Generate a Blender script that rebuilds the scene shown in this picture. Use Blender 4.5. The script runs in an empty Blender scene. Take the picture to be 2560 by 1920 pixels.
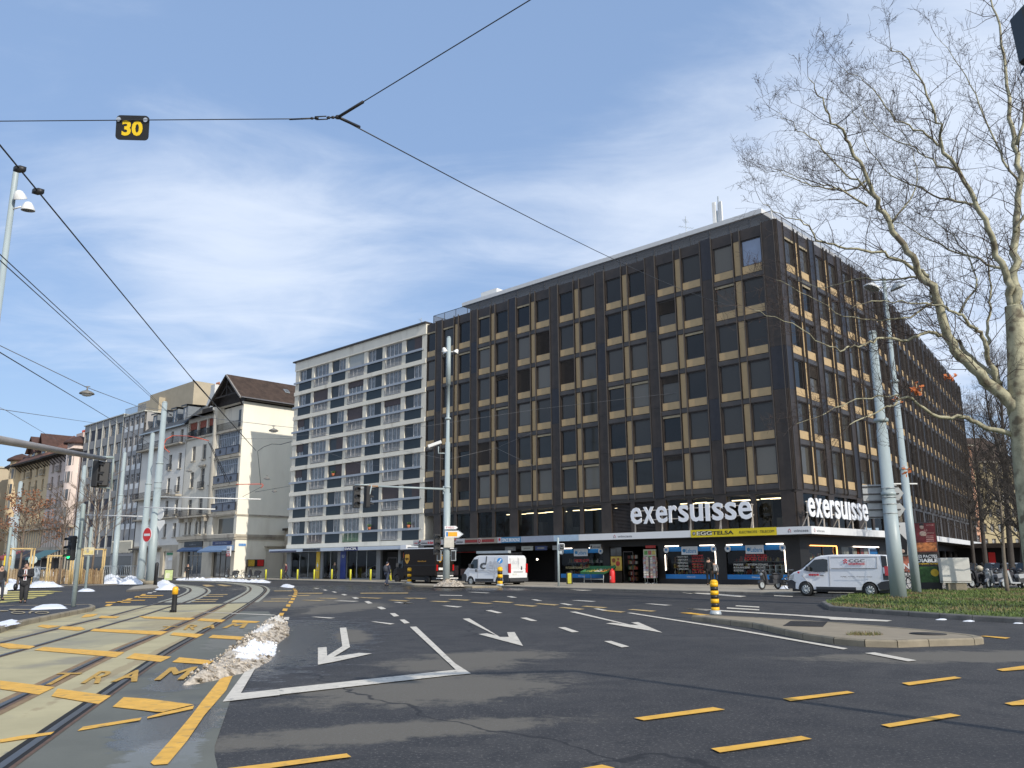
import bpy, bmesh, math, random
from math import radians as rad, sin, cos, pi, tan
from mathutils import Vector as V, Matrix as Mx
S = bpy.context.scene; COL = S.collection
# ---------------- camera (numbers measured on the photograph, 2560 x 1920 frame) ----------------
FPX, CX, CY, HC = 2082., 1280., 960., 1.62
_roll = math.atan(-.006); _p = math.atan((1410-CY)*cos(_roll)/FPX)
_r = V((1,0,0)); _f = V((0,cos(_p),sin(_p))); _u = _r.cross(_f)
CR = cos(_roll)*_r+sin(_roll)*_u; CU = -sin(_roll)*_r+cos(_roll)*_u; CF = _f
cam_d = bpy.data.cameras.new("camera"); cam = bpy.data.objects.new("camera", cam_d); COL.objects.link(cam)
cam_d.sensor_width = 36; cam_d.lens = FPX/2560*36; cam_d.clip_start = .05; cam_d.clip_end = 4000
m = Mx.Identity(4)
for i in range(3): m[i][0], m[i][1], m[i][2] = CR[i], CU[i], -CF[i]
m[2][3] = HC; cam.matrix_world = m; S.camera = cam
def ray(x, y): return CR*(x-CX) - CU*(y-CY) + CF*FPX
def G(x, y, z=0.):                       # pixel -> point on the level z
    d = ray(x, y); t = (z-HC)/d.z; return V((d.x*t, d.y*t, z))
def D(x, y, dist):                       # pixel -> point at a horizontal distance
    d = ray(x, y); t = dist/math.hypot(d.x, d.y); return V((d.x*t, d.y*t, HC+d.z*t))
# ---------------- world, sun, exposure ----------------
SUN_AZ, SUN_EL = 141., 30.
W = bpy.data.worlds.new("World"); S.world = W; W.use_nodes = True
nt = W.node_tree; N = nt.nodes; L = nt.links; N.clear()
def nn(t, **k):
    n = N.new(t)
    for a, b in k.items(): setattr(n, a, b)
    return n
out = nn('ShaderNodeOutputWorld'); bg = nn('ShaderNodeBackground'); sky = nn('ShaderNodeTexSky')
sky.sky_type = 'NISHITA'; sky.sun_disc = False; sky.sun_elevation = rad(SUN_EL); sky.sun_rotation = rad(SUN_AZ)
sky.air_density = 1.0; sky.dust_density = .6; sky.ozone_density = 1.6
tc = nn('ShaderNodeTexCoord'); sep = nn('ShaderNodeSeparateXYZ'); L.new(tc.outputs['Generated'], sep.inputs[0])
def mth(op, a, b=None, c=None):
    n = nn('ShaderNodeMath', operation=op)
    for i, v in enumerate((a, b, c)):
        if v is None: continue
        if isinstance(v, (int, float)): n.inputs[i].default_value = v
        else: L.new(v, n.inputs[i])
    return n.outputs[0]
zz = mth('MAXIMUM', sep.outputs[2], .03); zz = mth('ADD', zz, .12)
cx = mth('DIVIDE', sep.outputs[0], zz); cy = mth('DIVIDE', sep.outputs[1], zz)
cmb = nn('ShaderNodeCombineXYZ'); L.new(cx, cmb.inputs[0]); L.new(cy, cmb.inputs[1])
mp = nn('ShaderNodeMapping'); mp.inputs['Rotation'].default_value = (0,0,rad(-24)); mp.inputs['Scale'].default_value = (.62,1.25,1); mp.inputs['Location'].default_value = (3.1,1.7,0)
L.new(cmb.outputs[0], mp.inputs[0])
n1 = nn('ShaderNodeTexNoise'); n1.inputs['Scale'].default_value = 1.1; n1.inputs['Detail'].default_value = 9; n1.inputs['Roughness'].default_value = .55; n1.inputs['Distortion'].default_value = .55
n2 = nn('ShaderNodeTexNoise'); n2.inputs['Scale'].default_value = 3.4; n2.inputs['Detail'].default_value = 8; n2.inputs['Roughness'].default_value = .6; n2.inputs['Distortion'].default_value = .8
L.new(mp.outputs[0], n1.inputs[0]); L.new(mp.outputs[0], n2.inputs[0])
def blob(px, py, k, amp):                # a cloud bank in a direction of the sky
    d = ray(px, py).normalized()
    dp = nn('ShaderNodeVectorMath', operation='DOT_PRODUCT'); L.new(tc.outputs['Generated'], dp.inputs[0]); dp.inputs[1].default_value = d
    v = mth('SUBTRACT', dp.outputs['Value'], 1.); v = mth('MULTIPLY', v, k); v = mth('EXPONENT', v); return mth('MULTIPLY', v, amp)
dens = mth('ADD', mth('MULTIPLY', n1.outputs[0], .75), mth('MULTIPLY', n2.outputs[0], .35))
for b in [(620,700,60,.19),(380,540,80,.12),(560,830,80,.13),(1150,600,70,.15),(1480,570,60,.15),(800,480,90,.08),(1750,540,55,.13),(2300,420,24,.20),(2450,250,30,.14),(2500,900,18,.2),(900,560,55,.10),(60,300,40,-.06),(1300,280,22,-.16),(1900,150,30,-.06),(1000,90,30,.05),(60,700,30,.05),(350,930,60,-.10),(1100,400,60,-.05),(900,760,60,-.03),(560,100,40,-.06)]:
    dens = mth('ADD', dens, blob(*b))
dp = nn('ShaderNodeVectorMath', operation='DOT_PRODUCT'); L.new(tc.outputs['Generated'], dp.inputs[0]); dp.inputs[1].default_value = V((-.1,-.94,.32)).normalized()   # unseen cloud bank added behind the camera to light the facades
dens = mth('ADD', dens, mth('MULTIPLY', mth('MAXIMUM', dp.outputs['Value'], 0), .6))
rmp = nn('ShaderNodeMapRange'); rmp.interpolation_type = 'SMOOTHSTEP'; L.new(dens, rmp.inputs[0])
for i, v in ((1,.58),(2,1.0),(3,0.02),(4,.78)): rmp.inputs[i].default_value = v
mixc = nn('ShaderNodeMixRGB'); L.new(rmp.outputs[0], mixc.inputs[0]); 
tint = nn('ShaderNodeMixRGB', blend_type='MULTIPLY'); tint.inputs[0].default_value = 1; tint.inputs[2].default_value = (1.0,1.0,1.0,1)
L.new(sky.outputs[0], tint.inputs[1])
hz = nn('ShaderNodeMixRGB'); hz.inputs[0].default_value = .62; L.new(tint.outputs[0], hz.inputs[1]); hz.inputs[2].default_value = (2.35,3.6,6.0,1)
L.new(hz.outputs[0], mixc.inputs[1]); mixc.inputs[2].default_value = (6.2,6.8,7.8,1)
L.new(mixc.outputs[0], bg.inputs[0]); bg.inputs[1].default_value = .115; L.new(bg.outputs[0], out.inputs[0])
sd = bpy.data.lights.new("sun", 'SUN'); sun = bpy.data.objects.new("sun", sd); COL.objects.link(sun)
sd.energy = 3.2; sd.angle = rad(.7); sd.color = (1,.93,.82)
sun.rotation_euler = V((-sin(rad(SUN_AZ))*cos(rad(SUN_EL)), -cos(rad(SUN_AZ))*cos(rad(SUN_EL)), -sin(rad(SUN_EL)))).to_track_quat('-Z','Y').to_euler()
S.view_settings.view_transform = 'Standard'; S.view_settings.look = 'None'; S.view_settings.exposure = .3; S.view_settings.gamma = 1
S.render.engine = 'CYCLES'; S.cycles.max_bounces = 6; S.cycles.transparent_max_bounces = 12
# ---------------- materials ----------------
MATS = {}
def mat(name, c, r=.6, metal=0, var=.12, sc=3., bump=0., bs=30., spec=.5, emit=None, alpha=None, coat=0, stain=None, streak=0):
    if name in MATS: return MATS[name]
    M = bpy.data.materials.new(name); M.use_nodes = True; t = M.node_tree; b = t.nodes['Principled BSDF']; MATS[name] = M
    b.inputs['Roughness'].default_value = r; b.inputs['Metallic'].default_value = metal; b.inputs['Specular IOR Level'].default_value = spec
    if coat: b.inputs['Coat Weight'].default_value = coat; b.inputs['Coat Roughness'].default_value = .05
    if emit:
        b.inputs['Emission Color'].default_value = (*c,1); b.inputs['Emission Strength'].default_value = emit
    co = t.nodes.new('ShaderNodeTexCoord')
    if var:
        n = t.nodes.new('ShaderNodeTexNoise'); n.inputs['Scale'].default_value = sc; n.inputs['Detail'].default_value = 6; n.inputs['Roughness'].default_value = .65
        mpn = t.nodes.new('ShaderNodeMapping'); mpn.inputs['Scale'].default_value = (1,1,.35 if streak else 1)
        t.links.new(co.outputs['Object'], mpn.inputs[0]); t.links.new(mpn.outputs[0], n.inputs[0])
        rp = t.nodes.new('ShaderNodeValToRGB'); e = rp.color_ramp.elements
        e[0].position = .32; e[1].position = .68
        e[0].color = (*[max(0,x*(1-var)) for x in c],1); e[1].color = (*[min(1,x*(1+var)) for x in c],1)
        t.links.new(n.outputs[0], rp.inputs[0]); src = rp.outputs[0]
        if stain:
            n2 = t.nodes.new('ShaderNodeTexNoise'); n2.inputs['Scale'].default_value = stain[1]; n2.inputs['Detail'].default_value = 7
            t.links.new(mpn.outputs[0], n2.inputs[0])
            mr = t.nodes.new('ShaderNodeMapRange'); mr.inputs[1].default_value = stain[2]; mr.inputs[2].default_value = stain[2]+.12; mr.inputs[4].default_value = stain[3]
            t.links.new(n2.outputs[0], mr.inputs[0])
            mx = t.nodes.new('ShaderNodeMixRGB'); t.links.new(mr.outputs[0], mx.inputs[0]); t.links.new(src, mx.inputs[1]); mx.inputs[2].default_value = (*stain[0],1); src = mx.outputs[0]
        t.links.new(src, b.inputs['Base Color'])
    else: b.inputs['Base Color'].default_value = (*c,1)
    if bump:
        n = t.nodes.new('ShaderNodeTexNoise'); n.inputs['Scale'].default_value = bs; n.inputs['Detail'].default_value = 4
        t.links.new(co.outputs['Object'], n.inputs[0]); bp = t.nodes.new('ShaderNodeBump'); bp.inputs['Strength'].default_value = bump; bp.inputs['Distance'].default_value = .02
        t.links.new(n.outputs[0], bp.inputs['Height']); t.links.new(bp.outputs[0], b.inputs['Normal'])
    return M
def pane_mat():
    M = bpy.data.materials.new('clear_pane'); M.use_nodes = True; t = M.node_tree; t.nodes.clear()
    o = t.nodes.new('ShaderNodeOutputMaterial'); mx = t.nodes.new('ShaderNodeMixShader'); tr = t.nodes.new('ShaderNodeBsdfTransparent'); gl = t.nodes.new('ShaderNodeBsdfGlossy'); fr = t.nodes.new('ShaderNodeFresnel')
    tr.inputs[0].default_value = (.8,.84,.84,1); gl.inputs['Roughness'].default_value = .02; gl.inputs[0].default_value = (.45,.47,.5,1); fr.inputs[0].default_value = 1.5
    t.links.new(fr.outputs[0], mx.inputs[0]); t.links.new(tr.outputs[0], mx.inputs[1]); t.links.new(gl.outputs[0], mx.inputs[2]); t.links.new(mx.outputs[0], o.inputs[0]); return M
def patches(M, lst, scale=3.):          # stains with a place of their own on the ground
    t=M.node_tree; b=t.nodes['Principled BSDF']; n_=t.nodes.new; lk=t.links.new; src=b.inputs['Base Color'].links[0].from_socket; rgh=None
    ge=n_('ShaderNodeNewGeometry'); nz=n_('ShaderNodeTexNoise'); nz.inputs['Scale'].default_value=scale; nz.inputs['Detail'].default_value=8; nz.inputs['Roughness'].default_value=.65; lk(ge.outputs['Position'],nz.inputs[0])
    sb=n_('ShaderNodeMath'); sb.operation='MULTIPLY_ADD'; lk(nz.outputs[0],sb.inputs[0]); sb.inputs[1].default_value=1.5; sb.inputs[2].default_value=-.75
    for (x,y,rx,ry,rot,col,st,ro) in lst:
        mp=n_('ShaderNodeMapping'); mp.vector_type='TEXTURE'; mp.inputs['Location'].default_value=(x,y,0); mp.inputs['Rotation'].default_value=(0,0,rot); mp.inputs['Scale'].default_value=(rx,ry,1); lk(ge.outputs['Position'],mp.inputs[0])
        fl=n_('ShaderNodeVectorMath'); fl.operation='MULTIPLY'; fl.inputs[1].default_value=(1,1,0); lk(mp.outputs[0],fl.inputs[0]); le=n_('ShaderNodeVectorMath'); le.operation='LENGTH'; lk(fl.outputs[0],le.inputs[0])
        ad=n_('ShaderNodeMath'); ad.operation='ADD'; lk(le.outputs['Value'],ad.inputs[0]); lk(sb.outputs[0],ad.inputs[1])
        mr=n_('ShaderNodeMapRange'); mr.interpolation_type='SMOOTHSTEP'; lk(ad.outputs[0],mr.inputs[0])
        for i,v in ((1,.85),(2,1.08),(3,st),(4,0)): mr.inputs[i].default_value=v
        mx=n_('ShaderNodeMixRGB'); lk(mr.outputs[0],mx.inputs[0]); lk(src,mx.inputs[1]); mx.inputs[2].default_value=(*col,1); src=mx.outputs[0]
        if ro is not None:
            r_=n_('ShaderNodeMix'); lk(mr.outputs[0],r_.inputs['Factor']); 
            if rgh is None: r_.inputs['A'].default_value=b.inputs['Roughness'].default_value
            else: lk(rgh,r_.inputs['A'])
            r_.inputs['B'].default_value=ro; rgh=r_.outputs['Result']
    lk(src,b.inputs['Base Color'])
    if rgh is not None: lk(rgh,b.inputs['Roughness'])
# ---------------- mesh builder ----------------
class MB:
    def __init__(s): s.v = []; s.f = []; s.m = []; s.sm = []; s.T = None
    def add(s, vs, fs, m=0, sm=False):
        o = len(s.v)
        for p in vs:
            p = V(p)
            if s.T is not None: p = s.T @ p
            s.v.append(p[:])
        for f in fs: s.f.append([o+i for i in f]); s.m.append(m); s.sm.append(sm)
        return s
    def box(s, x0, x1, y0, y1, z0, z1, m=0):
        return s.add([(x0,y0,z0),(x1,y0,z0),(x1,y1,z0),(x0,y1,z0),(x0,y0,z1),(x1,y0,z1),(x1,y1,z1),(x0,y1,z1)],
              [(0,3,2,1),(4,5,6,7),(0,1,5,4),(1,2,6,5),(2,3,7,6),(3,0,4,7)], m)
    def cbox(s, c, w, d, h, m=0): return s.box(c[0]-w/2,c[0]+w/2,c[1]-d/2,c[1]+d/2,c[2]-h/2,c[2]+h/2,m)
    def rbox(s, x0, x1, y0, y1, z0, z1, b=.03, m=0):   # bevelled box
        vs = []; X=(x0,x1); Y=(y0,y1); Z=(z0,z1)
        import itertools
        idx = {}
        for i,j,k in itertools.product((0,1),(0,1),(0,1)):
            sx=1-2*i; sy=1-2*j; sz=1-2*k
            for ax in range(3):
                p=[X[i]+sx*b,Y[j]+sy*b,Z[k]+sz*b]; p[ax]=(X[i],Y[j],Z[k])[ax]; idx[i,j,k,ax]=len(vs); vs.append(p)
        fs=[]
        for ax in range(3):
            o=[a for a in range(3) if a!=ax]
            for e in (0,1):
                q=[]
                for a,c in ((0,0),(1,0),(1,1),(0,1)):
                    t=[0,0,0]; t[ax]=e; t[o[0]]=a; t[o[1]]=c; q.append(idx[(*t,ax)])
                fs.append(q)
        for ax in range(3):
            o=[a for a in range(3) if a!=ax]
            for a in (0,1):
                for c in (0,1):
                    t0=[0,0,0]; t0[o[0]]=a; t0[o[1]]=c; t1=list(t0); t1[ax]=1
                    fs.append([idx[(*t0,o[0])],idx[(*t1,o[0])],idx[(*t1,o[1])],idx[(*t0,o[1])]])
        for i,j,k in itertools.product((0,1),(0,1),(0,1)): fs.append([idx[i,j,k,0],idx[i,j,k,1],idx[i,j,k,2]])
        return s.add(vs,fs,m)
    def poly(s, pts, m=0): return s.add(pts,[list(range(len(pts)))],m)
    def prism(s, pts, z0, z1, m=0, mt=None):          # vertical prism over a plan outline
        n = len(pts); a = sum(pts[i][0]*pts[(i+1)%n][1]-pts[(i+1)%n][0]*pts[i][1] for i in range(n))
        if a < 0: pts = pts[::-1]
        s.add([(p[0],p[1],z0) for p in pts]+[(p[0],p[1],z1) for p in pts],[[i,(i+1)%n,n+(i+1)%n,n+i] for i in range(n)]+[list(range(n))[::-1]],m)
        s.add([(p[0],p[1],z1) for p in pts],[list(range(n))],m if mt is None else mt); return s
    def slab(s, pts, y0, y1, m=0):                    # outline in x,z extruded along y
        n = len(pts)
        return s.add([(p[0],y0,p[1]) for p in pts]+[(p[0],y1,p[1]) for p in pts],[[i,(i+1)%n,n+(i+1)%n,n+i] for i in range(n)]+[list(range(n))[::-1],list(range(n,2*n))],m)
    def tube(s, pts, rs, n=6, m=0, cap=True, sm=True):
        pts = [V(p) for p in pts]
        if isinstance(rs,(int,float)): rs = [rs]*len(pts)
        vs=[]; fs=[]; up=None
        for i,p in enumerate(pts):
            d = (pts[min(i+1,len(pts)-1)]-pts[max(i-1,0)])
            d = d.normalized() if d.length>1e-9 else V((0,0,1))
            if up is None: up = d.orthogonal().normalized()
            up = (up-d*up.dot(d)); up = up.normalized() if up.length>1e-6 else d.orthogonal().normalized()
            w = d.cross(up)
            for k in range(n):
                a=2*pi*k/n; vs.append(p+(up*cos(a)+w*sin(a))*rs[i])
        for i in range(len(pts)-1):
            for k in range(n): fs.append([i*n+k,i*n+(k+1)%n,(i+1)*n+(k+1)%n,(i+1)*n+k])
        if cap: fs.append(list(range(n))[::-1]); fs.append([(len(pts)-1)*n+k for k in range(n)])
        return s.add(vs,fs,m,sm)
    def cyl(s, p, r, h, n=16, m=0, r2=None): return s.tube([p,(p[0],p[1],p[2]+h)],[r,r if r2 is None else r2],n,m)
    def lathe(s, prof, c=(0,0,0), n=16, m=0):         # (radius, z) profile
        return s.tube([(c[0],c[1],c[2]+z) for r,z in prof],[r for r,z in prof],n,m)
    def ball(s, c, rx, ry, rz, n=10, m=0):
        vs=[(c[0],c[1],c[2]-rz)]; fs=[]; h=n//2
        for i in range(1,h):
            a=-pi/2+pi*i/h
            for k in range(n): b=2*pi*k/n; vs.append((c[0]+rx*cos(a)*cos(b),c[1]+ry*cos(a)*sin(b),c[2]+rz*sin(a)))
        vs.append((c[0],c[1],c[2]+rz)); t=len(vs)-1
        for k in range(n): fs.append([0,1+(k+1)%n,1+k]); fs.append([t,1+(h-2)*n+k,1+(h-2)*n+(k+1)%n])
        for i in range(h-2):
            for k in range(n): fs.append([1+i*n+k,1+i*n+(k+1)%n,1+(i+1)*n+(k+1)%n,1+(i+1)*n+k])
        return s.add(vs,fs,m,True)
    def torus(s, c, R, r, ax='y', n=20, k=6, m=0, a0=0, a1=2*pi):
        pts=[]
        for i in range(n+1):
            a=a0+(a1-a0)*i/n
            o={'y':(cos(a)*R,0,sin(a)*R),'x':(0,cos(a)*R,sin(a)*R),'z':(cos(a)*R,sin(a)*R,0)}[ax]; pts.append((c[0]+o[0],c[1]+o[1],c[2]+o[2]))
        return s.tube(pts,r,k,m,cap=abs(a1-a0)<6.2)
    def disc(s, c, r, ax='y', t=.02, n=24, m=0):
        d={'y':V((0,t/2,0)),'x':V((t/2,0,0)),'z':V((0,0,t/2))}[ax]; return s.tube([V(c)-d,V(c)+d],r,n,m,sm=False)
    def holes(s, x0, x1, z0, z1, rects, depth=.25, y=0., m=0, mr=None):   # a wall face with openings and their reveals
        rects=[(max(a,x0),min(b,x1),max(c,z0),min(d,z1)) for a,b,c,d in rects]
        xs=sorted({round(v,4) for v in [x0,x1]+[q for r in rects for q in r[:2]]}); zs=sorted({round(v,4) for v in [z0,z1]+[q for r in rects for q in r[2:]]})
        for k in range(len(zs)-1):
            i=0
            while i<len(xs)-1:
                def inh(i): cx=(xs[i]+xs[i+1])/2; cz=(zs[k]+zs[k+1])/2; return any(a<cx<b and c<cz<d for a,b,c,d in rects)
                if inh(i): i+=1; continue
                j=i
                while j+1<len(xs)-1 and not inh(j+1): j+=1
                s.poly([(xs[i],y,zs[k]),(xs[j+1],y,zs[k]),(xs[j+1],y,zs[k+1]),(xs[i],y,zs[k+1])],m); i=j+1
        mr = m if mr is None else mr
        for a,b,c,d in rects:
            e=y+depth
            s.add([(a,y,c),(b,y,c),(b,y,d),(a,y,d),(a,e,c),(b,e,c),(b,e,d),(a,e,d)],[(0,4,5,1),(1,5,6,2),(2,6,7,3),(3,7,4,0)],mr)
        return s
    def text(s, t, x0, x1, z0, z1, y=-.01, th=.02, m=0, bold=0., shear=0., swap=None):   # writing in the x,z plane facing -y, fitted to a box
        vs, fs = glyphs(t, bold, shear)
        ax=min(v[0] for v in vs); bx=max(v[0] for v in vs); az=min(v[1] for v in vs); bz=max(v[1] for v in vs)
        X=lambda v:(x0+(v[0]-ax)/(bx-ax)*(x1-x0), y-(th if v[2]>0 else 0), z0+(v[1]-az)/(bz-az)*(z1-z0))
        return s.add([X(v) for v in vs],fs,m)
    def build(s, name, mats, parent=None, M=None, link=True):
        me = bpy.data.meshes.new(name); me.from_pydata(s.v,[],s.f)
        mats = mats if isinstance(mats,(list,tuple)) else [mats]
        for q in mats: me.materials.append(q)
        if len(mats)>1: me.polygons.foreach_set('material_index', s.m)
        if any(s.sm): me.polygons.foreach_set('use_smooth', s.sm)
        me.update()
        return ob(name, me, parent, M)
_gl = {}
def glyphs(t, bold=0., shear=0.):
    if (t,bold,shear) in _gl: return _gl[t,bold,shear]
    cu = bpy.data.curves.new('writing','FONT'); cu.body = t; cu.size = 1; cu.extrude = .02; cu.offset = bold; cu.shear = shear; cu.resolution_u = 3
    o = bpy.data.objects.new('writing', cu); COL.objects.link(o); dg = bpy.context.evaluated_depsgraph_get()
    me = bpy.data.meshes.new_from_object(o.evaluated_get(dg)); bm=bmesh.new(); bm.from_mesh(me); bmesh.ops.triangulate(bm,faces=[f for f in bm.faces if len(f.verts)>4],ngon_method='EAR_CLIP'); bm.to_mesh(me); bm.free(); vs=[v.co[:] for v in me.vertices]; fs=[list(p.vertices) for p in me.polygons]
    bpy.data.objects.remove(o); bpy.data.curves.remove(cu); bpy.data.meshes.remove(me); _gl[t,bold,shear]=(vs,fs); return vs, fs
def ob(name, me, parent=None, M=None):
    o = bpy.data.objects.new(name, me); COL.objects.link(o)
    if parent is not None: o.parent = parent
    if M is not None: o.matrix_local = M
    return o
def tag(o, label, cat=None, group=None):
    o['label'] = label
    if cat: o['category'] = cat
    if group: o['group'] = group
    return o
def thing(name, label, cat, loc=(0,0,0), rz=0, group=None, M=None):
    o = bpy.data.objects.new(name, None); COL.objects.link(o); o.empty_display_size = .2
    if M is not None: o.matrix_world = M
    else: o.location = loc; o.rotation_euler = (0,0,rz)
    return tag(o, label, cat, group)
def struct(o): o['kind'] = 'structure'; return o
def stuff(o): o['kind'] = 'stuff'; return o
def copy_tree(o, parent=None, loc=None, rz=None, label=None):
    c = o.copy(); COL.objects.link(c)
    if parent is not None: c.parent = parent
    if loc is not None: c.location = loc
    if rz is not None: c.rotation_euler = (0,0,rz)
    if label: c['label'] = label
    for ch in list(o.children): copy_tree(ch, c)
    return c
def TR(x,y,z,rz=0): return Mx.Translation((x,y,z)) @ Mx.Rotation(rz,4,'Z')
def vary(M, c2, amt=1.):               # each pane a little different
    t=M.node_tree; b=t.nodes['Principled BSDF']; oi=t.nodes.new('ShaderNodeObjectInfo'); pw=t.nodes.new('ShaderNodeMath'); pw.operation='POWER'; pw.inputs[1].default_value=2.2; t.links.new(oi.outputs['Random'],pw.inputs[0]); mx=t.nodes.new('ShaderNodeMixRGB'); t.links.new(pw.outputs[0],mx.inputs[0]); t.links.new(b.inputs['Base Color'].links[0].from_socket,mx.inputs[1]); mx.inputs[2].default_value=(*c2,1); t.links.new(mx.outputs[0],b.inputs['Base Color'])
# street frame: origin at the dark block's corner, +x right along the facades, +y into the buildings
C0 = V((19.2,56.8,0)); AF = math.atan2(-.691,.723)
ST = TR(C0.x,C0.y,0,AF)
def SP(s, n=0., z=0.): return ST @ V((-s, -n, z))         # s metres left of the corner, n metres out in front
RFR = Mx.Rotation(pi/2,4,'Z')                               # right face, local to the street frame
QL = 17.3; FFR = TR(0,QL,0,rad(55.3)-AF)                    # farther face after the bend
# palette
K = dict(
 asphalt=None,
 clad=mat('bronze_cladding',(.042,.032,.026),.45,.2,.28,1.1,.0), clad2=mat('bronze_spandrel',(.062,.055,.052),.42,.2,.15,1.5), fin=mat('bronze_fin',(.075,.068,.064),.4,.3,.1),
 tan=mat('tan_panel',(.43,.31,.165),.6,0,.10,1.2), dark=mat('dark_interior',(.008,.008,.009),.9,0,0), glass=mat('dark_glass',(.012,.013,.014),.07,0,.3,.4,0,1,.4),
 glass2=mat('window_glass',(.05,.06,.07),.08,0,.5,.9,0,1,.6), cream=mat('cream_render',(.68,.63,.53),.85,0,.07,.8,.15,12,stain=((.42,.38,.31),.5,.60,.5),streak=1),
 white=mat('white_paint',(.72,.72,.70),.5,0,.04,2.), steel=mat('galvanised_steel',(.42,.46,.48),.45,.3,.08,4), pole=mat('pale_grey_green_paint',(.34,.40,.41),.45,0,.06,3.,stain=((.25,.30,.31),1.2,.62,.5),streak=1),
 poled=mat('grey_green_pole',(.26,.31,.30),.5,0,.08,3.), black=mat('black_plastic',(.015,.015,.016),.45,0,.1), rubber=mat('tyre_rubber',(.02,.02,.02),.8,0,.1),
 chrome=mat('bare_metal',(.55,.56,.57),.25,.9,0), yellow=mat('yellow_signal_paint',(.85,.46,.01),.45,0,.06), red=mat('red_paint',(.62,.03,.03),.4,0,.05), blue=mat('blue_sign',(.02,.19,.50),.4,0,.05),
 concrete=mat('kerb_concrete',(.25,.215,.155),.85,0,.2,2.,.4,40,stain=((.13,.12,.10),1.3,.58,.6)), stone=mat('facade_stone',(.40,.36,.29),.85,0,.12,1.,.2,10,stain=((.20,.17,.14),.7,.55,.7),streak=1),
 wood=mat('chestnut_wood',(.50,.34,.17),.75,0,.25,6.), snow=mat('snow',(.86,.88,.92),.6,0,.05,3,.6,14), pane=pane_mat())
vary(K['glass'],(.15,.14,.12)); vary(K['glass2'],(.20,.19,.17))
WHT = mat('road_paint_white',(.64,.59,.50),.65,0,.14,5.,.1,60,stain=((.12,.12,.115),7.,.585,.7))
YEL = mat('road_paint_yellow',(.76,.42,.06),.65,0,.14,5.,.1,60,stain=((.27,.20,.09),6.,.57,.6))
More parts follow.
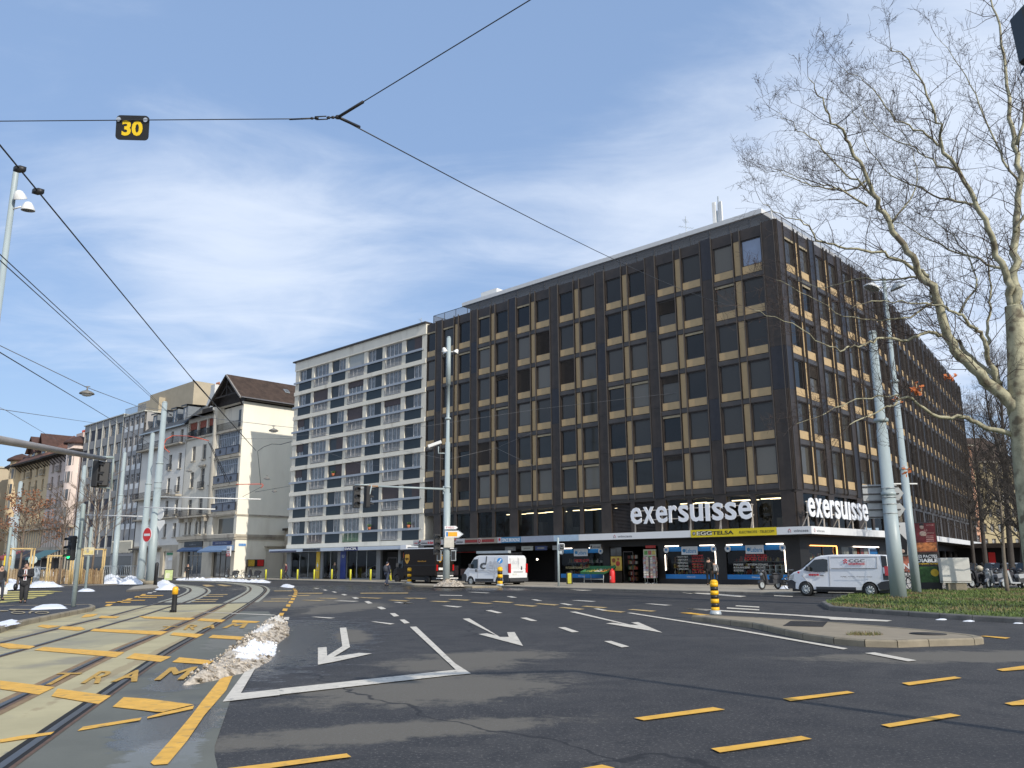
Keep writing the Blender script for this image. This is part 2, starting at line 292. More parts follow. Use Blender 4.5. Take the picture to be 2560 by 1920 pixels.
# ================= GROUND =================
def asphalt():
    M = bpy.data.materials.new('asphalt'); M.use_nodes = True; t = M.node_tree; b = t.nodes['Principled BSDF']; n_ = t.nodes.new; lk = t.links.new
    ge = n_('ShaderNodeNewGeometry')
    def noise(sc, det=5, ro=.6, dist=0):
        n = n_('ShaderNodeTexNoise'); n.inputs['Scale'].default_value=sc; n.inputs['Detail'].default_value=det; n.inputs['Roughness'].default_value=ro; n.inputs['Distortion'].default_value=dist; lk(ge.outputs['Position'],n.inputs[0]); return n.outputs[0]
    def ma(op,a,b_=None):
        n=n_('ShaderNodeMath'); n.operation=op
        for i,v in enumerate((a,b_)):
            if v is None: continue
            if isinstance(v,(int,float)): n.inputs[i].default_value=v
            else: lk(v,n.inputs[i])
        return n.outputs[0]
    def rng(v,a,b2,c=0,d=1):
        n=n_('ShaderNodeMapRange'); n.interpolation_type='SMOOTHSTEP'; lk(v,n.inputs[0])
        for i,x in enumerate((a,b2,c,d)): n.inputs[i+1].default_value=x
        return n.outputs[0]
    def spot(x,y,rx,ry,rot):              # soft elliptical patch on the ground
        mp=n_('ShaderNodeMapping'); mp.vector_type='TEXTURE'; mp.inputs['Location'].default_value=(x,y,0); mp.inputs['Rotation'].default_value=(0,0,rot); mp.inputs['Scale'].default_value=(rx,ry,1)
        lk(ge.outputs['Position'],mp.inputs[0]); l=n_('ShaderNodeVectorMath'); l.operation='LENGTH'; s_=n_('ShaderNodeSeparateXYZ'); lk(mp.outputs[0],s_.inputs[0]); c_=n_('ShaderNodeCombineXYZ'); lk(s_.outputs[0],c_.inputs[0]); lk(s_.outputs[1],c_.inputs[1]); lk(c_.outputs[0],l.inputs[0])
        return l.outputs['Value']
    def mix(f,a,b_):
        n=n_('ShaderNodeMixRGB'); 
        for i,v in enumerate((f,a,b_)):
            if isinstance(v,tuple): n.inputs[i].default_value=(*v,1)
            elif isinstance(v,(int,float)): n.inputs[i].default_value=v
            else: lk(v,n.inputs[i])
        return n.outputs[0]
    big=noise(.22,4); mid=noise(1.6,6,.65,.4); fine=noise(26,4,.85)
    col=mix(rng(big,.35,.65),(.040,.039,.040),(.056,.054,.053))
    col=mix(rng(mid,.42,.62,0,.8),col,(.030,.030,.032))
    dry=None
    rag=ma('ADD',ma('MULTIPLY',ma('SUBTRACT',mid,.5),1.3),ma('MULTIPLY',ma('SUBTRACT',noise(7,6,.7),.5),.9))
    p=G(1080,1720); spots=[(p.x,p.y,2.2,1.5,.5),(G(1230,1640).x,G(1230,1640).y,1.5,1.0,.3),(G(960,1830).x,G(960,1830).y,2.2,.55,.35)]
    for (x,y) in [(1130,1660)]: spots.append((G(x,y).x,G(x,y).y,1.3,1.2,0))
    q=G(850,1520); spots.append((q.x,q.y,1.7,5.0,-.1)); q=G(745,1500); spots.append((q.x,q.y,3.0,9,.1)); q=G(880,1590); spots.append((q.x,q.y,.5,2.3,.2)); q=G(2440,1640); spots.append((q.x,q.y,3.5,1.0,.1))
    for sp in spots:
        d=ma('ADD',spot(*sp),rag); d=rng(d,.62,1.05,1,0); dry=d if dry is None else ma('MAXIMUM',dry,d)
    col=mix(ma('MULTIPLY',dry,.8),col,(.15,.135,.108))
    wet=None
    q=G(700,1600); w=[(q.x,q.y,2.2,8,.12),(G(1000,1470).x,G(1000,1470).y,14,9,-.3)]
    for sp in w:
        d=ma('ADD',spot(*sp),ma('MULTIPLY',rag,1.3)); d=rng(d,.6,1.1,1,0); wet=d if wet is None else ma('MAXIMUM',wet,d)
    wet=ma('MULTIPLY',wet,ma('SUBTRACT',1,dry))
    col=mix(ma('MULTIPLY',wet,.45),col,(.026,.028,.033))
    sp2=rng(fine,.545,.64); col=mix(ma('MULTIPLY',sp2,.85),col,(.17,.16,.15))
    # cracks filled with tar
    mpc=n_('ShaderNodeTexVoronoi'); mpc.feature='DISTANCE_TO_EDGE'; mpc.inputs['Scale'].default_value=.085
    ad=n_('ShaderNodeVectorMath'); ad.operation='ADD'; nz=n_('ShaderNodeTexNoise'); nz.inputs['Scale'].default_value=.7; nz.inputs['Detail'].default_value=4; lk(ge.outputs['Position'],nz.inputs[0]); lk(ge.outputs['Position'],ad.inputs[0]); sc_=n_('ShaderNodeVectorMath'); sc_.operation='SCALE'; sc_.inputs['Scale'].default_value=1.6; lk(nz.outputs[1],sc_.inputs[0]); lk(sc_.outputs[0],ad.inputs[1]); lk(ad.outputs[0],mpc.inputs[0])
    cr=rng(mpc.outputs[0],.0012,.0035,1,0); col=mix(ma('MULTIPLY',cr,.8),col,(.016,.016,.018))
    lk(col,b.inputs['Base Color']); lk(rng(ma('ADD',wet,ma('MULTIPLY',mid,.2)),.1,1.1,.78,.26),b.inputs['Roughness'])
    bp=n_('ShaderNodeBump'); bp.inputs['Strength'].default_value=.35; bp.inputs['Distance'].default_value=.008; lk(noise(55,3,.7),bp.inputs['Height']); lk(bp.outputs[0],b.inputs['Normal'])
    b.inputs['Specular IOR Level'].default_value=.4
    return M
K['asphalt']=asphalt()
q1,q2,q3=G(700,1600),G(722,1660),G(735,1530)
patches(K['asphalt'],[(q1.x,q1.y,.28,3.2,.2,(.018,.02,.022),.85,None),(q2.x,q2.y,.25,.8,.1,(.02,.021,.023),.8,None),(q3.x,q3.y,.5,2.2,.1,(.022,.023,.025),.6,None)],4.)
g=MB(); g.add([(-900,-300,0),(900,-300,0),(900,1500,0),(-900,1500,0)],[(0,1,2,3)]); struct(g.build('ground',K['asphalt']))
def track_mat(name,c,wetc):
    M=mat(name,c,.8,0,.12,.8,.15,30,stain=(wetc,.55,.56,.85)); return M
BED=track_mat('track_concrete',(.44,.385,.225),(.27,.245,.18)); BED2=track_mat('track_concrete_far',(.34,.335,.27),(.24,.235,.20)); BEDW=track_mat('wet_track_edge',(.135,.138,.115),(.075,.08,.08))
patches(BED,[(-3.3,7.2,.55,2.6,.25,(.13,.135,.115),.95,.35),(-4.9,11.0,.35,2.2,.26,(.14,.145,.12),.9,.4),(-4.0,7.5,.5,1.0,.2,(.12,.125,.11),.9,.3),(-6.3,16,.35,3,.26,(.2,.19,.14),.7,None),(-6.9,17,.12,7,.2,(.28,.20,.11),.5,None),(-10,20,1.6,3,.2,(.30,.28,.20),.6,None),(-9.5,27,1.8,5,.2,(.31,.25,.15),.55,None),(-12.6,25,.25,9,.2,(.24,.2,.14),.6,None)])
patches(BEDW,[(-3.6,9.3,.5,1.4,.2,(.05,.055,.06),.9,.12),(-5.0,13.5,.45,2.2,.2,(.06,.062,.065),.9,.15),(-3.0,7.5,.35,1.2,.2,(.24,.25,.25),.45,.12),(-6.3,19.5,.5,2.5,.2,(.16,.15,.12),.8,.5),(-2.6,6.6,.6,1.2,0,(.15,.155,.13),.7,None),(-7.6,25,.6,3.5,.2,(.17,.165,.14),.8,.5)])
def flat(name, polys, z, M, st=True):
    b=MB()
    for pl in polys:
        pts=[G(x,y,z) for x,y in pl]; a=sum(pts[i].x*pts[(i+1)%len(pts)].y-pts[(i+1)%len(pts)].x*pts[i].y for i in range(len(pts)))
        b.poly(pts if a>0 else pts[::-1])
    o=b.build(name,M)
    return struct(o) if st else o
z7=lambda p:[(.3617*x,1400+.3617*y) for x,y in p]
# track bed and the damp strip beside the outer rail
RAIL={1:[(-6.5,-2),(-9.2,10),(-11.1,18.6),(-11.85,21.8),(-12.6,25),(-13.5,29),(-14.5,33),(-16.1,39.5),(-18.2,47),(-21.1,56),(-24.7,65),(-29.5,74),(-36,83),(-46,93),(-60,104)],
 4:[(-1.2,-4),(-3.05,3),(-4.2,7.4),(-4.68,9.2),(-5.2,11.2),(-5.9,13.9),(-6.68,17),(-7.6,21.1),(-8.9,26.8),(-10.85,35),(-14.1,48.2),(-17.2,59.6),(-20.9,70.5),(-25.6,80.5),(-31.5,89.5),(-42,100),(-58,113)]}
def resamp(pts, step=1.0):
    import itertools
    out=[]; n=len(pts)
    for i in range(n-1):
        p0=V(pts[max(i-1,0)]); p1=V(pts[i]); p2=V(pts[i+1]); p3=V(pts[min(i+2,n-1)])
        k=max(2,int((p2-p1).length/step))
        for j in range(k):
            t=j/k; out.append(.5*((2*p1)+(p2-p0)*t+(2*p0-5*p1+4*p2-p3)*t*t+(3*p1-p0-3*p2+p3)*t**3))
    out.append(V(pts[-1])); return out
def offs(pts,d):
    r=[]
    for i,p in enumerate(pts):
        t=(pts[min(i+1,len(pts)-1)]-pts[max(i-1,0)]).normalized(); r.append(p+V((t.y,-t.x))*d)
    return r
r1=resamp(RAIL[1]); r2=offs(r1,1.02); r4=resamp(RAIL[4]); r3=offs(r4,-1.02)
def band(b,A,B,z,m=0,lo=0,hi=None):
    n=min(len(A),len(B))
    for i in range(lo,(hi or n)-1): b.add([(A[i].x,A[i].y,z),(B[i].x,B[i].y,z),(B[i+1].x,B[i+1].y,z),(A[i+1].x,A[i+1].y,z)],[(0,1,2,3)],m)
b=MB(); YE=38.4
e1=offs(r1,-1.6); 
def cut(A,y0,y1): return [p for p in A if y0<=p.y<=y1]
def ribbon(b,A,B,z,m=0,k=120):
    def samp(P,t):
        f=t*(len(P)-1); i=min(int(f),len(P)-2); return P[i]+(P[i+1]-P[i])*(f-i)
    for i in range(k):
        a,b_,c,d=samp(A,i/k),samp(B,i/k),samp(B,(i+1)/k),samp(A,(i+1)/k); b.add([(a.x,a.y,z),(b_.x,b_.y,z),(c.x,c.y,z),(d.x,d.y,z)],[(0,1,2,3)],m)
ribbon(b,cut(e1,0,YE-2),cut(offs(r4,.03),0,YE),.004); struct(b.build('tram_track_bed',BED))
b=MB(); ribbon(b,cut(offs(r1,-.25),YE,130),cut(offs(r2,.25),YE,130),.004,k=90); ribbon(b,cut(offs(r3,-.25),YE,130),cut(offs(r4,.25),YE,130),.004,k=90); struct(b.build('tram_track_lane',BED2))
b=MB(); b.add([],[]); ribbon(b,cut(offs(r4,.05),0,32),[V((x,y)) for x,y in [(-.5,0),(-1.7,5.5),(-2.7,8),(-3.7,11.6),(-4.6,16.5),(-6.5,24),(-8.8,31)]],.005,k=50); struct(b.build('wet_track_shoulder',BEDW))
wetp=[z7(q) for q in [[(240,1060),(520,980),(700,905),(1000,735),(1120,690),(700,985),(440,1170),(160,1400),(60,1438),(0,1438),(0,1330),(120,1180)]]]
RUST=mat('rail_rust',(.17,.09,.045),.55,.4,.3,8.); RSTL=mat('rail_steel',(.10,.085,.07),.3,.8,.2,8.); GRV=mat('rail_groove',(.008,.008,.008),.9,0,0)
RSTN=mat('rust_stain',(.25,.165,.085),.8,0,.25,3.)
for i,(P,lab) in enumerate([(r1,''),(r2,''),(r3,''),(r4,'')]):
    b=MB(); A=cut(P,-2,125); k=len(A)
    if i==2: ribbon(b,cut(offs(P,-.19),4,36),cut(offs(P,.17),4,36),.0085,3,60)
    band(b,offs(A,-.09),offs(A,-.015),.011,0); band(b,offs(A,-.015),offs(A,.035 if i<3 else .06),.0095,2); (band(b,offs(A,-.16),offs(A,-.09),.0095,2) if i==3 else None); band(b,offs(A,.035),offs(A,.075),.011,1)
    struct(b.build('tram_rail',[RSTL,RUST,GRV,RSTN]))
# ---------------- painted markings (each a thin sheet on the road) ----------------
zA=lambda p:[(440+.2713*x,1440+.2713*y) for x,y in p]      # crop scales used when measuring
zB=lambda p:[(1000+.3617*x,1470+.3617*y) for x,y in p]
zC=lambda p:[(700+.3617*x,1300+.3617*y) for x,y in p]
zD=lambda p:[(1400+.5244*x,1400+.5244*y) for x,y in p]
zE=lambda p:[(.4069*x,1660+.4069*y) for x,y in p]
zF=lambda p:[(.226*x,1440+.226*y) for x,y in p]
wh=[]; ye=[]
wh+=[zC([(897,738),(942,736),(1210,990),(1320,1060),(1170,1074),(0,1206),(0,1165),(1215,1034)])]
wh+=[zE([(1480,178),(1720,153),(1720,190),(1368,231),(1525,18),(1578,10)])]
wh+=[zC([(413,745),(458,743),(484,878),(372,945),(545,918),(637,922),(380,978),(262,1000),(262,882),(322,878),(326,938),(430,872)])]
wh+=[zB([(432,212),(478,209),(690,338),(752,338),(740,306),(792,304),(850,400),(720,366),(541,318),(600,313),(668,328)]),
     zB([(1172,164),(1215,163),(1590,253),(1650,256),(1597,238),(1645,235),(1815,308),(1640,280),(1422,244),(1480,240),(1560,252)]),
     zB([(590,155),(630,152),(710,172),(672,174)]),zB([(830,206),(875,204),(950,227),(908,228)]),zB([(1092,272),(1140,270),(1238,303),(1190,306)]),zB([(1410,367),(1460,365),(1585,404),(1532,410)]),
     zB([(1337,143),(1370,141),(1460,158),(1425,160)]),zB([(1103,107),(1140,106),(1198,117),(1162,119)]),zB([(905,79),(940,78),(985,88),(950,89)]),
     zB([(288,122),(330,121),(432,129),(395,134)]),zB([(0,100),(60,101),(100,106),(40,109)])]
wh+=[zD([(318,252),(340,251),(800,322),(1372,421),(1352,426),(780,325)]), zD([(1452,443),(1500,440),(1700,478),(1660,483)]),
     zD([(597,231),(640,231),(1585,288),(1560,293),(1290,284),(1280,279),(1130,266),(780,245)])]
wh+=[zA(q) for q in [[(1240,376),(1290,375),(1470,385),(1420,391)],[(1798,420),(1840,419),(2015,439),(1975,446)],[(990,379),(1045,377),(1038,405),(1000,405)],
     [(1620,197),(1660,195),(1688,206),(1650,211)],[(1735,234),(1775,231),(1812,250),(1770,255)],[(1850,285),(1895,282),(1938,302),(1890,308)],[(1970,343),(2015,341),(2058,368),(2008,374)],[(2060,403),(2105,400),(2155,432),(2105,438)],
     [(1518,168),(1550,166),(1582,175),(1550,179)],[(1432,144),(1460,142),(1488,151),(1460,153)],[(1348,127),(1375,125),(1400,132),(1375,135)],[(1268,112),(1290,110),(1320,116),(1300,118)],
     [(2000,240),(2060,240),(2195,252),(2130,256)],[(1450,229),(1520,226),(1690,231),(1640,236)],[(0,322),(50,323),(918,357),(900,363),(400,340)]]]
wh+=[zD(q) for q in [[(840,216),(950,222),(950,227),(835,220)],[(795,226),(950,235),(950,240),(795,231)],[(582,155),(640,153),(890,172),(860,176)],[(1020,168),(1110,172),(1110,175),(1020,172)]]]
wh+=[zB(q) for q in [[(1110,6),(1150,5),(1330,16),(1260,18)],[(735,57),(770,56),(810,66),(770,67)],[(460,28),(520,27),(625,34),(600,36)],[(1690,108),(1740,108),(1880,118),(1830,121)],[(1970,141),(2020,141),(2160,153),(2120,156)],[(1185,85),(1230,84),(1360,91),(1320,95)],[(275,47),(430,50),(430,54),(275,51)],[(1950,32),(2000,31),(2050,36),(2010,39)]]]
ye+=[zD(q) for q in [[(352,752),(730,701),(788,712),(400,764)],[(1062,660),(1370,624),(1405,632),(1100,672)],[(1628,586),(1880,555),(1915,562),(1665,597)],[(720,898),(1150,838),(1202,852),(762,917)],[(1530,785),(1860,731),(1912,741),(1572,797)],
     [(2080,521),(2212,503),(2330,495),(2330,515),(2212,521),(2110,529)],[(2118,682),(2212,665),(2400,640),(2400,668),(2212,690),(2155,692)],[(0,1010),(200,975),(262,990),(60,1040),(0,1050)],
     [(2000,362),(2030,361),(2148,370),(2125,375)],[(570,251),(620,250),(720,262),(690,265)]]]
ye+=[zE([(1400,639),(1500,628),(2130,549),(2158,570),(1560,652),(1300,690)]), zE([(1360,82),(1430,72),(1390,160),(1255,315),(1150,470),(1030,614),(945,620),(925,605),(1080,430),(1180,310),(1240,230)]),
     zE([(0,463),(150,437),(335,415),(310,433),(130,462),(0,482)]), zE([(510,385),(870,328),(860,345),(475,411)]), zE([(905,325),(1000,297),(1192,255),(1185,275),(1000,315),(905,334)]), zE([(760,203),(900,212),(1190,248),(1000,294),(960,293),(692,262)])]
# yellow bars crossing the track bed, interrupted at the rails
ye+=[z7(q) for q in [[(0,832),(380,878),(270,930),(0,890)],[(400,888),(768,938),(680,995),(355,940)],[(0,577),(60,575),(245,595),(205,612),(60,612),(0,595)],[(300,600),(860,637),(800,672),(700,662),(235,622)],[(930,643),(1185,668),(1110,704),(870,678)],[(1240,672),(1480,695),(1440,722),(1190,705)],
     [(258,458),(290,446),(420,455),(330,472)],[(430,458),(560,462),(590,478),(540,489),(400,476)],[(650,474),(1160,493),(1110,518),(1000,512),(622,490)],[(1200,500),(1410,512),(1360,537),(1175,518)],[(1470,517),(1700,530),(1680,552),(1440,537)],
     [(960,388),(1350,400),(1310,416),(1000,402)],[(1390,403),(1560,412),(1530,430),(1360,418)],[(1610,414),(1800,424),(1770,434),(1600,432)],[(590,375),(680,372),(640,390),(560,398)],[(700,385),(830,390),(800,402),(680,400)]]]
# dashed bend line
ye+=[zA(q) for q in [[(958,340),(998,339),(985,366),(942,363)],[(988,298),(1030,300),(1022,323),(978,320)],[(1020,260),(1058,262),(1050,283),(1012,281)],[(1042,230),(1082,231),(1076,250),(1036,250)],[(1060,203),(1098,204),(1092,221),(1056,220)],[(1076,180),(1112,181),(1106,195),(1070,194)],[(1085,160),(1120,161),(1116,173),(1082,172)],[(1090,143),(1122,144),(1118,154),(1088,153)],[(1085,129),(1118,130),(1115,138),(1084,137)],[(1075,117),(1105,118),(1104,124),(1076,123)]]]
yw=[]
yw+=[zA(q) for q in [[(1150,222),(1200,220),(1380,224),(1330,230)],[(1280,204),(1330,202),(1500,204),(1460,210)],[(1660,199),(1720,197),(1905,202),(1860,208)],[(1950,222),(2000,220),(2160,228),(2110,233)],[(2100,203),(2150,202),(2212,206),(2160,210)],[(1120,156),(1360,155),(1340,162),(1130,162)],[(1030,178),(1245,175),(1220,182),(1040,183)],[(800,230),(1030,228),(1020,235),(810,236)],[(870,209),(1050,207),(1040,213),(880,214)],[(900,135),(1070,133),(1070,139),(905,140)],
     [(245,186),(440,184),(430,190),(255,191)],[(170,215),(395,213),(380,219),(180,220)],[(140,234),(375,230),(360,237),(150,239)],[(290,170),(480,167),(470,173),(300,174)],[(240,82),(300,80),(360,93),(280,98)],[(370,80),(420,78),(520,92),(440,94)],[(1700,155),(2140,153),(2140,160),(1700,162)]]]
yw+=[zB(q) for q in [[(25,68),(60,67),(190,70),(150,75)],[(202,92),(240,89),(352,92),(310,98)],[(328,78),(365,76),(492,82),(455,88)],[(484,101),(520,98),(645,105),(605,110)],[(625,93),(665,90),(790,98),(755,103)],[(780,116),(815,113),(952,123),(915,129)],[(928,109),(965,106),(1103,115),(1070,120)],[(1095,135),(1130,132),(1280,145),(1240,150)],[(1250,126),(1290,123),(1437,134),(1405,139)],[(1390,156),(1430,153),(1560,164),(1525,169)],[(1570,149),(1610,146),(1775,158),(1735,163)]]]
ye+=[zF(q) for q in [[(1155,330),(1190,310),(1250,308),(1215,332)],[(1270,293),(1310,278),(1368,277),(1330,295)],[(1385,263),(1420,248),(1470,247),(1435,265)],[(1480,236),(1505,222),(1550,222),(1525,238)],[(1555,214),(1575,200),(1618,200),(1600,215)],[(1165,287),(1450,285),(1440,294),(1170,296)],[(1350,266),(1610,264),(1600,271),(1360,273)],[(1545,214),(1810,212),(1800,219),(1555,221)],[(1510,233),(1740,231),(1730,238),(1520,240)]]]
wh+=[zF(q) for q in [[(1625,192),(1640,182),(1690,180),(1675,192)],[(1690,176),(1700,168),(1732,168),(1722,177)]]]
YEW=mat('worn_road_paint_yellow',(.52,.37,.16),.7,0,.2,4.,.1,60,stain=((.13,.12,.10),5.,.52,.75))
flat('white_road_marking',wh,.014,WHT); flat('yellow_road_marking',ye,.014,YEL); flat('worn_yellow_marking',yw,.0145,YEW)
b=MB()                                                     # pedestrian crossing bars at the left edge
zebra=[z7(q) for q in [[(0,218),(330,212),(440,218),(0,226)],[(0,233),(380,226),(350,234),(0,242)],[(0,248),(330,240),(300,250),(0,258)],[(0,264),(260,256),(230,266),(0,275)],[(0,283),(170,274),(130,284),(0,296)]]]
ZY=mat('crossing_paint_yellow',(.55,.46,.12),.6,0,.1,4.); flat('pedestrian_crossing',zebra,.014,ZY)
BK=mat('faded_cycle_paint',(.36,.29,.17),.7,0,.2,5.)
bk=[zF(q) for q in [[(95,372),(110,362),(340,366),(345,372),(180,374),(165,382)],[(0,378),(100,380),(80,387),(0,389)],[(315,400),(340,388),(395,388),(345,398),(340,412),(318,414)]]]
for cx_,cy_,rx_,ry_ in ((200,403,82,14),(465,402,82,14)):
    ring=[(cx_+rx_*cos(a),cy_+ry_*sin(a)) for a in [i*pi/8 for i in range(17)]]; inn=[(cx_+rx_*.75*cos(a),cy_+ry_*.6*sin(a)) for a in [i*pi/8 for i in range(17)]]
    for i in range(16): bk.append(zF([ring[i],ring[i+1],inn[i+1],inn[i]]))
# TRAM lettering
flat('cycle_marking',bk,.168,BK)
def gtext(t, quads, z):
    b=MB()
    for ch,q in zip(t,quads):                      # q: pixel corners bl, br, tr, tl
        vs,fs=glyphs(ch); ax=min(v[0] for v in vs); bx=max(v[0] for v in vs); az=min(v[1] for v in vs); bz=max(v[1] for v in vs)
        P=[G(x,y,z) for x,y in q]
        o=[]
        for v in vs:
            u=(v[0]-ax)/(bx-ax); w=(v[1]-az)/(bz-az); o.append(((P[0]*(1-u)+P[1]*u)*(1-w)+(P[3]*(1-u)+P[2]*u)*w))
        keep=[f for f in fs if all(vs[i][2]>0 for i in f)]; dv=(P[1]-P[0])*.045
        for k in range(3): b.add([q_+dv*(k-1)+V((0,0,.0015*k)) for q_ in o],keep)
    return b
YL2=mat('tram_lettering_yellow',(.52,.31,.06),.7,0,.2,6.)
struct(gtext('TRAMTRAM',[z7([(260,862),(410,862),(565,780),(410,780)]),z7([(560,852),(680,852),(815,768),(690,768)]),z7([(770,842),(940,840),(975,760),(925,760)]),z7([(1070,830),(1260,825),(1360,738),(1180,742)]),
  z7([(1105,484),(1160,486),(1230,458),(1130,458)]),z7([(1270,482),(1340,482),(1395,448),(1300,448)]),z7([(1395,475),(1480,473),(1500,447),(1440,447)]),z7([(1540,470),(1680,470),(1710,436),(1610,438)])],.016).build('tram_lettering',YL2))
# cover plates and manholes
IRON=mat('cast_iron',(.05,.045,.04),.6,.5,.2,20.,.5,90)
# ---------------- pavements, islands, kerbs ----------------
def island(name, pts, h, mtop, mkerb, kw=.16, z0=0, seg=1.0):
    b=MB(); n=len(pts); P=[V((p[0],p[1])) for p in pts]
    if sum(P[i].x*P[(i+1)%n].y-P[(i+1)%n].x*P[i].y for i in range(n))<0: P=P[::-1]
    inn=[]
    for i in range(n):
        a=(P[i]-P[i-1]).normalized(); c=(P[(i+1)%n]-P[i]).normalized(); t=(a+c); t=t.normalized() if t.length>1e-4 else a
        k=max(.35,abs(t.dot(a))); inn.append(P[i]+V((-t.y,t.x))*kw/k)
    for i in range(n):
        j=(i+1)%n; L_=(P[j]-P[i]).length; k=max(1,int(L_/seg)); 
        for q in range(k):
            t0=q/k+.004/L_*2; t1=(q+1)/k-.004/L_*2; a,c=P[i].lerp(P[j],t0),P[i].lerp(P[j],t1); d,e=inn[i].lerp(inn[j],t0),inn[i].lerp(inn[j],t1)
            ao=a.lerp(d,.16); co=c.lerp(e,.16)
            b.add([(a.x,a.y,z0),(c.x,c.y,z0),(c.x,c.y,h-.03),(a.x,a.y,h-.03),(ao.x,ao.y,h),(co.x,co.y,h),(e.x,e.y,h),(d.x,d.y,h),(d.x,d.y,h-.1),(e.x,e.y,h-.1)],[(0,1,2,3),(3,2,5,4),(4,5,6,7),(7,6,9,8)],1)
        b.add([(P[i].x,P[i].y,z0),(P[j].x,P[j].y,z0),(inn[j].x,inn[j].y,h-.035),(inn[i].x,inn[i].y,h-.035)],[(0,1,2,3)],2)
    b.poly([(p.x,p.y,h-.008) for p in inn],0)
    return struct(b.build(name,[mtop,mkerb,K['dark']])), inn
PAV=mat('pavement_asphalt',(.33,.295,.235),.85,0,.12,1.1,.2,50,stain=((.13,.12,.11),.6,.6,.5)); PAV2=mat('island_surface',(.28,.235,.17),.85,0,.1,2.5,.2,60,stain=((.24,.21,.17),1.5,.6,.5)); KD=mat('granite_kerb',(.15,.14,.125),.75,0,.2,3.,.3,50)
kerb=[(-16,15),(-6,13.8),(3,13.2),(11,12.4),(22,10.4),(34.6,8.2),(46,6.6),(59.6,5.3),(78,4.4),(110,4),(175,4)]
pts=[SP(s,n) for s,n in kerb]+[SP(175,-.5),SP(0,-.5)]+[SP(0,-QL),]
a_=ST@FFR@V((70,0,0)); pts+=[a_, a_+V((9,-5,0)), ST@V((10,QL,0)), ST@V((9.5,0,0)), SP(-14,8)]
island('pavement',[(p.x,p.y) for p in pts],.13,PAV,KD)
isl=[(5.13,24.9),(6.05,21.9),(6.2,18.6),(6.45,17.5),(6.85,16.95),(7.4,16.75),(8.1,16.95),(9.1,17.15),(9.42,17.4),(9.5,17.9),(9.2,19.3),(8.2,21.7),(6.8,23.9),(5.6,25.2)]
island('traffic_island',isl,.14,PAV2,K['concrete'])
def px(pl,z=0): return [tuple(G(x,y,z)[:2]) for x,y in pl]
mid=px([(1004,1461),(1036,1467),(1180,1470),(1262,1469),(1272,1467),(1250,1466),(1175,1465),(1150,1460),(1060,1459),(1015,1458.5)])
island('median_island',mid,.13,PAV,K['concrete'])
lk_=px([(0,1584),(20,1576),(70,1562),(232,1528),(238,1524),(228,1520)])+[(-20.5,33.5),(-31,34),(-27,10)]
island('cycle_platform',lk_,.15,mat('dark_path',(.045,.045,.05),.8,0,.1,2.,.2,60),K['concrete'])
pl_=px([(315,1480),(395,1474),(420,1468),(400,1460),(330,1470)]); island('mast_island',pl_,.13,PAV,KD)
plaza=[(-34.0,78.0),(-38,88),(-50,97),(-66,110),(-88,125),(-120,140),(-190,190),(-160,95),(-70,62),(-45,66)]
island('plaza_pavement',plaza,.10,mat('plaza_asphalt',(.06,.06,.064),.85,0,.1,1.,.2,60),KD)
lawn=[(10.9,29.8),(11.5,27.6),(12.0,26.2),(12.8,24.1),(13.5,22.9),(16.5,19.4),(22,14.5),(42,14),(52,40),(33,47.5),(24.5,47.2),(18.2,45.0),(14.2,37.5),(11.8,33.0)]
GR=mat('turf_soil',(.075,.10,.03),.95,0,.4,1.5,.4,20); island('lawn_ground',lawn,.14,GR,KD,.2)
# grass blades, one mass
rn=random.Random(4); b=MB()
def inpoly(x,y,P):
    c=False; n=len(P)
    for i in range(n):
        x1,y1=P[i]; x2,y2=P[i-1]
        if (y1>y)!=(y2>y) and x<(x2-x1)*(y-y1)/(y2-y1)+x1: c=not c
    return c
cnt=0
while cnt<34000:
    t=rn.random(); x=10.5+rn.random()*24; y=17+rn.random()*31
    if not inpoly(x,y,lawn) or not inpoly(x-.25,y-.25,lawn) or x/y>.72: continue
    cnt+=1; h=.02+rn.random()**2*.10; a=rn.random()*pi; w=.012+rn.random()*.02; lx=(rn.random()-.5)*.16; ly=(rn.random()-.5)*.16
    k=rn.random()+ .55*sin(x*1.3+2)*sin(y*.9); k+=.5*sin(x*.5+y*.8); m_=0 if k>.25 else (1 if k>-.05 else 2)
    b.add([(x-cos(a)*w,y-sin(a)*w,.125),(x+cos(a)*w,y+sin(a)*w,.125),(x+lx,y+ly,.13+h)],[(0,1,2)],m_)
stuff(tag(b.build('grass',[mat('grass_green',(.10,.145,.032),.8,0,.3,2),mat('grass_olive',(.17,.175,.055),.8,0,.3,2),mat('grass_brown',(.20,.15,.075),.85,0,.3,2)]),'short patchy green and brown grass beside the pale mast','grass'))
# island covers
b=MB(); c=G(2015,1559,.14); b.T=TR(c.x,c.y,.135,AF+.35)
b.box(-.45,.45,-.9,.9,0,.006); 
tag(b.build('cover_plate',IRON),'dark rectangular iron cover plate in the pale traffic island','cover plate')
b=MB(); c=G(2320,1584,.14); b.cyl((c.x,c.y,.134),.36,.008,28); tag(b.build('manhole_cover',IRON),'round iron manhole cover near the pointed end of the island','manhole cover')
b=MB(); c=G(2162,1586,.14)
for i in range(260):
    a=rn.random()*6.28; r=rn.random()**.6*.38; x=c.x+cos(a)*r; y=c.y+sin(a)*r*.6; h=.03+rn.random()*.07; q=rn.random()*3; b.add([(x-.01*cos(q),y-.01*sin(q),.13),(x+.01*cos(q),y+.01*sin(q),.13),(x+rn.uniform(-.05,.05),y+rn.uniform(-.05,.05),.13+h)],[(0,1,2)],i%2)
stuff(tag(b.build('weeds',[MATS['grass_olive'],MATS['grass_brown']]),'tuft of dry weeds growing through the pale traffic island','weeds'))
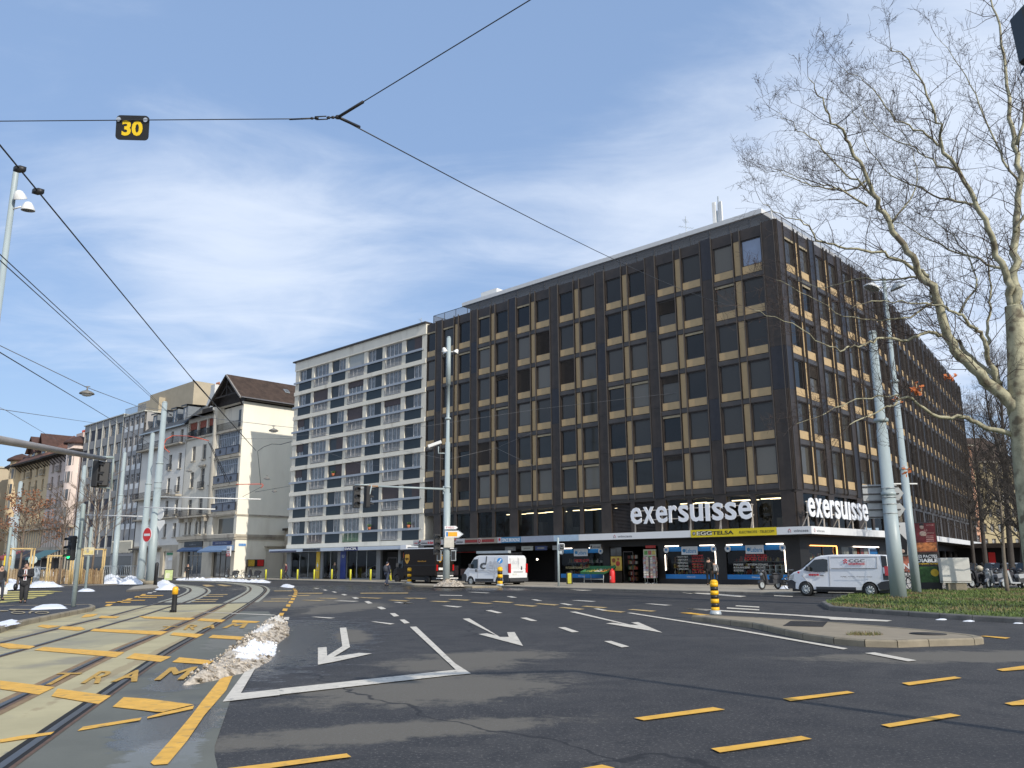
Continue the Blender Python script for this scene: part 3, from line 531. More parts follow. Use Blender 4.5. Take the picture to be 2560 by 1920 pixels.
# ---------------- snow ----------------
PILE=mat('pile_snow',(.86,.88,.92),.6,0,.06,3,.5,30,stain=((.50,.47,.42),5.,.60,.7))
HEAP=mat('heap_snow',(.52,.455,.37),.8,0,.35,12.,1.,45,stain=((.12,.09,.055),7.,.49,.9)); patches(HEAP,[(-4.75,16.2,.34,1.7,.12,(.88,.90,.94),1.,None),(-6.0,20.8,.22,1.6,.2,(.76,.74,.71),.8,None),(-6.7,24.5,.3,1.2,.2,(.70,.68,.64),.7,None)],5.)
def heap(name,label,poly,hmax,mats,step=.12,seed=1,z0=.0,dirty=.5,group=None,core=None,rough=.45):
    rr=random.Random(seed); P=[(p[0],p[1]) for p in poly]; x0=min(p[0] for p in P); x1=max(p[0] for p in P); y0=min(p[1] for p in P); y1=max(p[1] for p in P)
    def dist(x,y):
        d=9
        for i in range(len(P)):
            a=V(P[i]); c=V(P[i-1]); q=V((x,y)); t=max(0,min(1,(q-a).dot(c-a)/max(1e-6,(c-a).length_squared))); d=min(d,(q-a.lerp(c,t)).length)
        return d
    from mathutils import noise
    nx=int((x1-x0)/step)+2; ny=int((y1-y0)/step)+2; H={}; b=MB(); vs=[]; ix={}
    for i in range(nx+1):
        for j in range(ny+1):
            x=x0+i*step; y=y0+j*step
            if inpoly(x,y,P): d=dist(x,y)
            else: d=-.05
            xx=x+rr.uniform(-.3,.3)*step; yy=y+rr.uniform(-.3,.3)*step
            n=noise.noise(V((x*1.9,y*1.9,seed)))*.5+noise.noise(V((x*5,y*5,seed)))*.32+noise.noise(V((x*11,y*11,seed)))*.13
            h=0 if d<=0 else hmax*(1-math.exp(-d/ (hmax*1.1)))*(1+rough*n*1.6)
            ix[i,j]=(len(vs),d); vs.append((xx,yy,z0-.01 if d<=0 else z0+max(.01,h)))
    fs=[];ms=[]
    for i in range(nx):
        for j in range(ny):
            q=[ix[i,j],ix[i+1,j],ix[i+1,j+1],ix[i,j+1]]
            if max(a[1] for a in q)<=0: continue
            x=x0+i*step; y=y0+j*step; n=.7*noise.noise(V((x*1.7+5,y*1.7,seed)))+.9*noise.noise(V((x*11,y*11,seed)))
            dm=q[0][1]; k=dirty-(.9 if core and ((x-core[0])/core[2])**2+((y-core[1])/core[3])**2<1 else 0)
            b.add([vs[a[0]] for a in q],[(0,1,2,3)],1 if n*.8+k>.35 else (2 if n*.8+k>.1 else 0)); b.sm[-1]=False
    # weld
    o=b.build(name,mats); bm=bmesh.new(); bm.from_mesh(o.data); bmesh.ops.remove_doubles(bm,verts=bm.verts,dist=1e-4); bm.to_mesh(o.data); bm.free()
    for p in o.data.polygons: p.use_smooth=True
    return tag(o,label,'snow',group)
SND=mat('dirty_snow',(.34,.29,.22),.9,0,.4,26.,.4,60,stain=((.11,.085,.055),9.,.46,.85)); SNG=mat('grey_snow',(.66,.61,.53),.8,0,.2,14.,.4,50,stain=((.30,.24,.17),10.,.54,.8))
c=G(650,1610)
big=[(-3.2,11.3),(-3.0,12.6),(-3.15,14.5),(-3.5,16.4),(-3.75,18.5),(-4.3,20.5),(-4.75,22.2),(-5.6,24.5),(-6.6,27.6),(-7.5,28.3),(-8.0,27.2),(-7.3,24.4),(-6.5,21.2),(-5.75,18.0),(-5.25,15.6),(-4.9,13.6),(-4.55,12.0),(-3.9,11.3)]
big=px([(452,1715),(470,1703),(540,1655),(610,1600),(660,1560),(690,1545),(708,1548),(722,1572),(716,1592),(690,1612),(684,1640),(668,1656),(620,1680),(550,1700),(500,1710)])
heap('snow_heap','long dirty melting snow heap beside the tram rail with a clean white patch',big,.17,[HEAP]*3,.055,3,dirty=.42,core=(-4.85,16.4,.36,1.8),rough=.8)
b=MB(); hp_=[v.co.copy() for v in bpy.data.objects['snow_heap'].data.vertices if v.co.z>.03]; rq=random.Random(8)
for i in range(1500):
    c=rq.choice(hp_)+V((rq.gauss(0,.06),rq.gauss(0,.06),.0)); s=rq.random()**2*.04+.010
    vs=[c+V((rq.uniform(.6,1.2)*s*a,rq.uniform(.6,1.2)*s*q,rq.uniform(.6,1.1)*s*w)) for a,q,w in ((1,0,0),(-1,0,0),(0,1,0),(0,-1,0),(0,0,1),(0,0,-1))]
    b.add(vs,[(0,2,4),(2,1,4),(1,3,4),(3,0,4),(2,0,5),(1,2,5),(3,1,5),(0,3,5)])
o=b.build('snow_lump',HEAP,bpy.data.objects['snow_heap']); stuff(o)
sn=[('snow pile of bright white around the foot of the right hand tall mast',[(398,1478),(440,1478),(428,1462),(405,1455),(392,1462)],.55,.05),
 ('wide white snow pile in front of the metal barrier',[(300,1463),(360,1463),(352,1452),(318,1445),(296,1458)],.6,.05),
 ('white snow pile between the slatted fence and the metal barrier',[(257,1463),(312,1461),(300,1448),(275,1442),(256,1447)],.7,.05),
 ('small snow pile against the front of the slatted wooden fence',[(140,1462),(190,1463),(184,1455),(160,1449)],.45,.08),
 ('low snow ridge on the dark plaza beside the walking man',[(70,1472),(152,1470),(135,1461),(80,1459)],.35,.1),
 ('white snow along the foot of the leftmost slatted fence',[(0,1462),(45,1460),(45,1449),(0,1449)],.35,.1),
 ('snow strip behind the walking man near the leftmost fence',[(10,1478),(50,1475),(45,1464),(10,1466)],.3,.1)]
for i,(lab,pl,h,dz) in enumerate(sn): heap('snow_pile',lab,px(pl,.0),h*.62,[PILE]*3,.22,10+i,z0=.08,dirty=-.05,rough=1.1,group='snow piles on the plaza')
heap('snow_pile','thin snow patch beside the faded bicycle marking on the platform',px([(78,1524),(165,1521),(150,1511),(95,1515)],.15),.06,[PILE]*3,.12,31,z0=.14,dirty=.0)
heap('snow_pile','small snow patch at the kerb of the platform at the left edge',px([(0,1566),(40,1557),(42,1549),(12,1552),(0,1556)],.15),.06,[PILE]*3,.12,32,z0=.14,dirty=.0)
heap('snow_pile','little snow ring around the foot of the thin signpost',px([(200,1479),(232,1479),(228,1474),(205,1474)],.0),.12,[PILE]*3,.2,33,z0=0,dirty=.0)
heap('snow_pile','crusted snow remains around the foot of the tall median mast',px([(1085,1469),(1125,1470),(1160,1470),(1155,1462),(1135,1458),(1120,1463),(1095,1464)],.0),.2,[HEAP]*3,.12,34,z0=.1,dirty=.5,rough=2.0)
heap('snow_pile','line of broken snow lumps along the far edge of the tram bend',px([(440,1451),(500,1451.5),(520,1452.5),(560,1453),(600,1455),(672,1458),(676,1455),(640,1454),(610,1452.5),(570,1451),(500,1449.6),(440,1449)],.0),.16,[PILE]*3,.3,35,z0=-.05,dirty=.2,rough=2.6)
heap('snow_pile','small snow remnant lying just right of the tram bend',px([(705,1467),(730,1470),(732,1465),(712,1461)],.0),.15,[PILE]*3,.2,36,z0=0,dirty=.2)
heap('snow_pile','small white snow patch at the kerb between scooter and white van',px([(1950,1477),(1975,1478),(1970,1472),(1955,1472)],.0),.15,[PILE]*3,.12,37,z0=.12,dirty=.1)
for q_,lab in (((2352,1548),'snow scrap below the lawn kerb, left one'),((2420,1552),'snow scrap below the lawn kerb, middle one'),((2545,1557),'snow scrap below the lawn kerb at the right edge')):
    x_,y_=q_; heap('snow_pile',lab,px([(x_-14,y_+1.5),(x_+6,y_+2.5),(x_+16,y_+1.5),(x_+12,y_-.5),(x_-3,y_-1),(x_-9,y_+.5)]),.02,[PILE]*3,.06,int(x_),dirty=.2)
# ================= BUILDINGS =================
LOUV=mat('louvre_blind',(.085,.07,.058),.5,.2,.1,4.); LIT=mat('lit_tube',(1,.78,.45),.5,0,0,emit=3.0); LITW=mat('lit_white_tube',(1,.86,.72),.5,0,0,emit=3.5)
_wm={}
def shared(key, fn, mats):
    if key not in _wm: _wm[key]=fn(); 
    o=_wm[key]
    if isinstance(o,MB):
        me=bpy.data.meshes.new(key[0]); me.from_pydata(o.v,[],o.f)
        for q in mats: me.materials.append(q)
        if len(mats)>1: me.polygons.foreach_set('material_index',o.m)
        _wm[key]=me; o=me
    return o
def framebars(b,w,h,t=.06,y=0,d=.08,m=0,v=(),hz=()):
    b.box(0,w,y,y+d,0,t,m); b.box(0,w,y,y+d,h-t,h,m); b.box(0,t,y,y+d,t,h-t,m); b.box(w-t,w,y,y+d,t,h-t,m)
    for x in v: b.box(x-t/2,x+t/2,y+.003,y+d-.003,t,h-t,m)
    for z in hz: b.box(t,w-t,y+.006,y+d-.006,z-t/2,z+t/2,m)
    return b
# ---- dark office block ----
DK=thing('office_building','long dark bronze office block with tan panels on the street corner','building',M=ST)
def louvres(b,x0,x1,z0,z1,y,m=0,p=.085):
    z=z0
    while z<z1-.02: b.add([(x0,y,z),(x1,y,z),(x1,y+.05,z+.065),(x0,y+.05,z+.065)],[(0,1,2,3)],m); z+=p
def office_face(fr, sg, nb, L_, single=False, near=True, blinds={}, tops=set(), lamps=True):
    X=lambda s:(-s if sg<0 else s)
    def rc(a,b_): return (min(X(a),X(b_)),max(X(a),X(b_)))
    b=MB(); b.T=fr; H=[]; wins=[]; strips=[]
    for k in range(nb):
        P=.6+5.17*k
        for w,(a,c) in enumerate(((P+.62,P+2.20),(P+2.97,P+4.55))):
            for r in range(6):
                T=25.15-3.1*r; H.append((*rc(a,c),T-2.68,T)); wins.append((k,w,r,rc(a,c)[0],T))
        for r in range(6):
            T=25.15-3.1*r; H.append((*rc(P+2.35,P+2.82),T-2.64,T+.05)); strips.append((rc(P+2.35,P+2.82)[0],T))
    if single:
        P=.6+5.17*nb
        for r in range(6):
            T=25.15-3.1*r; H.append((*rc(P+.62,P+1.85),T-2.64,T)); wins.append((nb,2,r,rc(P+.62,P+1.85)[0],T))
    lo,hi=min(X(0),X(L_)),max(X(0),X(L_))
    b.holes(lo,hi,6.55,26.0,H,.34,0,0,0)
    for k in range(nb+(1 if single else 0)+(0 if single else 1)):       # pilasters in storey lengths
        P=.6+5.17*k; a,c=rc(P-.42,P+.42)
        if k==0: a,c=rc(0.0,P+.46)
        if not single and k==nb: a,c=rc(P-.46,L_)
        for r in range(6):
            z1=26.1 if r==0 else 25.9-3.1*r; z0=25.9-3.1*(r+1) if r<5 else 6.45
            b.box(a,c,-.06,-.002,z0+.012,z1,2 if (r*3+k*5)%4==1 else 0)
    for r in range(6):                                      # sloped spandrel under each row
        T=25.15-3.1*r
        for k in range(nb+(1 if single else 0)):
            P=.6+5.17*k; a,c=rc(P+.50,min(P+4.67,L_))
            z0,z1=T-3.06,T-2.64
            b.add([(a,-.002,z1-.05),(c,-.002,z1-.05),(c,-.04,z1-.09),(a,-.04,z1-.09),(c,-.04,z0+.03),(a,-.04,z0+.03),(c,-.002,z0),(a,-.002,z0)],[(0,3,2,1),(3,5,4,2),(5,7,6,4)],1)
    b.build('wall' if sg<0 else 'side_wall',[K['clad'],K['clad2'],mat('bronze_cladding_blue',(.028,.027,.032),.4,.3,.15,2.)],DK)
    # projecting mullion fins
    def fin():
        q=MB(); q.box(-.015,.015,-.13,0,6.5,26.12); return q
    me=shared(('mullion',),fin,[K['fin']])
    for k in range(nb+1):
        P=.6+5.17*k
        for d in (-.48,.48,2.27,2.90):
            if (k==nb and d>.5) or P+d<0 or P+d>L_: continue
            ob('mullion',me,DK,fr@TR(X(P+d),0,0))
    return X,wins,strips
def win_me(w):
    def f():
        b=MB(); h=2.02
        b.T=Mx.Translation((0,.08,0)); framebars(b,w,h,.055); return b
    return shared(('window',w),f,[K['clad2']])
def pane_me(w):
    def f():
        b=MB(); b.poly([(.05,.13,.05),(w-.05,.13,.05),(w-.05,.13,1.97),(.05,.13,1.97)]); return b
    return shared(('pane',w),f,[K['glass']])
def panel_me(w):
    def f():
        b=MB(); b.slab([(0,-.02),(w,-.02),(w,-.60),(0,-.60)],.02,.08); return b
    return shared(('spandrel_panel',w),f,[K['tan'],K['clad2']])
def louv_me(w,h):
    def f():
        b=MB(); louvres(b,0,w,2.02-h,2.0,.02,0); return b
    return shared(('louvre_blind',w,h),f,[LOUV])
def box_me(w):
    def f():
        b=MB(); b.box(0,w,.0,.08,1.86,2.02); return b
    return shared(('blind_box',w),f,[mat('blind_box',(.30,.25,.16),.6,0,.1)])
_nw=0
def put_windows(fr,wins,limit,blinds,tops,merged):
    global _nw
    for (k,w,r,x,T) in wins:
        W_=1.23 if w==2 else 1.58; M_=fr@TR(x,0,T-2.04)
        if _nw<limit:
            _nw+=1; o=ob('window',win_me(W_),DK,M_); pn_=ob('pane',pane_me(W_),o); ob('spandrel_panel',panel_me(W_),o)
            if fr is I4 and (k,w,r)==(0,0,0): pn_.data=pn_.data.copy(); pn_.data.materials[0]=mat('painted_sky_pane',(.20,.26,.38),.1,0,.1,1,0,1,.8)  # bright sky reflection painted into the base colour of this one pane
            if (k,w,r) in blinds: ob('louvre_blind',louv_me(W_,blinds[k,w,r]),o)
            elif (k,w,r) in tops: ob('blind_box',box_me(W_),o)
        else:
            for me,mi in ((win_me(W_),0),(pane_me(W_),1),(panel_me(W_),2)):
                vs=[(M_@v.co)[:] for v in me.vertices]; merged.add(vs,[list(p.vertices) for p in me.polygons]); 
                for i,p in enumerate(me.polygons): merged.m[len(merged.m)-len(me.polygons)+i]=(0,2)[p.material_index] if mi==0 else (1 if mi==1 else (2 if p.material_index==0 else 0))
            if (k*7+w*3+r*5)%13==0: merged.T=M_; louvres(merged,0,W_,1.0,2.0,.08,3); merged.T=None
I4=Mx.Identity(4); NFR=Mx.Rotation(pi/2,4,'Z')
bl={(3,1,1):1.6,(4,1,2):2,(3,0,2):0,(4,0,1):2,(3,1,2):2,(1,1,1):1.0,(5,1,4):2,(1,1,3):.5,(1,1,5):.4,(5,0,2):.5,(2,1,2):0,(6,1,5):2,(7,2,5):1,(5,0,1):0}
bl={(4,0,1):2.,(4,1,2):2.,(3,1,2):2.,(1,1,1):1.05,(5,1,4):2.,(1,1,3):.5,(1,1,5):.35,(5,0,2):.45,(7,2,5):.5,(6,0,4):.5,(6,0,5):1.2,(6,1,4):.3}
tp={(6,1,0),(5,1,0),(7,2,0),(5,1,1),(3,1,5),(2,0,5),(3,0,5),(2,0,3),(4,1,0),(6,0,1),(1,1,4),(0,1,1),(5,0,3),(1,0,2),(4,0,4),(2,1,3)}
Xf,wf,sf=office_face(I4,-1,7,38.7,True)
Xn,wn,sn_=office_face(NFR,1,3,QL)
Xr,wr,sr=office_face(FFR,1,11,58.0)
mg=MB(); put_windows(I4,wf,100,bl,tp,mg); put_windows(NFR,sorted(wn,key=lambda q:(q[0],q[1])),100,{(0,1,3):.9,(2,1,2):1.4,(2,1,3):1.},{(0,0,0),(0,1,0),(0,1,1),(1,0,2),(1,1,0)},mg); put_windows(FFR,wr,100,{},{},mg)
stuff(mg.build('window',[K['clad2'],K['glass'],K['tan'],LOUV],DK))
def st_me():
    b=MB(); b.box(0,.47,.03,.09,-2.64,.05); return b
i=0; ms=MB()
for fr,L_ in ((I4,sf),(NFR,sn_),(FFR,sr)):
    for x,T in L_:
        i+=1
        if i<=100: ob('infill_panel',shared(('infill_panel',),st_me,[K['tan']]),DK,fr@TR(x,0,T))
        else: ms.T=fr@TR(x,0,T); ms.box(0,.47,.03,.09,-2.64,.05)
ms.T=None; stuff(ms.build('infill_panel',K['tan'],DK))
# body, mezzanine, ground floor
NP=NFR@V((QL,0,0)); FE=FFR@V((58,0,0)); FE2=FFR@V((58,14,0))
body=[(-38.7,.34),(-.34,.34),(-.34,QL),(FE.x-.3,FE.y),(FE2.x,FE2.y),(-14,30),(-38.7,18)]
b=MB(); b.prism(body,6.5,25.99,0); b.prism([(-38.69,5),(-5,5),(-5,QL+1),(FE2.x,FE2.y-2),(-14,29.9),(-38.6,17.9)],0,6.5,0); b.build('core',mat('core_dark',(.02,.018,.017),.8,0,.1),DK)
b=MB(); b.box(-38.7,-.1,0,5,6.42,6.5); b.box(-5,-.1,5,QL,6.42,6.5); b.build('mezzanine_ceiling',mat('office_ceiling',(.045,.042,.038),.8,0,.1),DK)
b=MB(); b.box(-38.7,-.2,.05,5,3.7,3.9); b.box(-4.9,-.2,5,QL,3.7,3.9); b.build('mezzanine_floor',K['clad'],DK)
def mezz(fr,X,nb,L_,name):
    b=MB(); b.T=fr
    for k in range(nb+1):
        P=.6+5.17*k; a,c=sorted((X(max(0,P-.5)),X(min(L_,P+.5)))); b.box(a,c,0,.5,3.9,6.42,0)
        if P+2.7<L_: a,c=sorted((X(P+2.4),X(P+2.8))); b.box(a,c,.05,.2,3.9,6.42,0)
    a,c=sorted((X(0),X(L_))); b.box(a,c,.02,.3,6.3,6.549,0); b.box(a,c,.03,.2,3.9,4.02,0)
    b.build(name,[K['clad']],DK)
mezz(I4,Xf,7,38.7,'mezzanine_frame'); mezz(NFR,Xn,3,QL,'mezzanine_frame'); mezz(FFR,Xr,11,58,'mezzanine_frame')
b=MB()
for k in range(8):
    P=.6+5.17*k
    for a,c in ((P+.5,P+2.4),(P+2.8,P+4.67)):
        if c>38.7: continue
        if k==2: continue
        b.poly([(-c,.12,4.02),(-a,.12,4.02),(-a,.12,6.3),(-c,.12,6.3)])
b.T=NFR
for k in range(3):
    P=.6+5.17*k
    for a,c in ((P+.5,P+2.4),(P+2.8,P+4.67)): b.poly([(a,.12,4.02),(c,.12,4.02),(c,.12,6.3),(a,.12,6.3)])
b.build('mezzanine_glazing',K['pane'],DK)
b=MB(); louvres(b,-15.7,-11.4,4.0,6.3,.1,0,.11); b.T=FFR; 
b.build('ventilation_grille',[mat('dark_grille',(.06,.05,.045),.5,.2,.1)],DK)
b=MB(); b.T=FFR
for a in (1.2,3.4,5.7,7.9): louvres(b,a,a+1.7,4.0,6.3,.05,0,.11)
b.build('ventilation_grille',[mat('pale_grille',(.30,.26,.19),.55,.1,.15)],DK)
b=MB(); b.T=FFR; b.box(9.8,58,.1,.14,3.9,6.3)
for i in range(40): b.box(10+i*1.2,10.06+i*1.2,0,.1,3.9,6.3)
b.build('mezzanine_panelling',K['clad'],DK)
tubes=[(a,c) for a,c in ((1.35,3.2),(4.1,5.5),(7.6,8.6),(17.0,18.6),(19.2,20.6),(22.5,23.8),(24.9,26.0),(27.4,28.5),(9.3,9.9))]
b=MB()
for i,(a,c) in enumerate(tubes):
    b.box(-c,-a,1.2,1.3,6.02,6.08,0); b.box(-c,-a,2.6,2.7,6.1,6.15,0)
b.T=NFR; b.box(1.0,2.4,1.5,1.58,6.0,6.06); 
b.build('ceiling_light',LIT,DK)
b=MB(); 
for s,y in ((4,3.6),(8.3,3.9),(18.4,3.0),(23,3.6),(27,3.4),(31,3.9)): b.box(-s-.35,-s+.35,y,y+.3,3.9,6.3); b.box(-s+1.2,-s+1.9,y-1,y-.3,3.9,5.0+.3*sin(s))
b.build('office_furniture',mat('office_grey',(.05,.05,.048),.7,0,.3,1.),DK)
# canopy (fascia sheets carry the signs)
ca=[(-38.4,0),(-38.4,-1.6),(1.6,-1.6)]; q1=NFR@V((QL+.55,-1.6,0)); q2=FFR@V((58,-1.6,0)); q3=FFR@V((58,0,0)); q0=NFR@V((QL,0,0))
cp=[(-38.4,-.002),(-38.4,-1.6),(1.6,-1.6),(1.6,q1.y),(q2.x,q2.y),(q3.x,q3.y),(q0.x+.002,q0.y),(.002,-.002)]
CANW=mat('canopy_white',(.62,.63,.64),.55,0,.05,1.,stain=((.45,.45,.44),.9,.6,.4),streak=1)
b=MB(); b.prism(cp,3.42,3.9,0); b.build('canopy',[CANW],DK)
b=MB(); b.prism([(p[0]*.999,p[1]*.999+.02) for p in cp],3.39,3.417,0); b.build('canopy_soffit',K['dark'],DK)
# roof: railing and set-back penthouse
WM=bpy.data.materials.new('railing_mesh'); WM.use_nodes=True; t=WM.node_tree; bs=t.nodes['Principled BSDF']; bs.inputs['Base Color'].default_value=(.16,.16,.165,1); bs.inputs['Roughness'].default_value=.3; bs.inputs['Alpha'].default_value=.5
b=MB(); path=[(-38.2,3),(-38.2,.4),(-.4,.4),(-.4,QL),tuple((FFR@V((57.6,.4,0)))[:2])]
for i in range(4):
    p,q=V(path[i]),V(path[i+1]); L_=(q-p).length; n=max(1,round(L_/1.72)); b.add([(p.x,p.y,26.02),(q.x,q.y,26.02),(q.x,q.y,26.95),(p.x,p.y,26.95)],[(0,1,2,3)],1)
    b.tube([(p.x,p.y,26.97),(q.x,q.y,26.97)],.03,5,0)
    for j in range(n+1): c=p.lerp(q,j/n); b.box(c.x-.02,c.x+.02,c.y-.02,c.y+.02,25.95,26.97,0)
b.build('roof_railing',[K['fin'],WM],DK)
b=MB(); b.box(-.45,-.35,.35,.45,25.95,27.05); b.build('railing_corner_post',K['white'],DK)
pp=[(-35,2.6),(-2.6,2.6),(-2.6,QL-1),tuple((FFR@V((54,3,0)))[:2]),tuple((FFR@V((54,10,0)))[:2]),(-12,24),(-35,16)]
b=MB(); b.prism(pp,25.98,27.75,0); b.build('penthouse',mat('penthouse_grey',(.075,.078,.075),.35,.2,.1),DK)
b=MB()
for i in range(9): 
    s=3.2+i*3.6; b.box(-s-1.5,-s,2.55,2.6,26.1,27.55,0); b.box(-s-1.5,-s-1.42,2.5,2.56,26.0,27.6,1)
b.build('penthouse_glazing',[K['glass'],K['fin']],DK)
rp=[(-35.5,1.9),(-1.9,1.9),(-1.9,QL-1),tuple((FFR@V((55,2.2,0)))[:2]),tuple((FFR@V((55,10.5,0)))[:2]),(-12,24.5),(-35.5,16.5)]
b=MB(); b.prism(rp,27.75,28.12,0); b.build('roof_edge',mat('roof_edge_white',(.66,.66,.65),.5,0,.05),DK)
b=MB(); b.prism([(x*.998-.03,y+.03) for x,y in rp],27.70,27.748,0); b.build('roof_soffit',K['clad'],DK)
# roof equipment
def rooft(name,label,cat,mb,mats,s,y,z=28.12,group=None): return tag(mb.build(name,mats,None,ST@TR(-s,y,z)),label,cat,group)
b=MB(); b.box(-.9,.9,-.6,.6,0,.5,0); b.add([(-.7,-.6,.5),(1.1,-.6,.5),(1.1,.6,.9),(-1.2,.6,.9),(-1.2,-.6,.9),(1.3,-.6,.9)],[(0,1,5,4)],0); b.box(-1.1,1.2,-.7,.7,.5,1.1,0); rooft('ventilation_box','white boxy ventilation outlet at the left end of the dark block roof','ventilation box',b,[K['white']],33,4.)
b=MB(); b.cyl((0,0,0),.9,.55,22); b.cyl((0,0,.55),1.0,.08,22); rooft('ventilation_cowl','low round ventilation cowl right of the white ventilation box','ventilation cowl',b,[K['steel']],30,5)
t=thing('phone_antenna','white mobile phone antenna panels on a short mast near the roof corner','antenna',M=ST@TR(-6.3,3.4,28.12)); b=MB(); b.tube([(0,0,0),(0,0,2.9)],.06,8); b.box(-.12,.12,-.2,.1,.5,1.6); b.build('mast',K['steel'],t)
for dx,rz,z0,h in ((-.32,.5,.5,1.9),(.32,-.4,.3,2.0),(.05,2.,.6,1.6)):
    b=MB(); b.rbox(dx-.15,dx+.15,-.25,-.1,z0,z0+h,.03); b.build('antenna_panel',K['white'],t,Mx.Rotation(rz*.3,4,'Z'))
def aerial(label,s,y,z,h,seed,grp='television aerials on the roofs'):
    r=random.Random(seed); b=MB(); b.tube([(0,0,0),(0,0,h)],.03,5)
    for k in range(3):
        zk=h*(.45+.2*k); a=r.random()*3; L_=.35+r.random()*.5; b.tube([(-cos(a)*L_,-sin(a)*L_,zk),(cos(a)*L_,sin(a)*L_,zk)],.015,4)
        for q in range(6): c=-L_+q*L_*.4; b.tube([(cos(a)*c-sin(a)*.2,sin(a)*c+cos(a)*.2,zk),(cos(a)*c+sin(a)*.2,sin(a)*c-cos(a)*.2,zk)],.01,4)
    return rooft('roof_aerial',label,'aerial',b,[K['steel']],s,y,z,grp)
aerial('thin television aerial on the dark block left of the phone antenna',10.4,5,28.12,2.9,3)
aerial('spindly television aerial on the cream apartment block nearest the dark block',44.5,4,26.3,2.6,5)
aerial('small television aerial in the middle of the cream apartment block roof',49.8,5,26.3,1.6,6)
b=MB(); b.tube([(-.3,0,.3),(.3,0,.3)],.3,10); b.cyl((0,0,0),.1,.2); rooft('roof_dome','small dark rounded cowl at the corner of the white roof edge','cowl',b,[K['black']],3.2,3.2)
# ---- shop fronts on the dark block's ground floor ----
SHD=mat('shop_front_black',(.010,.009,.009),.5,0,.2)
def shopwall(fr,name,x0,x1,holes_,mat_=SHD):
    b=MB(); b.T=fr; b.holes(x0,x1,.1,3.42,holes_,.25,0); return b.build(name,[mat_],DK)
shopwall(I4,'shop_wall',-38.7,0,[(-4.55-1.0,-1.04,.48,2.8),(-10.72,-6.33,.48,2.84),(-15.9,-11.3,.12,2.9),(-21.07,-16.6,.48,2.84),(-29.2,-21.7,.12,2.9),(-36.5,-30.2,.3,2.8)])
shopwall(NFR,'shop_wall',0,QL,[(1.4,5.9,.5,2.75),(6.75,13.9,.5,2.75)])
shopwall(FFR,'shop_wall',0,58,[(1+i*4.4,4.6+i*4.4,.3,2.7) for i in range(12)])
b=MB(); b.box(-38.7,-.1,.02,5,.1,.13,0); b.box(-5,-.1,5,QL,.1,.13,0); b.build('shop_floor',mat('shop_floor',(.10,.09,.08),.4,0,.2),DK)
b=MB(); b.box(-38.6,-.2,.3,4.9,3.3,3.35); b.box(-4.9,-.2,5,QL-.1,3.3,3.35); b.build('shop_ceiling',mat('shop_ceiling',(.08,.08,.075),.8),DK)
b=MB(); b.box(-21.5,-21.3,.3,5,.13,3.3);b.box(-29.6,-29.4,.3,5,.13,3.3);b.box(-16.3,-16.2,.3,5,.13,3.3);b.box(-11.1,-11,.3,5,.13,3.3); b.build('partition_wall',mat('partition',(.05,.045,.04),.8),DK)
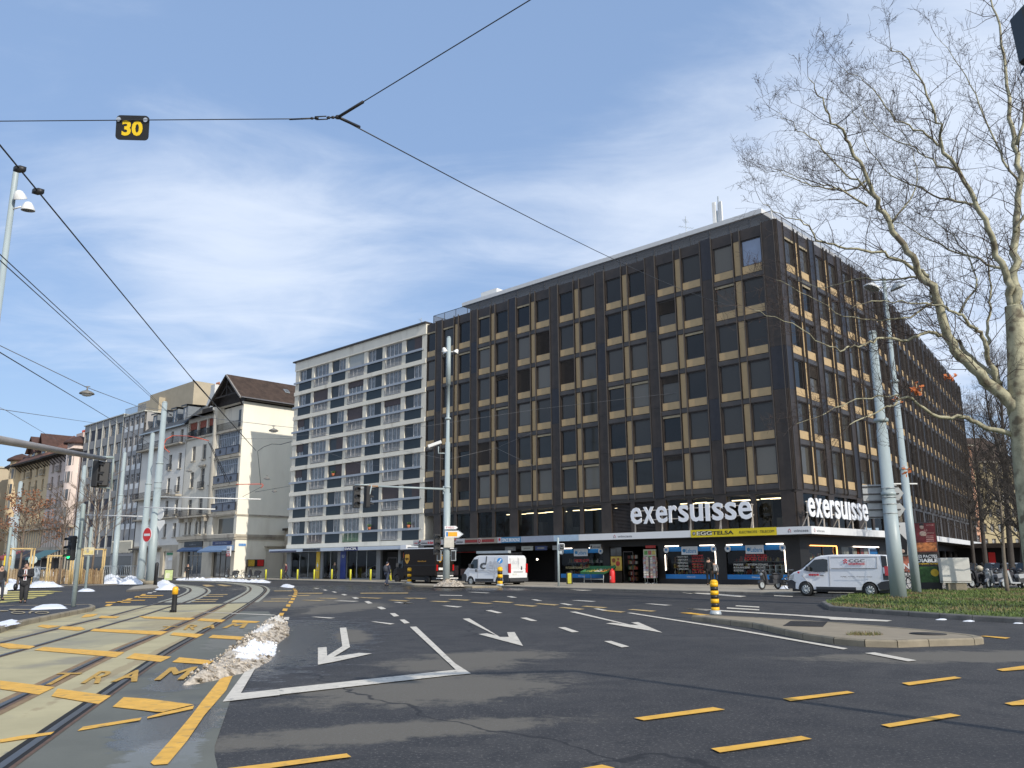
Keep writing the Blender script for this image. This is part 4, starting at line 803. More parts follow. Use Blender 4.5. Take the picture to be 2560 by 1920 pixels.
def lebara(s0,s1,dots=True,rt=True):
    z0,z1=.48,2.84; mid_=-(s0+s1)/2
    t=thing('shop_window',{1:'Lebara shop window with FOOD CITY and PRESSE lettering nearest the corner',2:'Lebara shop window listing cuisines, between the two dark pillars',3:'Lebara shop window reading INTERNATIONAL ETHNIC FOOD, leftmost of three'}[lebara.i],'shop window',M=ST@TR(0,0,0),group='Lebara shop windows')
    b=MB(); b.box(-s1,-s0,.02,.08,z0,z0+.32); b.build('lower_blue_band',mat('lebara_blue',(.01,.18,.50),.4,0,.03),t)
    b=MB(); b.box(-s1,-s0,.02,.08,z1-.38,z1-.06); b.build('upper_blue_band',MATS['lebara_blue'],t)
    w=.72 if lebara.i==3 else .68
    b=MB(); b.box(mid_-w,mid_+w,-.05,.0,z1-.62,z1-.03); b.build('name_board',mat('board_white',(.62,.66,.70),.5,0,.03),t)
    b=MB(); b.text('Lebara',mid_-w*.42,mid_+w*.85,z1-.50,z1-.18,-.051,.006,0,.01); b.disc((mid_-w*.66,-.055,z1-.33),.13,m=0); b.build('lettering',mat('lebara_text_blue',(.02,.22,.48),.4,0,0),t)
    b=MB()
    for x in (-s1+.18,-s0-.18): b.disc((x,-.03,z1-.24),.24,m=0); b.disc((x,-.045,z1-.24),.09,m=1)
    b.build('round_badge',[MATS['board_white'],MATS['lebara_blue']],t)
    b=MB(); b.poly([(-s1,.1,z0+.32),(-s0,.1,z0+.32),(-s0,.1,z1-.38),(-s1,.1,z1-.38)]); b.build('pane',K['pane'],t)
    b=MB(); b.text('lebara.ch',mid_-.35,mid_+.35,z0+.1,z0+.22,.019,.006); b.build('small_lettering',MATS['board_white'],t)
    b=MB()
    if lebara.i!=3: b.tube([(-s0-.06,-.02,z0+.5),(-s0-.06,-.02,z1-.4)],.035,6)
    if lebara.i==2: b.tube([(-s1+.06,-.02,z0+.6),(-s1+.06,-.02,z1-.6)],.035,6)
    b.tube([(mid_+.9,-.06,z1+.02),(-s0-.1,-.06,z1+.02)],.035,6); b.tube([(-s1+.1,-.06,z1+.02),(mid_-.9,-.06,z1+.02)],.035,6)
    b.build('light_tube',LITW,t)
    RT=mat('window_text_red',(.55,.04,.04),.6,0,0); WT=mat('window_text_white',(.55,.55,.52),.6,0,0); YT=mat('window_text_gold',(.48,.42,.22),.6,0,0)
    b=MB(); y=.095
    if lebara.i==3:
        b.text('FOOD CITY',mid_-.75,mid_+.75,1.75,1.98,y,.004,0,.01); b.text('INTERNATIONAL ETHNIC FOOD',-s1+.5,-s0-.6,1.20,1.38,y,.004,2)
    elif lebara.i==1:
        b.text("Food & Drinks",mid_-.8,mid_+.8,2.06,2.2,y,.004,0,.01); b.text('FOOD CITY',mid_-.85,mid_+.85,1.76,2.02,y,.004,0,.02)
        for i,(a,c) in enumerate((('PRESSE','INTERNATIONALE'),('BOULANGERIE','PRODUITS'),('BOISSONS','ITALIENS'))): b.text(a,-s1+.5,-s1+(1.25 if i!=1 else 1.75),1.42-.2*i,1.55-.2*i,y,.004,1,.02); b.text(c,-s1+1.6+.6*(i>0),-s1+2.9+.2*(i==0),1.42-.2*i,1.55-.2*i,y,.004,1,.02)
    else:
        for i,a in enumerate(('BALKANIQUE','ASIATIQUE','ESPAGNOL','PORTUGAIS','AFRICAIN')): b.text('• '+a,-s1+1.0,-s1+1.95,2.0-.22*i,2.13-.22*i,y,.004,1,.01)
        for i,a in enumerate(('LIBYENNE','AFRICAIN','BRÉSILIEN','BRÉSIL','TURQUIE','MAROC','LATIN')): b.text(a,-s0-2.1,-s0-1.15,2.08-.2*i,2.2-.2*i,y,.004,0,.01)
    b.build('window_writing',[RT,WT,YT],t)
    # goods
    r=random.Random(lebara.i); g=thing('shop_shelf','shelf of bottles and packets behind the '+('first','second','third')[lebara.i-1]+' Lebara window','shelf',M=ST@TR(0,0,0),group='shelves of goods behind the shop windows')
    b=MB()
    for z in (.8,1.25,1.7): b.box(-s1+.1,-s0-.1,.9,1.3,z-.03,z)
    b.box(-s1+.1,-s0-.1,.4,.9,.6,.63); b.build('shelf_board',mat('shelf_grey',(.25,.23,.2),.7),g)
    b=MB(); 
    for z in (.8,1.25,1.7):
        x=-s1+.15
        while x<-s0-.2:
            w_=.06+r.random()*.1; h=.15+r.random()*.22; 
            if r.random()<.6: b.lathe([(w_*.5,0),(w_*.5,h*.6),(w_*.18,h*.75),(w_*.18,h)],(x+w_/2,1.0+r.random()*.15,z),6,r.randrange(6))
            else: b.box(x,x+w_,.95,1.1,z,z+h,r.randrange(6))
            x+=w_+.02
    x=-s1+.15
    while x<-s0-.2: w_=.05+r.random()*.06; b.cyl((x,.6,.63),w_/2,.12+r.random()*.2,6,r.randrange(6)); x+=w_+.05
    stuff(b.build('goods',[mat('goods_a',(.30,.06,.04),.5),mat('goods_b',(.45,.42,.36),.4),mat('goods_c',(.05,.12,.06),.3),mat('goods_d',(.35,.25,.06),.4),mat('goods_e',(.05,.05,.06),.2),mat('goods_f',(.12,.06,.03),.3)],g))
lebara.i=1; lebara(1.04,5.55); lebara.i=2; lebara(6.33,10.72); lebara.i=3; lebara(16.6,21.07)
sh=thing('cube_shelving','white cube shelving standing behind the window nearest the corner','shelving',M=ST@TR(0,0,0))
b=MB()
for x0 in (-3.3,-2.0):
    b=MB()
    for i in range(4): b.box(x0+.42*i-.02,x0+.42*i+.02,.35,.7,.8,1.45)
    for k in range(3): b.box(x0-.02,x0+1.28,.352,.698,.8+.31*k,.83+.31*k)
    b.build('frame',K['white'],sh)
# entrance of the shop: poster panel, glazed door
t=thing('shop_entrance','Food City entrance with food poster panel and dark open doorway','shop entrance',M=ST@TR(0,0,0))
b=MB(); b.box(-15.8,-14.75,-.02,.05,1.05,2.15,0)
for (x,z,r_,m_) in ((-15.5,1.85,.17,1),(-15.1,1.6,.2,2),(-15.45,1.35,.16,3),(-15.05,1.95,.1,1)): b.disc((x,-.03,z),r_,m=m_,t=.01)
b.text('FOOD',-15.7,-15.3,1.08,1.18,-.021,.005,2,.02)
b.build('food_poster',[mat('poster_yellow',(.60,.42,.08),.5,0,.25,3),mat('poster_brown',(.25,.07,.02),.5,0,.5,12),mat('poster_red',(.45,.05,.03),.5,0,.4,12),mat('poster_green',(.08,.2,.05),.5,0,.4,12)],t)
b=MB(); b.box(-15.8,-14.75,0,.04,2.2,2.85,0); b.box(-15.27,-15.24,-.01,.05,2.2,2.85,1); b.box(-15.8,-14.75,0,.04,.13,1.0,1); b.build('fanlight',[K['glass2'],K['clad']],t)
b=MB(); b.T=Mx.Translation((-14.6,.02,.13)); framebars(b,.95,2.4,.05,0,.05,0); b.poly([(.05,.02,.05),(.9,.02,.05),(.9,.02,2.35),(.05,.02,2.35)],1); b.build('glass_door',[K['clad2'],K['pane']],t)
b=MB(); r=random.Random(9)
for k in range(5):
    for i in range(7): b.box(-14.5+.12*i,-14.4+.12*i,.5,.7,.3+.42*k,.5+.42*k+r.random()*.12,r.randrange(6))
b.build('goods_rack',[MATS['goods_'+c] for c in 'abcdef'],t)
b=MB(); b.disc((-12.85,1.5,2.45),.07,m=0); b.build('lamp',LITW,t)
b=MB(); b.box(-12.4,-11.5,-.06,0,2.75,2.95); b.build('red_board',mat('shop_red',(.60,.06,.05),.5),t)
b=MB(); b.box(-12.48,-11.35,-.25,-.2,.5,2.65,0); 
for i in range(3):
    for k in range(5): b.box(-12.4+.36*i,-12.1+.36*i,-.26,-.25,.65+.4*k,.95+.4*k,1+(i+k)%4)
b.tube([(-12.45,-.2,.13),(-12.45,-.2,.5)],.02,5); b.tube([(-11.4,-.2,.13),(-11.4,-.2,.5)],.02,5)
o=b.build('poster_board',[mat('poster_cream',(.52,.55,.40),.6),mat('p_green',(.12,.3,.08),.6,0,.5,14),mat('p_red',(.45,.12,.10),.6,0,.5,14),mat('p_yel',(.55,.45,.12),.6,0,.5,14),mat('p_mix',(.35,.28,.3),.6,0,.5,14)],None,ST); tag(o,'tall pale poster board with rows of food pictures by the shop door','poster board')
def card_rack(x,y,lab):
    t=thing('postcard_rack',lab,'postcard rack',M=ST@TR(x,y,.13),group='wire racks of cards outside the shop'); b=MB(); b.tube([(0,0,0),(0,0,1.95)],.02,6)
    for a in range(4): b.tube([(0,0,.05),(.28*cos(a*pi/2),.28*sin(a*pi/2),0)],.015,5)
    b.build('stand',K['steel'],t); b=MB(); r=random.Random(int(x*9))
    for f in range(4):
        b.T=Mx.Rotation(f*pi/2+.3,4,'Z')
        for i in range(2):
            for k in range(9): b.box(-.19+.2*i,-.02+.2*i,-.22,-.20,.42+.17*k,.56+.17*k,r.randrange(4))
    b.T=None; b.build('cards',[mat('card_a',(.5,.48,.45),.6,0,.4,20),mat('card_b',(.35,.18,.18),.6,0,.5,20),mat('card_c',(.3,.3,.35),.6,0,.5,20),mat('card_d',(.5,.42,.34),.6,0,.5,20)],t)
card_rack(-11.75,-.9,'wire card rack in front of the poster board, left one'); card_rack(-11.2,-.8,'wire card rack beside the poster board, right one')
# fruit stall
t=thing('fruit_stall','green fruit and vegetable stall on wheeled legs outside the shop','market stall',M=ST@TR(-16.2,-1.2,.13))
b=MB()
for x in (-1.0,.9): b.tube([(x,-.5,0),(x,-.45,.75)],.025,6); b.tube([(x,.4,0),(x,.35,.95)],.025,6)
b.tube([(-1,-.5,.3),(.9,-.5,.3)],.02,6); b.build('legs',K['steel'],t)
b=MB(); b.add([(-1.15,-.6,.72),(1.05,-.6,.72),(1.05,.5,1.0),(-1.15,.5,1.0)],[(0,1,2,3)]); b.add([(-1.2,-.65,.68),(1.1,-.65,.68),(1.15,-.68,.86),(-1.25,-.68,.86)],[(0,1,2,3)]); b.add([(1.1,-.65,.68),(1.1,.55,.95),(1.35,.6,1.2),(1.25,-.68,.86)],[(0,1,2,3)]); b.add([(-1.2,-.65,.68),(-1.25,-.68,.86),(-1.35,.6,1.2),(-1.2,.55,.95)],[(0,1,2,3)]); b.add([(-1.2,.55,.95),(1.1,.55,.95),(1.3,.62,1.3),(-1.35,.62,1.3)],[(0,1,2,3)])
b.build('tray',mat('stall_green',(.03,.15,.06),.7,0,.2),t)
b=MB(); r=random.Random(2)
for i in range(150): x=r.uniform(-1.05,.95); y=r.uniform(-.5,.45); b.ball((x,y,.80+(y+.55)*.25),.05,.05,.045,6,int((x+1.1)*2)%4)
stuff(b.build('vegetables',[mat('veg_green',(.12,.2,.04),.5),mat('veg_yellow',(.5,.38,.08),.5),mat('veg_white',(.5,.46,.36),.5),mat('veg_orange',(.55,.2,.03),.5)],t))
b=MB(); b.lathe([(.0,0),(.2,.02),(.22,.1),(.22,.85),(.17,.97),(.08,1.02),(.08,1.1),(0,1.1)],(0,0,0),14); b.text('2',-.07,.07,.3,.52,-.22,.01,1); o=b.build('red_bin',[K['red'],K['white']],None,ST@TR(-14.8,-1.2,.13)); tag(o,'red cylindrical bin with white mark beside the fruit stall','bin')
# passage lights + hanging signs under the canopy
for i,(s,w_,lab,m_) in enumerate(((26.0,1.25,'grey hanging sign under the canopy left of the passage',(.18,.18,.18)),(24.0,1.3,'white hanging sign under the canopy above the passage, left one',(.40,.42,.38)),(22.4,1.3,'dark blue hanging sign under the canopy above the passage',(.04,.06,.16)),(20.5,1.2,'grey hanging sign under the canopy, rightmost above the passage',(.30,.31,.32)))):
    b=MB(); b.box(-w_/2,w_/2,-.05,.05,2.75,3.1,0); b.box(-w_*.3,w_*.3,-.055,-.05,2.87,2.98,1); 
    for x in (-w_*.35,w_*.35): b.box(x-.01,x+.01,-.01,.01,3.1,3.4,2)
    tag(b.build('hanging_sign',[mat('hs%d'%i,m_,.5),mat('hs_mark',(.25,.25,.22),.5),K['black']],None,ST@TR(-s,-.9,0)),lab,'sign','signs hanging under the canopy')
b=MB(); b.box(-.55,.55,-.04,.04,2.75,3.12,0); b.text('wincasa',-.25,.5,2.84,2.98,-.041,.005,1,.01); b.poly([(-.45,-.046,2.84),(-.32,-.046,2.84),(-.32,-.046,3.0),(-.385,-.046,3.05),(-.45,-.046,3.0)],1)
tag(b.build('hanging_sign',[mat('hs_w',(.32,.33,.33),.5),K['black']],None,ST@TR(-16.6,-.9,0)),'white wincasa hanging sign left of the shop entrance','sign','signs hanging under the canopy')
b=MB(); b.box(-.7,.7,-.04,.04,2.78,3.12,0); b.text('chicken',-.3,.6,2.87,3.02,-.041,.005,1,.02); tag(b.build('hanging_sign',[MATS['hs_w'],K['black']],None,ST@TR(-33.6,-.9,0)),'pale hanging sign under the canopy behind the tall median mast','sign','signs hanging under the canopy')
b=MB()
for s,z in ((21.6,2.0),(24.0,2.0),(31.6,2.0)): b.ball((-s,.35,z),.09,.09,.09,8)
b.build('wall_lamp',LITW,DK)
b=MB(); b.T=I4
for i in range(5): b.box(-36.2+i*1.2,-35.3+i*1.2,.4,.45,.6,1.2+.3*(i%2),0)
b.tube([(-36.3,.2,2.72),(-30.4,.2,2.72)],.03,5,1); b.build('window_display',[mat('display_dim',(.10,.05,.04),.6,0,.5,2),mat('dim_red',(.35,.02,.02),.5,0,0)],DK)
# near right face shop windows
for i,(a,c) in enumerate(((1.4,5.9),(6.75,13.9))):
    t=thing('shop_window',('shop window round the corner edged by an orange light tube','shop window with red and blue stickers behind the white van roof')[i],'shop window',M=ST@NFR,group='shop windows on the sunny side of the dark block')
    b=MB(); b.poly([(a,.1,.5),(c,.1,.5),(c,.1,2.75),(a,.1,2.75)]); b.build('pane',K['pane'],t)
    b=MB(); b.T=Mx.Translation((a,.04,.5)); framebars(b,c-a,2.25,.06,0,.08,0,v=((c-a)/2,)); b.build('frame',K['clad2'],t)
    b=MB(); b.tube([(a+.1+i*2,-.03,2.74),(c-.1,-.03,2.74)],.035,6); b.tube([(c-.06,-.03,.7),(c-.06,-.03,2.7 if i==0 else 2.0)],.045,6); b.build('light_tube',[mat('orange_tube',(1,.42,.12),.5,0,0,emit=3.) if i==0 else LITW],t)
    b=MB(); r=random.Random(i)
    if i==0:
        for k in range(3):
            x=a+.2
            while x<c-.4: w_=.08+r.random()*.1; b.box(x,x+w_,.8,.95,.9+.5*k,1.1+.5*k+r.random()*.2,r.randrange(6)); x+=w_+.03
        b.box(a+.1,a+1.4,.15,.17,.6,1.9,1); b.box(a+1.9,a+2.3,.12,.13,1.6,2.1,1)
    else:
        b.box(a+.1,a+1.6,.15,.18,.6,2.7,1); b.box(a+3.2,a+5.4,.15,.18,1.9,2.65,0); b.box(a+2.2,a+3.0,.11,.12,2.1,2.7,1); b.box(a+4.4,a+5.1,.11,.12,2.1,2.7,1); b.box(a+5.6,a+7.2,.12,.14,2.1,2.6,6)
    b.build('display',[MATS['goods_'+c_] for c_ in 'abcdef']+[MATS['lebara_blue']],t)
# fascia signs
def fascia(name,label,s0,s1,mats,fn,z0=3.415,z1=3.905,y=-1.62):
    b=MB(); b.box(-s1,-s0,y,y+.015,z0,z1,0); fn(b,y); o=b.build(name,mats,None,ST); return tag(o,label,'sign','signs along the shop canopy')
TXD=mat('sign_black',(.012,.012,.014),.5,0,0); TXG=mat('sign_grey_text',(.12,.12,.13),.5,0,0); TXR=mat('sign_red_text',(.45,.02,.03),.5,0,0); SW=mat('sign_white',(.70,.71,.72),.45,0,.02)
def egg(b,y):
    b.text('EGG',-6.85,-5.65,3.54,3.80,y,.012,2,.015); b.text('TELSA',-5.6,-3.95,3.54,3.80,y,.012,1,.02); b.text('ELECTRICITE · TELECOM',-3.5,-.95,3.58,3.74,y,.01,1)
    b.disc((-7.08,y-.01,3.67),.13,m=1,t=.012); b.disc((-7.08,y-.018,3.67),.09,m=3,t=.012); 
    for a in (90,210,330): b.tube([(-7.08,y-.024,3.67),(-7.08+.11*cos(rad(a)),y-.024,3.67+.11*sin(rad(a)))],[.01,.035],4,1)
    b.box(-6.88,-5.62,y-.003,y,3.52,3.82,1)
fascia('shop_sign','long yellow EGG TELSA sign on the canopy near the corner',.78,7.36,[mat('sign_yellow',(.72,.56,.01),.45,0,.02),TXD,mat('sign_cream_text',(.75,.72,.55),.4,0,0),SW],egg,3.40,3.92)
def house(b,x,z,h,y,m1,m2):
    w=h*.8; b.add([(x,y,z+h*.55),(x+w/2,y,z+h),(x+w,y,z+h*.55),(x+w*.84,y,z+h*.5),(x+w/2,y,z+h*.8),(x+w*.16,y,z+h*.5)],[(0,5,4,1),(1,4,3,2)],m1)
    b.box(x+w*.0,x+w*.16,y-.002,y,z,z+h*.5,m2); b.box(x+w*.84,x+w,y-.002,y,z,z+h*.55,m1); b.box(x+w*.3,x+w*.44,y-.002,y,z,z+h*.5,m2)
def winc(x0,x1,tx):
    def f(b,y): house(b,x0,3.53,.26,y-.004,2,1); b.text('wincasa',tx,x1,3.56,3.72,y,.008,1,.008)
    return f
fascia('shop_sign','wincasa canopy sign right beside the yellow sign at the corner',-1.6,.76,[SW,TXG,TXR],winc(.02,1.42,.42))
fascia('shop_sign','wincasa canopy sign on the white fascia left of the yellow sign',7.4,17.7,[SW,TXG,TXR],winc(-14.25,-12.5,-13.85))
def w3(b,y): house(b,-1.25,3.53,.26,y-.004,2,1); b.text('wincasa',-.85,.35,3.55,3.70,y,.008,1)
b=MB(); b.box(-1.585,1.3,-1.62,-1.605,3.415,3.905,0); w3(b,-1.62); tag(b.build('shop_sign',[SW,TXG,TXR],None,ST@NFR),'faded wincasa sign on the sunny side of the canopy','sign','signs along the shop canopy')
fascia('shop_sign','blank pale blue fascia panel left of the wincasa sign',17.75,20.35,[mat('sign_paleblue',(.38,.50,.62),.5,0,.1)],lambda b,y:None)
fascia('shop_sign','blank blue grey fascia panel beside ESPACE BRONZAGE',20.4,24.02,[mat('sign_bluegrey',(.28,.32,.40),.5,0,.06)],lambda b,y:None)
def esp(b,y): b.text('ESPACE BRONZAGE',-26.35,-24.2,3.5,3.8,y,.01,1,.01); b.box(-26.85,-26.42,y-.004,y,3.42,3.9,2); b.disc((-26.63,y-.006,3.72),.12,m=3,t=.01)
fascia('shop_sign','blue ESPACE BRONZAGE sign on the canopy',24.07,26.86,[mat('sign_blue2',(.03,.16,.32),.45,0,.05),SW,mat('sign_pale',(.45,.45,.48),.5),TXR],esp)
def redf(b,y): b.box(-31.05,-27.3,y-.004,y,3.53,3.78,1); b.disc((-29.15,y-.008,3.66),.26,m=2,t=.012); b.disc((-29.15,y-.016,3.66),.2,m=1,t=.012); b.text('8',-29.23,-29.07,3.55,3.78,y-.02,.006,2); b.text('RESTAURANT',-30.7,-29.6,3.6,3.7,y-.005,.004,3); b.text('GRILL',-28.7,-27.8,3.6,3.7,y-.005,.004,3)
fascia('shop_sign','brown and red canopy sign with a round emblem in its middle',26.9,31.1,[mat('sign_beige',(.25,.22,.18),.5),mat('sign_darkred',(.22,.02,.02),.5),mat('sign_silver',(.4,.38,.36),.4),mat('sign_rt',(.40,.06,.05),.5)],redf)
def chick(b,y,x=-32.3):
    b.text('chicken',x+.1,x+1.0,3.55,3.7,y,.008,1,.02,.2); b.text('city',x-.95,x-.35,3.55,3.7,y,.008,2,.02,.2); b.torus((x-.1,y-.02,3.62),.13,.035,'y',14,5,1,.7,5.6); b.ball((x-.05,y-.03,3.86),.12,.03,.08,8,2)
fascia('shop_sign','white chicken sign right of the tall median mast',31.15,34.3,[mat('sign_grey_white',(.42,.42,.43),.5),TXD,TXR],chick)
def fast(b,y): chick(b,y,-37.3); b.text('le fast food du',-36.2,-34.35,3.53,3.78,y,.01,2,.03)
fascia('shop_sign','white canopy sign reading le fast food du, left of the mast',34.35,38.38,[MATS['sign_grey_white'],TXD,TXR],fast)
# the two big lit-up looking letter signs on their frames
def bigsign(fr,x0,x1,zb,zt,label,bright):
    t=thing('letter_sign',label,'sign',M=ST@fr,group='exersuisse letter signs')
    word='exersu\u0131sse'; Lm=mat('letter_white',(.80,.82,.86),.45,0,.01)
    adv=[.112,.108,.112,.077,.095,.115,.058,.097,.097,.112]; tot=sum(adv); x=x0; xh=(zt-zb)
    for i,ch in enumerate(word):
        w_=(x1-x0)*adv[i]/tot; b=MB(); z1=zt; e_=.22 if ch=='\u0131' else .07; b.text(ch,x+w_*e_,x+w_*(1-e_),zb,z1,-1.35,.07,0,.016)
        b.build('letter',Lm,t); x+=w_
    b=MB(); Fm=mat('sign_frame_paint',(.55,.48,.40),.5)
    b.box(x0,x1,-1.3,-1.24,zb+.25,zb+.31); b.box(x0,x1,-1.3,-1.24,zt-.3,zt-.24)
    n=5
    for i in range(n):
        xx=x0+.35+(x1-x0-.5)*i/(n-1); b.box(xx-.035,xx+.035,-1.24,-1.17,3.9,zt-.2); b.tube([(xx,-1.2,zb+.15),(xx-.55 if bright==0 else xx+.55,-.5,3.92)],.035,5)
    b.build('support_frame',Fm,t)
bigsign(I4,-12.8,-2.52,4.53,5.78,'large white exersuisse letters on the shaded street side of the block',0)
bigsign(NFR,-1.4,8.75,4.53,5.78,'large white exersuisse letters on the sunny side of the block',1)
# ---- cream apartment block ----
AP=thing('apartment_block','cream apartment block with dark blue panels and horizontal rails','building',M=ST@TR(-38.75,0,0)); AX=38.75
CRM=mat('apartment_cream',(.68,.64,.54),.8,0,.06,.6,.1,10,stain=((.40,.36,.29),.6,.58,.45),streak=1)
cols=[(60.1,62.8),(56.5,59.55),(53.1,55.85),(49.55,52.5),(46.2,48.9),(42.85,45.7),(39.5,42.15)]
Hs=[]
for r in range(7):
    T=25.05-3.07*r
    for a,c in cols: Hs.append((AX-c,AX-a,T-2.6,T))
b=MB(); b.holes(AX-63.65,0,3.45,26.2,Hs,.24,0); b.add([(AX-63.65,0,0),(AX-63.65,14,0),(AX-63.65,14,26.2),(AX-63.65,0,26.2)],[(0,3,2,1)]); b.add([(0,0,3),(0,14,3),(0,14,26.2),(0,0,26.2)],[(0,1,2,3)])
b.add([(AX-63.65,0,26.2),(0,0,26.2),(0,14,26.2),(AX-63.65,14,26.2)],[(0,1,2,3)]); b.add([(AX-63.65,14,0),(0,14,0),(0,14,26.2),(AX-63.65,14,26.2)],[(1,0,3,2)]); b.add([(AX-63.65,.24,3.4),(0,.24,3.4),(0,.24,26),(AX-63.65,.24,26)],[(0,1,2,3)])
b.build('wall',CRM,AP)
b=MB(); b.box(AX-63.95,.1,-.35,14.2,26.2,26.36); b.build('roof',mat('roof_edge_dark',(.05,.045,.045),.6),AP)
b=MB()
for r in range(7):
    T=25.05-3.07*r; b.box(AX-63.65,-.002,-.13,-.001,T-3.07,T-2.62)
b.box(AX-63.65,-.002,-.13,-.001,25.07,26.2)
b.build('floor_band',mat('apartment_band',(.74,.70,.60),.8,0,.05,.5,stain=((.42,.38,.30),.8,.6,.5),streak=1),AP)
def railb():
    b=MB(); b.box(AX-63.8,AX-39.3,-.16,-.08,-.10,.13)
    for s in [c[0]-.3 for c in cols]+[63.0]: b.box(AX-s-.04,AX-s+.04,-.08,.0,-.08,.05)
    return b
RL=mat('rail_blue_grey',(.34,.37,.41),.4,.1,.05,2.)
for r in range(7): ob('railing',shared(('railing',),railb,[RL]),AP,TR(0,0,25.05-3.07*r-1.52))
NB=mat('panel_navy',(.012,.022,.028),.45,0,.15,1.); NB2=mat('panel_slate',(.035,.046,.056),.5,0,.12,1.); BR=mat('roller_brown',(.07,.05,.05),.6,0,.15,3.); LG=mat('roller_light',(.36,.38,.37),.6,0,.06,3.); FW=mat('frame_white',(.55,.55,.55),.5,0,.04)
CUR=mat('curtain_glass',(.16,.17,.18),.12,0,.45,2.5,0,1,.6)
def apw(kind,w,var):
    def f():
        b=MB(); y=.12; h=2.6
        if kind=='n' :
            half=w*.5; xo=0 if var in (0,2) else half
            pn=half if xo==0 else 0
            b.box(pn,pn+w-half,y,y+.05,1.1,h,1)                 # slate panel
            b.T=Mx.Translation((xo,y,1.08)); framebars(b,half,h-1.08,.06,0,.06,0,v=(half*.5,)); b.T=None
            b.box(xo+.05,xo+half-.05,y+.05,y+.06,1.1,h-.05,2)
            if var==2: b.box(xo,xo+half,y-.03,y,1.7,h,3)
            if var==3: b.box(xo,xo+half,y-.03,y,1.1,h,3)
            b.box(0,w,y-.14,y-.09,0,1.05,4)
        else:
            b.T=Mx.Translation((0,y,.1)); framebars(b,w,h-.1,.07,0,.06,0,v=(w*.25,w*.5,w*.75)); b.T=None
            b.box(.05,w-.05,y+.05,y+.06,.1,h,2)
            if var==2: b.box(0,w,y-.04,y,1.1,h,3)
            if var==3: b.box(0,w,y-.04,y,1.95,h,3)
            if var==4: b.box(0,w,y-.04,y,1.1,h,5)
        return b
    return shared(('window',kind,round(w,1),var),f,[FW,NB2,CUR,BR,NB,LG])
def balw(w,mm):
    def f():
        b=MB(); n=int(w/.13)
        for i in range(n): b.box(.05+i*w/n,.08+i*w/n,.0,.03,.12,1.0,0)
        b.box(0,w,-.01,.04,.08,.12,0); b.box(0,w,-.01,.04,.98,1.02,0); return b
    return shared(('balustrade',round(w,1),mm.name),f,[mm])
r_=random.Random(21)
bmap={(0,3):4,(0,6):2,(1,1):2,(1,3):3,(2,3):2,(2,0):3,(2,5):3,(3,0):2,(3,2):2,(4,0):3,(4,3):2,(5,5):2,(5,6):3,(5,4):2,(4,2):3}
for r in range(7):
    T=25.05-3.07*r
    for k,(a,c) in enumerate(cols):
        w=c-a; kind='n' if k%2==0 else 'w'; v={0:0,2:1,4:0,6:1}.get(k,0) if kind=='n' else 0
        q=bmap.get((r,k))
        if kind=='n' and q: o=ob('window',apw('n',w,3 if v==1 else 2),AP,TR(AX-c,0,T-2.6))
        else: o=ob('window',apw(kind,w,q or v),AP,TR(AX-c,0,T-2.6))
        if kind=='w': ob('balustrade',balw(w,mat('bal_green',(.12,.22,.12),.6) if (r,k)==(6,3) else (mat('bal_brown',(.2,.17,.16),.6) if (r,k)==(6,1) else mat('bal_grey',(.36,.37,.38),.5))),o,TR(0,-.05,0))
def pot(s,z,lab,m_=(.40,.12,.05)):
    b=MB(); b.lathe([(.13,0),(.18,.28)],(0,0,0),10,0); r=random.Random(int(s*10))
    for i in range(40): a=r.random()*6.3; e=r.random()*.25; b.add([(0,0,.28),(cos(a)*e,sin(a)*e,.45+r.random()*.2),(cos(a+.3)*e,sin(a+.3)*e,.4)],[(0,1,2)],1)
    tag(b.build('potted_plant',[mat('terracotta',m_,.8),mat('plant_leaf',(.06,.12,.03),.7)],None,ST@TR(-s,-.12,z)),lab,'potted plant','potted plants on the apartment rails')
pot(41.0,5.25,'potted plant on the lowest rail of the cream block, right side'); pot(47.5,5.25,'potted plant on the lowest rail of the cream block, near its middle'); pot(54.6,11.5,'red flower pot on a rail halfway up the cream block')
b=MB(); b.box(-.8,.8,-.5,.5,0,.5); b.box(-1.05,1.05,-.7,.7,.75,.85); 
for x in (-.7,.7): b.box(x-.06,x+.06,-.4,.4,.5,.75)
tag(b.build('chimney',K['clad'],None,ST@TR(-46.3,3,26.36)),'low dark chimney with a flat cap on the cream apartment roof','chimney')
# ground floor car showroom under the cream block
b=MB(); b.holes(AX-63.65,0,.1,3.45,[(AX-62.7,AX-57.4,.25,3.1),(AX-56.1,AX-53.3,.12,3.1),(AX-51.6,AX-46.3,.25,3.1),(AX-45.6,AX-42.7,.12,3.1),(AX-42.3,AX-39.2,.2,3.0)],.3,0); b.build('shopfront_wall',mat('grey_metal_front',(.20,.21,.22),.5,.2,.1),AP)
b=MB(); b.box(AX-63.6,-.1,.4,7,.1,.14,0); b.box(AX-63.6,-.1,6.9,7,.14,3.2,1); b.box(AX-63.6,-.1,.4,7,3.15,3.2,1)
for s in (57,52.5,46,42.5): b.box(AX-s-.05,AX-s+.05,.4,6.9,.14,3.15,1)
b.build('showroom_interior',[mat('showroom_floor',(.22,.22,.22),.3),mat('showroom_wall',(.085,.09,.09),.7)],AP)
b=MB()
for a,c in ((57.4,62.7),(46.3,51.6),(53.3,56.1)):
    b.poly([(AX-c,.12,.25),(AX-a,.12,.25),(AX-a,.12,3.1),(AX-c,.12,3.1)],0)
    n=3 if c-a>3 else 2
    for i in range(n+1): x=AX-c+(c-a)*i/n; b.box(x-.03,x+.03,.08,.16,.25,3.1,1)
b.build('showroom_glazing',[K['pane'],K['steel']],AP)
